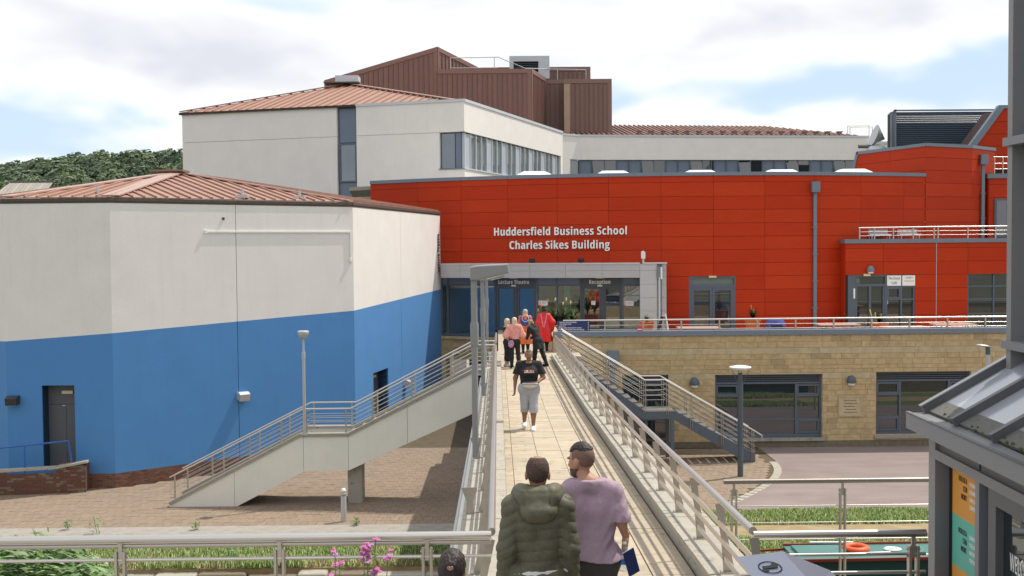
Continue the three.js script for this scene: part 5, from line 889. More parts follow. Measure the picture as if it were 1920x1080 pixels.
// ================================================================ dark kiosk at the right, with posters, and the glazed tower behind it
{
  const S = 1.484, ky = y => 8.2 + (y - 8.2) * S, k = thing('kiosk', 'dark grey entrance porch with a glazed lean-to roof and orange and green posters', 'kiosk');
  // wall line runs towards the camera, turned a little; local x from far corner towards the camera
  const F = frame(3.70, 9.75, 3.53, 5.0), Y = { gut: 6.72, gb: 6.60, beam: 6.12 };
  part(k, 'corner_post', bx(-0.02, 0.14, 3.3, 6.6, -0.14, 0.0, F), M.kioskPale);
  part(k, 'gutter', poly([[-0.1, 6.59], [4.6, 6.59], [4.6, 6.72], [-0.1, 6.72]], 0.0, 0.17, F), M.kioskPale); part(k, 'gutter_lip', bx(-0.1, 4.6, 6.72, 6.735, 0.14, 0.175, F), M.kiosk);
  for (const [a, b] of [[0.14, 1.03], [1.07, 2.6], [2.63, 4.6]]) part(k, 'header_panel', bx(a, b, 6.44, 6.6, -0.1, -0.03, F), M.kiosk);
  part(k, 'header_beam', bx(0.14, 4.6, 6.36, 6.44, -0.12, 0.0, F), M.kioskPale);
  part(k, 'mullion', bx(1.03, 1.11, 3.3, 6.36, -0.14, 0.0, F), M.kioskPale);
  part(k, 'glass_panel', bx(0.14, 1.03, 3.3, 6.36, -0.13, -0.12, F), M.black);
  const o = mat(0.62, 0.27, 0.03, 0.5), g = mat(0.10, 0.42, 0.33, 0.5), ink = M.black, wh = M.signWhite;
  const pos = (y0, y1, m, l) => { const p = part(k, 'poster', bx(0.24, 1.03, y0, y1, -0.119, -0.112, F), m); p.userData.label = l; const T = (s, size, x, y, mm, f = fontR) => { const t = text(s, size, 0.002, f), w = t.boundingBox.max.x; part(p, 'lettering', t.scale(0.9, 1.15, 1).translate(x, y, -0.111).applyMatrix4(F), mm); };
    const h = y1; T('HOLOCA', 0.038, 0.38, h - 0.13, ink); T('CEN', 0.038, 0.48, h - 0.2, ink); T('NORT', 0.038, 0.44, h - 0.27, ink); T('UST', 0.038, 0.92, h - 0.13, ink); T('TRE', 0.038, 0.92, h - 0.2, ink); T('H', 0.038, 0.92, h - 0.27, ink);
    const ws = m === o ? ['PERMANENT', 'EXHIBITION', 'AND LEARNING', 'CENTRE'] : ['LEARNING', 'COLLECTION', 'ARCHIVE', 'CENTRE']; ws.forEach((s, i) => T(s, 0.028, 0.625, h - 0.13 - i * 0.062, wh, font)); };
  pos(5.93, 6.36, o, 'orange poster with black and white lettering'); pos(5.5, 5.93, g, 'sea green poster with black and white lettering'); pos(5.07, 5.5, o, 'orange poster below the green one');
  part(k, 'door_frame', mg([bx(1.24, 1.38, 3.3, 6.36, -0.12, -0.02, F), bx(1.38, 2.8, 6.24, 6.36, -0.12, -0.02, F), bx(2.7, 2.8, 3.3, 6.24, -0.12, -0.02, F)]), M.kiosk);
  part(k, 'door_pane', bx(1.38, 2.7, 3.3, 6.24, -0.09, -0.08, F), M.glass);
  { const t = text('WELCOME', 0.085, 0.002, fontR); part(k, 'door_lettering', mg([t.scale(0.8, 1.5, 1).translate(1.5, 5.8, -0.079), text('HOLOCAUST', 0.12, 0.002, fontR).scale(0.9, 1.6, 1).translate(1.5, 5.52, -0.079)]).applyMatrix4(F), wh); }
  part(k, 'wall_body', bx(0.0, 4.6, 3.3, 6.58, -0.6, -0.2, F), M.dark);
  // lean-to glazed roof rising to the right
  const rise = 0.56, run = 1.5, RF = m4 => m4;
  const ro = new THREE.Vector3(-0.1, 6.72, -0.02).applyMatrix4(F), rx = new THREE.Vector3().setFromMatrixColumn(F, 0), up = new THREE.Vector3().setFromMatrixColumn(F, 2).negate().multiplyScalar(0.868).add(new THREE.Vector3(0, 0.497, 0)).normalize(), rn = new THREE.Vector3().crossVectors(rx, up);
  const RM = new THREE.Matrix4().makeBasis(rx, up, rn).setPosition(ro);
  part(k, 'lead_flashing', bx(0, 4.7, 0, 0.16, 0, 0.03, RM), tn(0.15, 0.145, 0.13, 0.85, tConcrete, 0.5)); part(k, 'moss_line', mg(Array.from({ length: 40 }, (_, i) => new THREE.IcosahedronGeometry(rr(0.008, 0.02), 0).scale(1.6, 0.6, 1).translate(rr(0, 4), rr(-0.02, 0.04), 0.03).applyMatrix4(RM))), mat(0.07, 0.075, 0.02, 0.95));
  for (const [a, b] of [[0.06, 0.72], [0.78, 1.5], [1.56, 2.3], [2.36, 3.2]]) part(k, 'roof_pane', bx(a, b, 0.16, 2.2, 0.0, 0.025, RM), mat(0.35, 0.37, 0.41, 0.15, { ior: 1.8 }));
  for (const x of [0, 0.72, 1.5, 2.3]) { part(k, 'glazing_bar', bx(x, x + 0.06, -0.03, 2.2, 0.02, 0.09, RM), M.kiosk); if (!x) part(k, 'bar_cap', bx(x - 0.005, x + 0.065, -0.04, 2.2, 0.09, 0.1, RM), M.kioskPale); }
  rebase(k, [3.5, 3.3, 7.2]);
  const t = thing('glazed_tower', 'dark curtain wall of grey mullions rising out of view at the right', 'building');
  const FT = frame(4.41, 9.72, 4.37, 2.5), mm = tn(0.24, 0.235, 0.235, 0.5, tPanel, 2);
  part(t, 'body', bx(0.02, FT.len, 3.3, 14, -3, -0.2, FT), M.dark);
  for (let x = 0; x < FT.len; x += 1.3) { part(t, 'mullion', bx(x, x + 0.07, 3.3, 14, -0.2, 0.06, FT), mm); for (const [y0, y1] of [[3.4, 7.28], [7.36, 9.0], [9.08, 14]]) part(t, 'pane', bx(x + 0.08, Math.min(x + 1.29, FT.len), y0, y1, -0.1, -0.08, FT), M.glassBlue); }
  part(t, 'corner_mullion', bx(-0.02, 0.0, 3.3, 14, -0.16, 0.06, FT), mm);
  for (const y of [9.04, 7.32]) part(t, 'transom', bx(-0.03, FT.len, y - 0.035, y + 0.035, -0.06, 0.1, FT), M.kioskPale);
  rebase(t, [5, 3.3, 10]);
  const b = thing('slope_top_bin', 'grey steel litter bin with a sloping lid and black emblem at the bridge end', 'bin', undefined, [1.88, 4.9, 7.15]);
  const lid = new THREE.BufferGeometry(); // four-sided sloping lid
  part(b, 'body', rbx(-0.3, 0.3, 0, 1.13, -0.3, 0.3, 0.02), M.dark);
  b.rotation.y = 0.12;
  { const c = [[-0.31, 1.17, 0.3], [0.31, 1.1, 0.32], [0.33, 1.14, -0.28], [-0.31, 1.255, -0.28], [0.0, 1.285, -0.26], [0.0, 1.2, 0.34]]; const p = [], tri = (a, d, e) => p.push(...c[a], ...c[d], ...c[e]); tri(0, 5, 4); tri(0, 4, 3); tri(5, 1, 2); tri(5, 2, 4); lid.setAttribute('position', new THREE.Float32BufferAttribute(p, 3)); lid.computeVertexNormals(); lid.setAttribute('uv', new THREE.Float32BufferAttribute(new Float32Array(24), 2)); part(b, 'lid', lid, mat(0.33, 0.35, 0.44, 0.35, { metalness: 0.3 })); part(b, 'lid_rim', rbx(-0.32, 0.33, 1.06, 1.13, -0.31, 0.33, 0.01), M.galv);
    const E = new THREE.Matrix4().makeBasis(new THREE.Vector3(0.31, 0.03, 0.04).normalize(), new THREE.Vector3(0, 0.1416, -0.99).normalize(), new THREE.Vector3(-0.1, 0.98, 0.14).normalize()).setPosition(-0.16, 1.243, -0.06);
    part(b, 'emblem', mg([new THREE.TorusGeometry(0.085, 0.005, 6, 28).scale(0.8, 1, 0.4), rbx(-0.045, 0.045, -0.02, 0.02, 0, 0.004, 0.001), new THREE.CylinderGeometry(0.022, 0.022, 0.004, 12).rotateX(Math.PI / 2).translate(-0.04, -0.035, 0), new THREE.CylinderGeometry(0.022, 0.022, 0.004, 12).rotateX(Math.PI / 2).translate(0.04, 0.035, 0)]).applyMatrix4(E), M.black); }
}
// ================================================================ narrowboat
{
  const b = thing('narrowboat', 'dark green narrowboat with teal roof and red trim moored on the canal', 'boat');
  const hull = [[4.2, 28.6], [5.2, 27.75], [7.2, 27.5], [17, 27.75], [17, 29.35], [7.0, 29.1], [5.2, 29.15]];
  const sh = (pts, y0, y1) => { const g = new THREE.ExtrudeGeometry(new THREE.Shape(pts.map(p => new THREE.Vector2(p[0], p[1]))), { depth: y1 - y0, bevelEnabled: false }).rotateX(-Math.PI / 2).translate(0, y0, 0); return muv(g); };
  part(b, 'hull', sh(hull, -1.0, -0.25), M.boatDark); part(b, 'gunwale', sh(hull.map(([x, d]) => [x, d + (d > 28.4 ? 0.02 : -0.02)]), -0.25, -0.18), M.boatRed);
  const c0 = [[7.25, 27.75], [17, 28.0], [17, 29.2], [7.25, 28.95]];
  part(b, 'cabin_side', sh(c0, -0.18, 0.40), M.boatDark); part(b, 'roof', sh(c0.map(([x, d]) => [x, d + (d > 28.4 ? 0.05 : -0.05)]), 0.40, 0.45), M.boatGreen);
  part(b, 'roof_edge', bar(P(7.25, 0.47, 29.02), P(17, 0.47, 29.27), 0.06, 0.06), M.boatRed); part(b, 'roof_edge', bar(P(7.25, 0.43, 27.68), P(17, 0.43, 27.93), 0.05, 0.07), M.boatRed);
  part(b, 'hatch', W(7.4, 8.6, 0.45, 0.52, 28.05, 28.8), M.boatGreen); part(b, 'fore_deck', sh([[4.6, 28.6], [5.2, 27.9], [7.2, 27.7], [7.2, 28.95], [5.2, 29.0]], -0.3, -0.24), M.dark); part(b, 'fore_rail', bar(P(4.8, 0.25, 28.95), P(7.25, 0.38, 28.95), 0.06, 0.05), M.boatRed); part(b, 'fore_rail', bar(P(4.8, 0.2, 27.8), P(7.25, 0.36, 27.75), 0.05, 0.05), M.boatDark);
  part(b, 'boat_pole', cyl(P(7.9, 0.56, 28.9), P(9.0, 0.56, 28.85), 0.03), M.paint); part(b, 'boat_pole', cyl(P(8.4, 0.5, 27.95), P(9.7, 0.5, 28.1), 0.03), M.paint); part(b, 'mushroom_vent', new THREE.SphereGeometry(0.09, 12, 8).scale(1, 0.6, 1).translate(11.0, 0.5, -28.5), M.galv);
  for (const x of [11.0, 14]) part(b, 'porthole', new THREE.TorusGeometry(0.15, 0.03, 8, 20).translate(x, 0.1, -27.82), M.galv);
  rebase(b, [10, -1, 28.5]);
  const r = thing('life_ring', 'orange life ring lying on the boat roof', 'life ring', undefined, [8.95, 0.45, 28.45]); part(r, 'ring', new THREE.TorusGeometry(0.255, 0.082, 12, 32).scale(1, 1, 0.9).rotateX(Math.PI / 2).translate(0, 0.075, 0), M.ring);
  const p = thing('rope_coil', 'small coil of white rope on the boat roof beside the life ring', 'rope', undefined, [9.85, 0.45, 28.5]); part(p, 'coil', mg([0, 1, 2].map(i => new THREE.TorusGeometry(0.1 + i * 0.035, 0.02, 6, 20).rotateX(Math.PI / 2).scale(1.2, 1, 0.9).translate(0.02 * i, 0.02 + (i % 2) * 0.02, 0))), M.signWhite);
}
// ================================================================ plants at the near bank
function leafBush(n, box, size, seed, dirBias, pal) { // many pointed leaves in a volume, each with its own tint
  const q = rng(seed), pos = [], nor = [], col = [];
  for (let i = 0; i < n; i++) {
    let x, y, z; do { x = q() * 2 - 1; y = q() * 2 - 1; z = q() * 2 - 1; } while (x * x + y * y + z * z > 1 || (x * x + y * y + z * z < 0.3 && q() < 0.6));
    const bump = 1 + 0.25 * N3(x * 2.3, y * 2.3, z * 2.3 + seed); const c = new THREE.Vector3(x * box[0] * bump, y * box[1] * bump, z * box[2] * bump);
    const u = new THREE.Vector3(dirBias[0] + (q() - 0.5) * 1.4, dirBias[1] + (q() - 0.5) * 1.2, dirBias[2] + (q() - 0.5) * 1.4).normalize(), n_ = new THREE.Vector3(q() - 0.5, 0.5 + q(), q() - 0.3).normalize(), v = new THREE.Vector3().crossVectors(u, n_).normalize(), nn = new THREE.Vector3().crossVectors(v, u), l = size * mix(0.6, 1.3, q()), w = l * 0.15;
    const a = c, b = c.clone().addScaledVector(u, l * 0.45).addScaledVector(v, w), d = c.clone().addScaledVector(u, l * 0.45).addScaledVector(v, -w), e = c.clone().addScaledVector(u, l).addScaledVector(nn, -l * 0.12);
    for (const p of [a, b, e, a, e, d]) { pos.push(p.x, p.y, p.z); nor.push(nn.x, nn.y, nn.z); } const t = pal[Math.floor(q() * pal.length)], k = mix(0.8, 1.2, q()); for (let j = 0; j < 6; j++) col.push(t[0] * k, t[1] * k, t[2] * k);
  }
  const g = new THREE.BufferGeometry(); g.setAttribute('position', new THREE.Float32BufferAttribute(pos, 3)); g.setAttribute('normal', new THREE.Float32BufferAttribute(nor, 3)); g.setAttribute('color', new THREE.Float32BufferAttribute(col, 3)); return g;
}
M.leafV = mat(1, 1, 1, 0.65, { vertexColors: true, side: THREE.DoubleSide, transmission: 0.3 });
{
  const pal = [[0.13, 0.26, 0.05], [0.17, 0.32, 0.06], [0.10, 0.20, 0.05], [0.24, 0.34, 0.14], [0.3, 0.38, 0.2]];
  const sh = (x, y, d, box, n, seed, label) => { const t = thing('willow_shrub', label, 'shrub', undefined, [x, y - box[1] * 1.5, d]); part(t, 'foliage', leafBush(n, box, 0.26, seed, [-1, 0.25, 0.2], pal).translate(0, box[1] * 1.5, 0), M.leafV); for (let k = 0; k < 5; k++) part(t, 'stem', cyl(new THREE.Vector3(0, -0.3, 0), new THREE.Vector3((k - 2) * box[0] * 0.32, box[1] * 1.6, (k % 2 - 0.5) * 0.5), 0.03, 6, 0.012), M.stemWood); };
  M.stemWood = mat(0.12, 0.09, 0.05, 0.9);
  sh(-8.75, 1.62, 21.5, [1.5, 1.15, 1.2], 7000, 71, 'wind blown leafy green shrub behind the near left railing'); sh(-10.9, 1.55, 21.2, [1.6, 1.1, 1.2], 4500, 72, 'leafy green shrub at the left end of the canal bank railing');
  // spiky weeds along the gravel edge
  for (const [x, d, h, l] of [[-11.6, 32.9, 0.5, 'tall feathery weed bending over the pale gravel strip'], [-12.6, 33.4, 0.3, 'small upright weed at the paving edge'], [-8.8, 33.2, 0.25, 'little weed growing from the gravel'], [-4.2, 33.5, 0.2, 'pale weed sprouting beside the bollard'], [-7.0, 29.9, 0.35, 'dark tuft of weed on the canal edge']]) { const t = thing('weed', l, 'weed', undefined, [x, 0, d]); part(t, 'foliage', leafBush(60, [h * 0.5, h * 0.55, h * 0.4], 0.1, x * 10 | 0, [-0.6, 0.6, 0.1], pal).translate(0, h * 0.5, 0), M.leafV); part(t, 'stem', cyl(new THREE.Vector3(0, 0, 0), new THREE.Vector3(-h * 0.2, h, 0), 0.008, 5), M.strap); }
  // pink flowering plants in front of the near railing
  const pk = [mat(0.62, 0.14, 0.40, 0.6, { side: THREE.DoubleSide, transmission: 0.25 }), mat(0.55, 0.22, 0.46, 0.6, { side: THREE.DoubleSide, transmission: 0.25 })];
  const q = rng(88), petal = new THREE.SphereGeometry(1, 7, 5, 0, 6.3, 0, 1.2).scale(1, 0.45, 1).translate(0, -0.2, 0);
  const fl = (x, y, d, stems, label) => { const t = thing('flowering_plant', label, 'flower', 'pink flowers by the near railing', [x, 4.93, d]); const h = y - 4.93;
    for (const [dx, hh, n] of stems) { const tip = new THREE.Vector3(dx, h * hh, (q() - 0.5) * 0.2); part(t, 'stem', cyl(new THREE.Vector3(dx * 0.4, 0, 0), tip, 0.005, 5, 0.003), M.strap);
      for (let i = 0; i < n; i++) { const a = q() * 6.28, c = tip.clone().add(new THREE.Vector3(Math.cos(a) * 0.045 * q(), -0.012 * i + (q() - 0.5) * 0.02, Math.sin(a) * 0.045 * q())); const gs = []; for (let k = 0; k < 5; k++) gs.push(petal.clone().scale(0.014, 0.014, 0.014).translate(0.012, 0, 0).rotateY(k * 1.257 + a).rotateX((q() - 0.3) * 1.4).translate(c.x, c.y, c.z)); part(t, 'flower', mg(gs), pk[i % 2]); }
      for (let i = 0; i < 5; i++) { const yy = h * hh * (0.45 + 0.1 * i); const lf = new THREE.SphereGeometry(1, 6, 4).scale(0.035, 0.004, 0.01).rotateZ(0.4).rotateY(q() * 6.28).translate(dx * (0.4 + 0.6 * yy / h / hh), yy, 0); part(t, 'leaf', lf, M.strap); } } };
  fl(-1.03, 5.9, 8.9, [[0, 1.0, 12], [0.06, 1.03, 2], [-0.03, 0.98, 6], [0.17, 0.93, 5], [0.04, 0.78, 4], [0.07, 0.77, 3]], 'tall pink flowered plant in front of the railing, its biggest bloom level with the handrail');
  fl(-1.25, 5.75, 8.8, [[-0.08, 0.9, 5], [0.0, 0.99, 3], [0.03, 0.84, 3], [-0.02, 1.12, 2], [0.14, 0.82, 6], [0.2, 0.86, 5]], 'lower pink flowered plant in front of the railing, with scattered small blooms');
  fl(-1.12, 5.65, 8.7, [[-0.15, 0.9, 2], [0.0, 0.86, 4], [0.1, 0.9, 5], [0.2, 0.9, 4]], 'short pink flowered plant at the foot of the taller flowers');
}
// ================================================================ people
function nets(f, lo, hi, h, colorFn) { // surface of a distance field by surface nets
  const n = [0, 1, 2].map(i => Math.ceil((hi[i] - lo[i]) / h) + 1), [nx, ny, nz] = n, v = new Float32Array(nx * ny * nz), id = (x, y, z) => x + nx * (y + ny * z);
  for (let z = 0; z < nz; z++) for (let y = 0; y < ny; y++) for (let x = 0; x < nx; x++) v[id(x, y, z)] = f(lo[0] + x * h, lo[1] + y * h, lo[2] + z * h);
  const vid = new Int32Array(nx * ny * nz).fill(-1), pos = [], idx = [];
  const E = []; for (let a = 0; a < 8; a++) for (let b = 0; b < 3; b++) if (!(a >> b & 1)) E.push([a, a | 1 << b]);
  for (let z = 0; z < nz - 1; z++) for (let y = 0; y < ny - 1; y++) for (let x = 0; x < nx - 1; x++) {
    let s = 0; const c = []; for (let a = 0; a < 8; a++) { const q = v[id(x + (a & 1), y + (a >> 1 & 1), z + (a >> 2))]; c.push(q); if (q < 0) s++; } if (!s || s === 8) continue;
    let px = 0, py = 0, pz = 0, k = 0; for (const [a, b] of E) if ((c[a] < 0) !== (c[b] < 0)) { const t = c[a] / (c[a] - c[b]); px += (a & 1) + t * ((b & 1) - (a & 1)); py += (a >> 1 & 1) + t * ((b >> 1 & 1) - (a >> 1 & 1)); pz += (a >> 2) + t * ((b >> 2) - (a >> 2)); k++; }
    vid[id(x, y, z)] = pos.length / 3; pos.push(lo[0] + (x + px / k) * h, lo[1] + (y + py / k) * h, lo[2] + (z + pz / k) * h);
  }
  for (let z = 1; z < nz - 1; z++) for (let y = 1; y < ny - 1; y++) for (let x = 1; x < nx - 1; x++) { const a = v[id(x, y, z)] < 0;
    for (let ax = 0; ax < 3; ax++) { const o = [0, 0, 0]; o[ax] = 1; const b = v[id(x + o[0], y + o[1], z + o[2])] < 0; if (a === b) continue; const u = [0, 0, 0], w = [0, 0, 0]; u[(ax + 1) % 3] = 1; w[(ax + 2) % 3] = 1;
      const q = [vid[id(x, y, z)], vid[id(x - u[0], y - u[1], z - u[2])], vid[id(x - u[0] - w[0], y - u[1] - w[1], z - u[2] - w[2])], vid[id(x - w[0], y - w[1], z - w[2])]]; if (q.some(i => i < 0)) continue; if (a) idx.push(q[0], q[1], q[2], q[0], q[2], q[3]); else idx.push(q[0], q[2], q[1], q[0], q[3], q[2]); } }
  const g = new THREE.BufferGeometry(); g.setAttribute('position', new THREE.Float32BufferAttribute(pos, 3)); g.setIndex(idx); g.computeVertexNormals();
  const col = new Float32Array(pos.length); for (let i = 0; i < pos.length; i += 3) { const c = colorFn ? colorFn(pos[i], pos[i + 1], pos[i + 2]) : [1, 1, 1]; col[i] = c[0]; col[i + 1] = c[1]; col[i + 2] = c[2]; }
  g.setAttribute('color', new THREE.BufferAttribute(col, 3)); return g;
}
const smin = (a, b, k) => { const h = clamp(0.5 + 0.5 * (b - a) / k); return mix(b, a, h) - k * h * (1 - h); };
const B = (a, ra, b, rb) => [a.x, a.y, a.z, ra, b.x - a.x, b.y - a.y, b.z - a.z, rb];
function bones(list, k = 0.03, inf = 0) { return (x, y, z) => { let d = 9; for (const b of list) { const px = x - b[0], py = y - b[1], pz = z - b[2], l = b[4] * b[4] + b[5] * b[5] + b[6] * b[6], t = l > 1e-9 ? clamp((px * b[4] + py * b[5] + pz * b[6]) / l) : 0, qx = px - b[4] * t, qy = py - b[5] * t, qz = pz - b[6] * t; const e = Math.sqrt(qx * qx + qy * qy + qz * qz) - (b[3] + (b[7] - b[3]) * t) - inf; d = d > 8 ? e : smin(d, e, k); } return d; }; }
function bound(list, pad) { const lo = [9, 9, 9], hi = [-9, -9, -9]; for (const b of list) for (let i = 0; i < 3; i++) for (const [c, r] of [[b[i], b[3]], [b[i] + b[4 + i], b[7]]]) { lo[i] = Math.min(lo[i], c - r - pad); hi[i] = Math.max(hi[i], c + r + pad); } return [lo, hi]; }
const v3 = (x, y, z) => new THREE.Vector3(x, y, z);
const ell = (x, y, z, cx, cy, cz, rx, ry, rz) => { const a = (x - cx) / rx, b = (y - cy) / ry, c = (z - cz) / rz, l = Math.sqrt(a * a + b * b + c * c); return (l - 1) * Math.min(rx, ry, rz); };
const clothMat = (r, g, b, rough = 0.9, o = {}) => mat(r, g, b, rough, { vertexColors: true, sheen: 0.3, sheenRoughness: 0.8, ...o });
function handBones(wr, dir, out, H, curl = 0.6) { // palm, four fingers, thumb; out: towards the thumb side
  const s = H / 1.75, d = dir.clone().normalize(), o = out.clone().addScaledVector(d, -out.dot(d)).normalize(), n = v3().crossVectors(d, o), L = []; const at = (a, b, c) => wr.clone().addScaledVector(d, a * s).addScaledVector(o, b * s).addScaledVector(n, c * s);
  L.push(B(wr.clone().addScaledVector(d, -0.03 * s), 0.025 * s, at(0.03, 0.0, 0), 0.026 * s)); for (const b of [-0.026, 0, 0.024]) L.push(B(at(0.02, b * 0.7, 0), 0.017 * s, at(0.085, b, 0), 0.014 * s));
  [[-0.032, 0.06], [-0.011, 0.075], [0.011, 0.08], [0.032, 0.072]].forEach(([b, l]) => { const p0 = at(0.085, b, 0), p1 = at(0.085 + l * 0.5, b * 1.05, 0.012 * curl), p2 = at(0.085 + l * (1 - 0.35 * curl), b * 1.05, 0.045 * curl); L.push(B(p0, 0.0095 * s, p1, 0.009 * s), B(p1, 0.009 * s, p2, 0.0075 * s)); });
  const t1 = at(0.055, 0.055, 0.012), t2 = at(0.085, 0.062, 0.025); L.push(B(at(0.02, 0.026, 0), 0.014 * s, t1, 0.011 * s), B(t1, 0.011 * s, t2, 0.009 * s)); return L;
}
function person(label, pos, turn, S) {
  const H = S.H, w = S.w || 1, h = S.grid || 0.014, t = thing('person', label, 'person', undefined, pos, turn);
  const J = { pelvis: v3(0, 0.53 * H, 0), waist: v3(0, 0.61 * H, 0), chest: v3(0, 0.73 * H, 0.005), neck: v3(0, 0.83 * H, -0.01), head: v3(0, 0.928 * H, 0.015) };
  for (const s of [1, -1]) { const k = s > 0 ? 'L' : 'R'; J['sh' + k] = v3(s * 0.098 * H * (S.sw || 1), 0.805 * H, -0.01); J['el' + k] = v3(s * 0.128 * H * (S.sw || 1), 0.63 * H, -0.02); J['wr' + k] = v3(s * 0.135 * H * (S.sw || 1), 0.485 * H, 0.04); J['hip' + k] = v3(s * 0.052 * H, 0.51 * H, 0); J['kn' + k] = v3(s * 0.055 * H, 0.28 * H, 0.015); J['an' + k] = v3(s * 0.055 * H, 0.045 * H, -0.01); }
  for (const k in S.J || {}) J[k] = v3(...S.J[k]);
  const torso = [B(J.hipL, 0.06 * H * w, J.hipR, 0.06 * H * w), B(v3(J.pelvis.x, J.pelvis.y, J.pelvis.z), 0.066 * H * w, J.waist, 0.058 * H * w), B(J.waist.clone().add(v3(0.028 * H * w, 0, 0)), 0.05 * H * w, J.chest.clone().add(v3(0.042 * H, 0, 0)), 0.058 * H * w), B(J.waist.clone().add(v3(-0.028 * H * w, 0, 0)), 0.05 * H * w, J.chest.clone().add(v3(-0.042 * H, 0, 0)), 0.058 * H * w), B(J.chest.clone().add(v3(0.03 * H, 0, 0)), 0.058 * H, J.shL, 0.034 * H), B(J.chest.clone().add(v3(-0.03 * H, 0, 0)), 0.058 * H, J.shR, 0.034 * H), B(J.shL, 0.033 * H, J.neck, 0.036 * H), B(J.shR, 0.033 * H, J.neck, 0.036 * H)];
  if (S.bust) for (const s of [1, -1]) torso.push(B(J.chest.clone().add(v3(s * 0.042 * H, -0.005 * H, 0.045 * H * w)), 0.036 * H * w, J.chest.clone().add(v3(s * 0.042 * H, -0.02 * H, 0.045 * H * w)), 0.036 * H * w));
  const neck = [B(J.neck.clone().add(v3(0, -0.02 * H, 0)), 0.034 * H, J.head.clone().add(v3(0, -0.03 * H, -0.012)), 0.031 * H)];
  const aw = S.aw || 1, arm = k => [B(J['sh' + k], 0.033 * H * aw, J['el' + k], 0.026 * H * aw), B(J['el' + k], 0.026 * H * aw, J['wr' + k], 0.0165 * H * Math.sqrt(aw))], lw = S.lw || w, leg = k => [B(J['hip' + k], 0.052 * H * lw, J['kn' + k], 0.034 * H * Math.sqrt(lw)), B(J['kn' + k], 0.036 * H * Math.sqrt(lw), J['kn' + k].clone().lerp(J['an' + k], 0.35), 0.035 * H * Math.sqrt(lw)), B(J['kn' + k].clone().lerp(J['an' + k], 0.35), 0.035 * H * Math.sqrt(lw), J['an' + k], 0.022 * H)];
  const foot = k => { const a = J['an' + k], dx = (S.toe || {})[k] || [0, -0.03 * H, 0.105 * H]; return [B(a.clone().add(v3(0, -0.012 * H, -0.02 * H)), 0.026 * H, a.clone().add(v3(dx[0], dx[1], dx[2])), 0.019 * H)]; };
  const skinC = S.skin, sk = mat(1, 1, 1, 0.55, { vertexColors: true });
  // continuous body, then head and hands on finer grids, joined into one mesh
  const all = [...torso, ...neck, ...arm('L'), ...arm('R'), ...leg('L'), ...leg('R'), ...foot('L'), ...foot('R')];
  const gs = [nets(bones(all, 0.025, -0.004), ...bound(all, 0.03), h, () => skinC)];
  const hr = new THREE.Matrix4().makeRotationFromEuler(new THREE.Euler(S.nod || 0, S.look || 0, S.tilt || 0, 'YXZ')), hi = hr.clone().invert(), tmp = v3(), s = H / 1.75, hd = S.hd || 1;
  const toHead = (x, y, z) => { tmp.set(x - J.head.x, y - J.head.y, z - J.head.z).applyMatrix4(hi).divideScalar(s * hd); return tmp; };
  const headF = p => { let d = ell(p.x, p.y, p.z, 0, 0.028, -0.012, 0.074, 0.092, 0.092); d = smin(d, ell(p.x, p.y, p.z, 0, -0.045, 0.022, 0.056, 0.07, 0.066), 0.035); d = smin(d, ell(p.x, p.y, p.z, 0, -0.088, 0.058, 0.026, 0.024, 0.026), 0.03); d = smin(d, ell(p.x, p.y, p.z, 0, -0.015, 0.09, 0.011, 0.026, 0.016), 0.012); d = smin(d, ell(p.x, p.y, p.z, 0, -0.028, 0.098, 0.015, 0.011, 0.013), 0.01); for (const q of [-1, 1]) { d = smin(d, ell(p.x, p.y, p.z, q * 0.076, -0.012, -0.012, 0.011, 0.032, 0.02), 0.008); d = -smin(-d, ell(p.x, p.y, p.z, q * 0.031, 0.006, 0.094, 0.016, 0.011, 0.012), 0.012); d = smin(d, ell(p.x, p.y, p.z, q * 0.031, 0.024, 0.078, 0.022, 0.008, 0.012), 0.012); } d = smin(d, ell(p.x, p.y, p.z, 0, -0.058, 0.084, 0.022, 0.0085, 0.01), 0.006); return d; };
  const R0 = 0.16 * s * hd, hb = [[J.head.x - R0, J.head.y - R0, J.head.z - R0], [J.head.x + R0, J.head.y + R0, J.head.z + R0]];
  const faceC = (x, y, z) => { const p = toHead(x, y, z); if (S.hairC && S.hairPaint && S.hairPaint(p)) return S.hairC; if (p.z > 0.045) { for (const q of [-1, 1]) { const ex = (p.x - q * 0.031) / 0.0145, ey = (p.y - 0.004) / 0.006; if (ex * ex + ey * ey < 1) return Math.abs(ex) < 0.45 ? [0.015, 0.01, 0.008] : [0.55, 0.52, 0.48]; if (Math.abs(p.x - q * 0.032) < 0.021 && Math.abs(p.y - 0.026 + Math.abs(p.x - q * 0.03) * 0.15) < 0.0045) return [skinC[0] * 0.25, skinC[1] * 0.22, skinC[2] * 0.22]; } if (Math.abs(p.y + 0.058) < 0.0085 && Math.abs(p.x) < 0.024 && p.z > 0.07) return S.lips || [skinC[0] * 0.9, skinC[1] * 0.55, skinC[2] * 0.6]; } return skinC; };
  gs.push(nets((x, y, z) => headF(toHead(x, y, z)) * s * hd, ...hb, S.headGrid || 0.008, faceC));
  for (const k of ['L', 'R']) { const sd = k === 'L' ? 1 : -1, dir = J['wr' + k].clone().sub(J['el' + k]), L = handBones(J['wr' + k], S.hand && S.hand[k] ? v3(...S.hand[k]) : dir, v3(-sd * 0.35, 0, 1), H, S.curl ?? 0.7); gs.push(nets(bones(L, 0.006), ...bound(L, 0.015), S.handGrid || 0.009, () => skinC)); }
  const body = part(t, 'body', mergeGeometries(gs), sk);
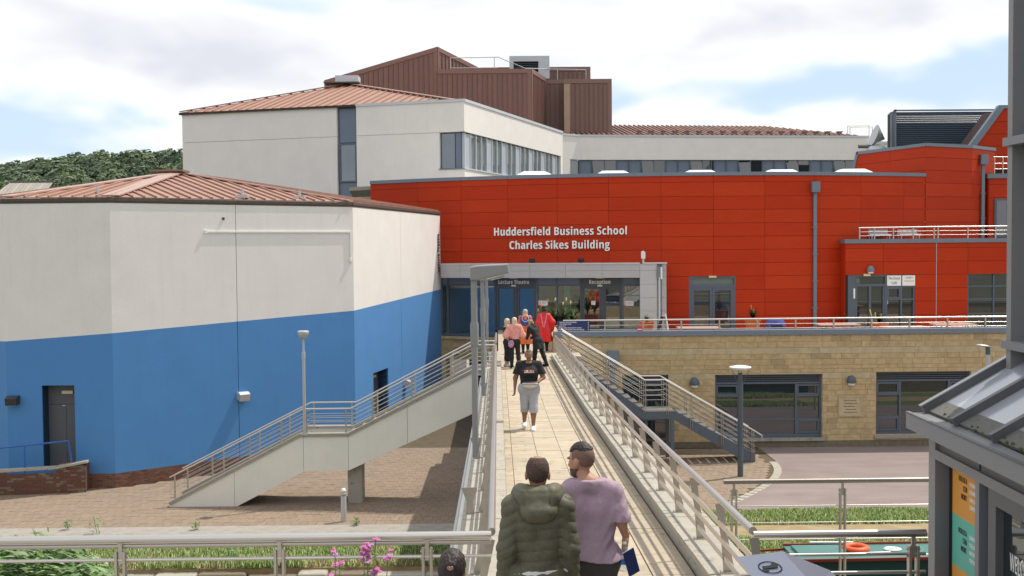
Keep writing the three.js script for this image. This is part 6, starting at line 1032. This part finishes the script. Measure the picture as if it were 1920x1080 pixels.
  // clothing and hair as children of the body
  const wear = (name, list, inf, clip, m, o = {}) => { const f0 = bones(list, o.k ?? 0.035, inf); const f = (x, y, z) => { let d = f0(x, y, z) + (o.disp ? o.disp(x, y, z) : 0); if (clip) d = Math.max(d, clip(x, y, z)); return d; }; const [lo, hiB] = bound(list, inf + 0.05); return part(body, name, nets(f, lo, hiB, o.grid || h, o.color), m); };
  const tee = (name, up, inf, hem, cuff, neck, m, o) => { const ft = bones(torso, o.k ?? 0.03, inf), fs = bones(up, 0.02, inf); const all2 = [...torso, ...up], [lo, hiB] = bound(all2, inf + 0.05); return part(body, name, nets((x, y, z) => { const dd = o.disp ? o.disp(x, y, z) : 0; return Math.max(smin(Math.max(ft(x, y, z) + dd - (o.flare ? o.flare(y) : 0), hem(x, y)), Math.max(fs(x, y, z) + dd, cuff - y), 0.035), neck(x, y, z)); }, lo, hiB, o.grid || h, o.color), m); };
  const C = { tee, t, body, J, H, torso, neck, arm, leg, foot, wear, h, toHead, s: s * hd, hb, v3 };
  C.hair = (f, c, rough = 0.55, pad = 0, g) => { const b = hb.map((q, i) => q.map((e, k) => e + (i ? 1 : -1) * (k === 1 && i === 0 ? pad : 0.02))); return part(body, 'hair', nets((x, y, z) => f(toHead(x, y, z)) * s * hd, ...b, g || S.headGrid || 0.008, c), mat(1, 1, 1, rough, { vertexColors: true })); };
  S.dress(C); return t;
}
const folds = (a, f, ph = 0) => (x, y, z) => a * (fbm(x * f + ph, y * f * 0.6, z * f, 3) + 0.5 * Math.sin((y + x * 0.6) * f * 1.3 + ph + 3 * N3(x * 3, y * 3, z * 3)) * 0.5);
const cap = (p, r = [0.081, 0.099, 0.1], c = [0, 0.028, -0.012]) => ell(p.x, p.y, p.z, ...c, ...r);
const speck = (c, a, f) => (x, y, z) => { const k = 1 + a * N3(x * f, y * f, z * f); return [c[0] * k, c[1] * k, c[2] * k]; };

// 1 man in olive padded jacket, walking away
person('balding man in an olive padded hooded jacket walking away over the bridge', [0.27, deckY(8), 8], Math.PI, { H: 1.72, w: 1.02, sw: 0.98, skin: [0.34, 0.17, 0.11], grid: 0.011, headGrid: 0.005, handGrid: 0.005, nod: 0.12, look: -0.05, hd: 1.06,
  aw: 0.88, J: { shL: [0.162, 1.362, -0.01], shR: [-0.162, 1.362, -0.01], elL: [0.215, 1.08, -0.06], wrL: [0.235, 0.83, 0.02], elR: [-0.215, 1.08, -0.04], wrR: [-0.23, 0.83, 0.05], knL: [0.09, 0.49, 0.12], anL: [0.09, 0.08, 0.16], knR: [-0.09, 0.48, 0.0], anR: [-0.09, 0.1, -0.2] },
  hairPaint: p => false, dress(C) {
    const quilt = (x, y, z) => { const arm = sstep(0.15, 0.2, Math.abs(x)), yy = y + 0.02 * Math.sin(x * 5) + arm * 0.5 * (Math.abs(x) - 0.15), q = Math.abs(Math.sin(yy * Math.PI / 0.072)); return 0.0085 - 0.0115 * Math.pow(q, 0.34) + 0.004 * N3(x * 20, y * 14, z * 20); };
    C.wear('trousers', [...C.leg('L'), ...C.leg('R'), C.torso[0]], 0.022, (x, y) => y - 0.98, clothMat(0.016, 0.022, 0.045), { disp: folds(0.008, 14) });
    C.wear('shirt', [C.torso[0], C.torso[1]], 0.034, (x, y) => Math.max(y - 0.95, 0.80 - y), clothMat(0.62, 0.61, 0.58));
    const col = speck([0.088, 0.083, 0.05], 0.25, 60);
    C.wear('jacket', [...C.torso, ...C.arm('L'), ...C.arm('R')], 0.036, (x, y, z) => Math.max(0.83 - y - (Math.abs(x) > 0.19 ? 0.02 : 0) + 0.02 * Math.sin(x * 6), y - 1.475), clothMat(1, 1, 1, 0.62), { k: 0.022, disp: quilt, color: col, grid: 0.008 });
    const hb = [B(v3(0.075, 1.455, -0.08), 0.055, v3(-0.075, 1.455, -0.08), 0.055), B(v3(0.05, 1.36, -0.125), 0.06, v3(-0.05, 1.36, -0.125), 0.06), B(v3(0.12, 1.46, 0.0), 0.042, v3(0.075, 1.455, -0.08), 0.052), B(v3(-0.12, 1.46, 0.0), 0.042, v3(-0.075, 1.455, -0.08), 0.052), B(v3(0.1, 1.44, 0.08), 0.03, v3(0.12, 1.46, 0), 0.042), B(v3(-0.1, 1.44, 0.08), 0.03, v3(-0.12, 1.46, 0), 0.042)];
    C.wear('hood', hb, 0.012, null, clothMat(1, 1, 1, 0.62), { k: 0.04, grid: 0.009, color: speck([0.105, 0.098, 0.06], 0.25, 60), disp: (x, y, z) => 0.008 - 0.013 * Math.pow(Math.abs(Math.sin((Math.atan2(z - 0.02, x) + 0.2) * 3.5)), 0.4) - 0.006 * Math.pow(Math.abs(Math.sin(y * 38)), 0.5) });
    C.hair(p => { const e = cap(p, [0.0795, 0.098, 0.0985]); return Math.max(e, -ell(p.x, p.y, p.z, 0.0, 0.13, 0.03, 0.055, 0.05, 0.11), p.z - 0.03 - (p.y > 0.02 ? 0.02 : 0), -0.075 - p.y, Math.abs(p.x) > 0.06 && p.y < -0.0 && p.z > -0.03 ? 0.01 : -1) + 0.0035 * N3(p.x * 160, p.y * 90, p.z * 160); }, speck([0.07, 0.04, 0.03], 0.9, 160), 0.85, 0, 0.004);
  } });
// 2 man in lavender T-shirt, head turned to his companion
person('man in a lavender T-shirt with shaved sides and beard, carrying a bottle and leaflet', [0.675, deckY(8.35), 8.35], Math.PI - 0.08, { H: 1.76, w: 1.0, sw: 0.9, hand: { R: [0.12, -1, 0.0] }, skin: [0.42, 0.22, 0.14], grid: 0.011, headGrid: 0.005, handGrid: 0.0045, look: 0.95, tilt: 0.06, nod: 0.1, curl: 1.0,
  hd: 1.06, J: { head: [0.075, 1.62, 0.05], neck: [0.015, 1.47, 0.0], shL: [0.15, 1.395, 0], shR: [-0.15, 1.395, 0], elR: [-0.215, 1.2, -0.05], wrR: [-0.25, 1.07, 0.0], elL: [0.2, 1.12, -0.02], wrL: [0.2, 0.92, 0.14], knL: [0.09, 0.5, 0.1], anL: [0.09, 0.09, 0.12], knR: [-0.09, 0.49, 0.02], anR: [-0.09, 0.1, -0.18] }, hairC: [0.10, 0.055, 0.04],
  hairPaint: p => (p.y < -0.048 - 0.25 * Math.max(0, 0.03 - Math.abs(p.x)) * 0 && p.z > -0.015 && p.y > -0.115 && !(Math.abs(p.x) < 0.024 && p.y > -0.067 && p.z > 0.07)) , dress(C) {
    C.wear('trousers', [...C.leg('L'), ...C.leg('R'), C.torso[0], C.torso[1]], 0.02, (x, y) => y - 0.96, clothMat(0.05, 0.047, 0.047), { disp: folds(0.012, 13, 2) });
    const up = k => [B(C.J['sh' + k], 0.026 * C.H, C.J['sh' + k].clone().lerp(C.J['el' + k], 0.95), 0.031 * C.H)];
    const crease = (x, y, z) => folds(0.017, 12, 5)(x, y, z) + 0.0075 * Math.sin((y * 0.8 + x * 1.6) * 46 + 5 * N3(x * 5, y * 5, 1)) * sstep(0.02, 0.16, Math.abs(x)) * sstep(1.5, 1.0, y), lav = speck([0.37, 0.265, 0.325], 0.12, 90);
    C.tee('shirt', [...up('L'), ...up('R')], 0.026, (x, y) => 0.92 + 0.012 * Math.sin(x * 14) - y, 1.2, (x, y, z) => Math.max(Math.hypot(x - 0.01, z - 0.02) < 0.062 ? y - 1.47 : -1, y - 1.5), clothMat(1, 1, 1), { grid: 0.008, disp: crease, flare: y => 0.028 * sstep(1.15, 0.92, y), color: lav });
    C.hair(p => { const e = cap(p, [0.079, 0.106, 0.099], [0, 0.03, -0.01]); return Math.max(e, 0.066 + 0.15 * Math.max(0, -p.z) - p.y, Math.abs(p.x) - 0.062) + 0.004 * N3(p.x * 150, p.y * 110, p.z * 70); }, speck([0.016, 0.012, 0.01], 0.9, 160), 0.6, 0, 0.004);
    C.hair(p => Math.max(cap(p, [0.0762, 0.0945, 0.0945]), p.z - 0.028, -0.055 - p.y - 0.2 * p.z, Math.abs(p.x) > 0.06 && p.y < 0.012 && p.z > -0.035 ? 0.01 : -1), speck([0.17, 0.10, 0.072], 0.5, 260), 0.85);
  } });
{ // bottle and leaflet held in his hand
  const b = thing('water_bottle', 'clear plastic water bottle with a blue label in the hand of the lavender shirted man', 'bottle', undefined, [0.90, deckY(8.35) + 0.83, 8.3]);
  part(b, 'bottle', new THREE.LatheGeometry([[0, 0], [0.031, 0], [0.033, 0.02], [0.033, 0.13], [0.028, 0.16], [0.013, 0.185], [0.013, 0.2]].map(p => new THREE.Vector2(...p)), 16), mat(0.9, 0.94, 0.97, 0.08, { transmission: 0.9, ior: 1.3 })); part(b, 'label', new THREE.CylinderGeometry(0.0336, 0.0336, 0.06, 16, 1, true).translate(0, 0.08, 0), mat(0.04, 0.14, 0.5, 0.4)); part(b, 'cap', new THREE.CylinderGeometry(0.015, 0.015, 0.018, 12).translate(0, 0.205, 0), M.signWhite); b.rotation.z = -0.06;
  const l = thing('leaflet', 'folded dark blue leaflet in the hand of the lavender shirted man', 'leaflet', undefined, [0.985, deckY(8.35) + 0.8, 8.31]); part(l, 'cover', rbx(-0.05, 0.05, 0, 0.2, -0.002, 0.002, 0.001), M.navy); part(l, 'inner_page', rbx(-0.048, 0.052, 0.002, 0.2, -0.006, -0.003, 0.001), M.signWhite); l.rotation.set(0.1, 0.5, 0.3);
}
// 3 woman in black T-shirt walking towards us
person('smiling woman in a black T-shirt and grey cropped trousers walking towards the camera', [0.62, deckY(23.2), 23.2], -0.02, { H: 1.64, w: 1.22, lw: 1.12, sw: 1.14, aw: 1.2, bust: 1, hd: 1.04, skin: [0.24, 0.115, 0.07], lips: [0.22, 0.05, 0.05], grid: 0.011, headGrid: 0.006, handGrid: 0.006, curl: 0.9,
  J: { elR: [-0.275, 1.05, -0.06], wrR: [-0.29, 0.82, -0.0], elL: [0.29, 1.07, 0.02], wrL: [0.17, 0.985, 0.2], knR: [-0.09, 0.47, 0.0], anR: [-0.1, 0.12, -0.14], knL: [0.09, 0.47, 0.08], anL: [0.08, 0.075, 0.12] }, hand: { L: [-0.8, -0.15, 0.1] }, hairC: [0.06, 0.035, 0.025], hairPaint: p => p.y > 0.07 + 0.02 * Math.abs(p.x) || (p.z < -0.0 && p.y > -0.03), dress(C) {
    C.wear('trousers', [...C.leg('L'), ...C.leg('R'), C.torso[0], C.torso[1]], 0.026, (x, y) => Math.max(y - 0.98, 0.36 - y), clothMat(1, 1, 1), { k: 0.015, disp: folds(0.010, 15, 1), color: speck([0.36, 0.36, 0.39], 0.12, 50) });
    const up = k => [B(C.J['sh' + k], 0.04 * C.H, C.J['sh' + k].clone().lerp(C.J['el' + k], 0.72), 0.04 * C.H)];
    C.tee('shirt', [...up('L'), ...up('R')], 0.018, (x, y) => 0.79 - y, 1.14, (x, y, z) => Math.max(Math.hypot(x, z - 0.03) < 0.075 ? y - 1.355 : -1, y - 1.42), clothMat(1, 1, 1, 0.85), { k: 0.035, disp: folds(0.010, 13, 8), grid: 0.009, color: (x, y, z) => { if (z > 0.05 && Math.abs(x) < 0.105 && y > 1.175 && y < 1.235) { const c = Math.floor((x + 0.105) / 0.026), gap = ((x + 0.105) / 0.026) % 1; if (gap > 0.22) return y > 1.2 ? (c % 3 === 2 ? [0.7, 0.68, 0.66] : [0.62, 0.16, 0.08]) : [0.62, 0.6, 0.58]; } return [0.013, 0.013, 0.016]; } });
    for (const k of ['L', 'R']) C.wear('trainer', C.foot(k), 0.016, null, clothMat(0.74, 0.74, 0.76), { grid: 0.009 });
    part(C.body, 'waist_bag', nets((x, y, z) => { const q = ell(x, y, z, 0.02, 0.955, 0.225, 0.16, 0.085, 0.07); return Math.max(q, y - 1.0); }, [-0.2, 0.82, 0.1], [0.24, 1.08, 0.34], 0.009, (x, y) => y > 0.985 ? [0.04, 0.04, 0.04] : y > 0.95 && y < 0.962 ? [0.2, 0.2, 0.19] : [0.58, 0.55, 0.47]), clothMat(1, 1, 1, 0.7));
    part(C.body, 'necklace', new THREE.TorusGeometry(0.068, 0.004, 6, 24).rotateX(1.35).translate(0, 1.372, 0.02), mat(0.7, 0.5, 0.2, 0.3, { metalness: 1 }));
  } });
const longHair = (C, c, len, pad) => C.hair(p => { let d = cap(p, [0.088, 0.104, 0.106]); d = smin(d, ell(p.x, p.y, p.z, 0, -0.06 - len * 0.3, -0.05, 0.085, 0.11 + len * 0.5, 0.055), 0.04); return Math.max(d, p.z > 0.035 && p.y < 0.065 ? 0.012 : -1) + 0.004 * N3(p.x * 70, p.y * 12, p.z * 40); }, c, 0.6, pad);
// 4 pink blouse, back to us
person('grey blonde woman in a pink blouse and black trousers seen from behind', [0.55, deckY(38.3), 38.3], Math.PI + 0.15, { H: 1.72, w: 0.95, skin: [0.55, 0.33, 0.25], grid: 0.014, J: { elR: [-0.27, 1.12, 0.0], wrR: [-0.17, 0.98, 0.2], elL: [0.29, 1.12, -0.02], wrL: [0.2, 0.98, 0.18], anL: [0.1, 0.12, 0.0], knL: [0.095, 0.5, 0.03], anR: [-0.15, 0.1, -0.05], knR: [-0.12, 0.5, 0.0] }, toe: { L: [0, -0.08, 0.14], R: [0, -0.07, 0.14] }, dress(C) {
  C.wear('trousers', [...C.leg('L'), ...C.leg('R'), C.torso[0], C.torso[1]], 0.016, (x, y) => Math.max(y - 1.03, 0.1 - y), clothMat(0.014, 0.014, 0.015), { disp: folds(0.006, 14) });
  const sl = k => [B(C.J['sh' + k], 0.05, C.J['el' + k], 0.085), B(C.J['el' + k], 0.08, C.J['wr' + k].clone().lerp(C.J['el' + k], 0.3), 0.045)];
  C.wear('blouse', [...C.torso.slice(1), ...sl('L'), ...sl('R')], 0.028, (x, y) => Math.max(0.99 - y, y - 1.5), clothMat(1, 1, 1), { k: 0.05, disp: (x, y, z) => 0.008 * Math.sin(x * 70 + 2 * N3(x * 9, y * 9, z)) + folds(0.012, 12)(x, y, z), color: (x, y, z) => { const k = N3(x * 60, y * 40, z * 60); return k > 0.12 ? [0.72, 0.42, 0.38] : [0.68, 0.24, 0.20]; } });
  for (const k of ['L', 'R']) C.wear('shoe', C.foot(k), 0.012, null, clothMat(0.012, 0.012, 0.012)); longHair(C, speck([0.58, 0.50, 0.38], 0.3, 60), 0.05, 0.1);
} });
// 5 blonde woman in dark sleeveless dress beside her
person('blonde woman in a dark sleeveless outfit carrying a bag, turned to the pink blouse', [0.31, deckY(38.9), 38.9], Math.PI * 0.62, { H: 1.66, w: 0.98, skin: [0.55, 0.33, 0.25], grid: 0.014, J: { elR: [-0.24, 1.07, 0.06], wrR: [-0.14, 1.0, 0.24], elL: [0.25, 1.07, 0.02], wrL: [0.2, 0.95, 0.2] }, dress(C) {
  C.wear('outfit', [...C.leg('L'), ...C.leg('R'), ...C.torso], 0.016, (x, y) => Math.max(y - 1.36, 0.2 - y), clothMat(0.018, 0.02, 0.03), { disp: folds(0.008, 12) });
  for (const k of ['L', 'R']) C.wear('shoe', C.foot(k), 0.012, null, clothMat(0.5, 0.5, 0.55)); longHair(C, speck([0.6, 0.47, 0.28], 0.3, 60), 0.03, 0.08);
} });
{ const b = thing('handbag', 'small pink and white patterned bag held by the women at the bridge end', 'bag', undefined, [0.43, deckY(38.2) + 0.72, 38.15]); part(b, 'bag_body', nets((x, y, z) => ell(x, y, z, 0, 0.12, 0, 0.1, 0.13, 0.06) + 0.01 * N3(x * 20, y * 20, z * 20), [-0.15, -0.05, -0.12], [0.15, 0.3, 0.12], 0.014, (x, y, z) => N3(x * 30, y * 30, z * 30) > 0 ? [0.55, 0.3, 0.4] : [0.3, 0.15, 0.3]), clothMat(1, 1, 1)); part(b, 'strap', new THREE.TorusGeometry(0.07, 0.01, 6, 14, 3.14).translate(0, 0.22, 0), M.dark); }
// 6 orange gown with blue hood
function gownBones(C, hem, r) { const L = [...C.torso]; for (const s of [-1, 1]) for (const z of [-0.05, 0.06]) L.push(B(v3(s * 0.06, 0.62 * C.H, z * 0.5), 0.12, v3(s * r * 0.55, hem + 0.05, z * 1.6), r * 0.62)); for (const k of ['L', 'R']) L.push(B(C.J['sh' + k], 0.07, C.J['el' + k], 0.1), B(C.J['el' + k], 0.1, C.J['wr' + k].clone().add(v3(0, -0.16, 0)), 0.12)); return L; }
person('grey haired person in an orange academic gown with a blue hood, seen from behind', [1.08, FL + 0.05, 45.2], Math.PI, { H: 1.72, skin: [0.5, 0.3, 0.22], grid: 0.016, J: { wrL: [0.2, 1.0, 0.2], wrR: [-0.2, 1.0, 0.2] }, dress(C) {
  C.wear('gown', gownBones(C, 0.34, 0.26), 0.02, (x, y) => Math.max(0.36 - y, y - 1.5), clothMat(1, 1, 1, 0.6), { k: 0.05, disp: (x, y, z) => 0.014 * Math.sin(Math.atan2(z, x) * 14 + 2 * N3(x * 6, y * 4, z * 6)) * sstep(1.35, 0.8, y), color: speck([0.60, 0.13, 0.02], 0.2, 30) });
  part(C.body, 'academic_hood', nets((x, y, z) => smin(Math.max(ell(x, y, z, 0, 1.3, -0.14, 0.2, 0.24, 0.1)), ell(x, y, z, 0, 1.43, -0.02, 0.2, 0.07, 0.14), 0.04), [-0.28, 1.0, -0.3], [0.28, 1.6, 0.2], 0.014, (x, y, z) => (Math.abs(x) < 0.05 && y > 1.32) ? [0.6, 0.16, 0.03] : Math.abs(Math.hypot(x, (y - 1.38)) - 0.13) < 0.015 ? [0.5, 0.5, 0.6] : [0.03, 0.06, 0.3]), clothMat(1, 1, 1, 0.5));
  C.wear('trousers', [...C.leg('L'), ...C.leg('R')], 0.015, (x, y) => Math.max(y - 0.8, 0.1 - y), clothMat(0.014, 0.014, 0.016)); for (const k of ['L', 'R']) C.wear('shoe', C.foot(k), 0.014, null, clothMat(0.012, 0.012, 0.012));
  C.hair(p => { let d = cap(p, [0.105, 0.112, 0.112]); d = smin(d, ell(p.x, p.y, p.z, 0, -0.07, -0.03, 0.11, 0.07, 0.09), 0.04); return Math.max(d, p.z > 0.05 && p.y < 0.06 ? 0.012 : -1) + 0.008 * N3(p.x * 40, p.y * 40, p.z * 40); }, speck([0.42, 0.37, 0.31], 0.5, 60), 0.7, 0.06);
} });
// 7 woman in black suit leaning in
person('fair haired woman in a black coat and trousers leaning towards the gowned group', [1.34, deckY(39), 39], Math.PI + 0.75, { H: 1.66, w: 0.95, skin: [0.55, 0.33, 0.25], grid: 0.014, nod: 0.5, J: { pelvis: [0, 0.9, -0.04], waist: [0, 1.04, 0.03], chest: [0, 1.2, 0.13], neck: [0, 1.36, 0.24], head: [0, 1.47, 0.33], shL: [0.18, 1.31, 0.2], shR: [-0.18, 1.31, 0.2], elL: [0.22, 1.07, 0.24], wrL: [0.1, 0.94, 0.4], elR: [-0.22, 1.07, 0.24], wrR: [-0.1, 0.94, 0.4], knL: [0.1, 0.47, 0.02], anL: [0.1, 0.08, 0.08], knR: [-0.12, 0.48, -0.12], anR: [-0.14, 0.09, -0.3] }, dress(C) {
  C.wear('trousers', [...C.leg('L'), ...C.leg('R')], 0.02, (x, y) => Math.max(y - 0.9, 0.08 - y), clothMat(0.013, 0.013, 0.014), { disp: folds(0.006, 14) });
  C.wear('coat', [...C.torso, ...C.arm('L'), ...C.arm('R'), B(v3(0.07, 0.9, -0.02), 0.1, v3(0.08, 0.62, -0.06), 0.12), B(v3(-0.07, 0.9, -0.02), 0.1, v3(-0.08, 0.62, -0.06), 0.12)], 0.018, (x, y) => 0.6 - y, clothMat(0.016, 0.017, 0.02), { disp: folds(0.007, 12, 3) });
  for (const k of ['L', 'R']) C.wear('shoe', C.foot(k), 0.012, null, clothMat(0.012, 0.012, 0.012));
  C.hair(p => { let d = cap(p, [0.082, 0.1, 0.1]); d = smin(d, ell(p.x, p.y, p.z, 0, -0.05, -0.125, 0.03, 0.1, 0.03), 0.02); return Math.max(d, p.z > 0.03 && p.y < 0.06 ? 0.012 : -1); }, speck([0.36, 0.22, 0.10], 0.3, 60), 0.6, 0.06);
} });
// 8 red gown and black bonnet
person('person in a bright red academic gown and black velvet bonnet at the entrance', [1.86, FL + 0.05, 46.0], Math.PI - 0.15, { H: 1.76, w: 1.1, skin: [0.2, 0.1, 0.06], grid: 0.016, J: { wrL: [0.2, 1.02, 0.2], wrR: [-0.24, 1.05, 0.15], elR: [-0.33, 1.15, 0] }, dress(C) {
  C.wear('gown', gownBones(C, 0.36, 0.27), 0.022, (x, y) => Math.max(0.38 - y, y - 1.54), clothMat(1, 1, 1, 0.55), { k: 0.05, disp: (x, y, z) => 0.014 * Math.sin(Math.atan2(z, x) * 13 + 2 * N3(x * 6, y * 4, z * 6)) * sstep(1.4, 0.85, y), color: (x, y, z) => z < -0.02 && y < 1.48 && y > 0.95 && Math.abs(Math.abs(x) - (y - 0.9) * 0.22) < 0.016 ? [0.55, 0.25, 0.45] : [0.68, 0.02, 0.018] });
  C.wear('trousers', [...C.leg('L'), ...C.leg('R')], 0.015, (x, y) => Math.max(y - 0.8, 0.1 - y), clothMat(0.014, 0.014, 0.016)); for (const k of ['L', 'R']) C.wear('shoe', C.foot(k), 0.014, null, clothMat(0.012, 0.012, 0.012));
  C.hair(p => Math.max(cap(p), p.z > 0.03 && p.y < 0.06 ? 0.012 : -1), speck([0.02, 0.015, 0.012], 0.3, 60), 0.7);
  part(C.body, 'bonnet', new THREE.LatheGeometry([[0, 0.13], [0.07, 0.125], [0.1, 0.09], [0.095, 0.03], [0.165, 0.012], [0.17, 0.0], [0.09, -0.005], [0, 0]].map(q => new THREE.Vector2(...q)), 24).rotateX(-0.1).translate(C.J.head.x, C.J.head.y + 0.045, C.J.head.z - 0.01), mat(0.012, 0.011, 0.012, 0.8));
} });
// 9 dark haired girl at the bottom edge
person('dark haired person with a hair clip standing by the near railing, only the head showing', [-0.27, 4.93, 6.4], Math.PI - 0.1, { H: 1.56, w: 0.95, skin: [0.45, 0.25, 0.16], grid: 0.016, headGrid: 0.005, dress(C) {
  C.wear('trousers', [...C.leg('L'), ...C.leg('R'), C.torso[0], C.torso[1]], 0.016, (x, y) => Math.max(y - 0.95, 0.08 - y), clothMat(0.02, 0.02, 0.03)); C.wear('top', [...C.torso, ...C.arm('L'), ...C.arm('R')], 0.018, (x, y) => Math.max(0.8 - y, y - 1.32), clothMat(0.05, 0.04, 0.05)); for (const k of ['L', 'R']) C.wear('shoe', C.foot(k), 0.012, null, clothMat(0.3, 0.3, 0.3));
  C.hair(p => { let d = cap(p, [0.086, 0.106, 0.108]); d = smin(d, ell(p.x, p.y, p.z, 0.01, -0.11, -0.075, 0.07, 0.15, 0.05), 0.05); d = smin(d, ell(p.x, p.y, p.z, 0, 0.045, -0.105, 0.035, 0.028, 0.022), 0.02); return Math.max(d, p.z > 0.02 && p.y < 0.06 ? 0.012 : -1) + 0.005 * N3(p.x * 90, p.y * 14, p.z * 60); }, speck([0.022, 0.013, 0.011], 0.8, 90), 0.6, 0.12);
  part(C.body, 'hair_clip', mg([0, 1, 2].map(i => new THREE.TorusGeometry(0.007, 0.0028, 6, 12).translate((i - 1) * 0.008, Math.abs(i - 1) * 0.005, 0))).translate(C.J.head.x - 0.005, C.J.head.y + 0.035, C.J.head.z - 0.128), mat(0.5, 0.25, 0.2, 0.4, { metalness: 0.6 }));
} });
renderer.render(scene, camera);
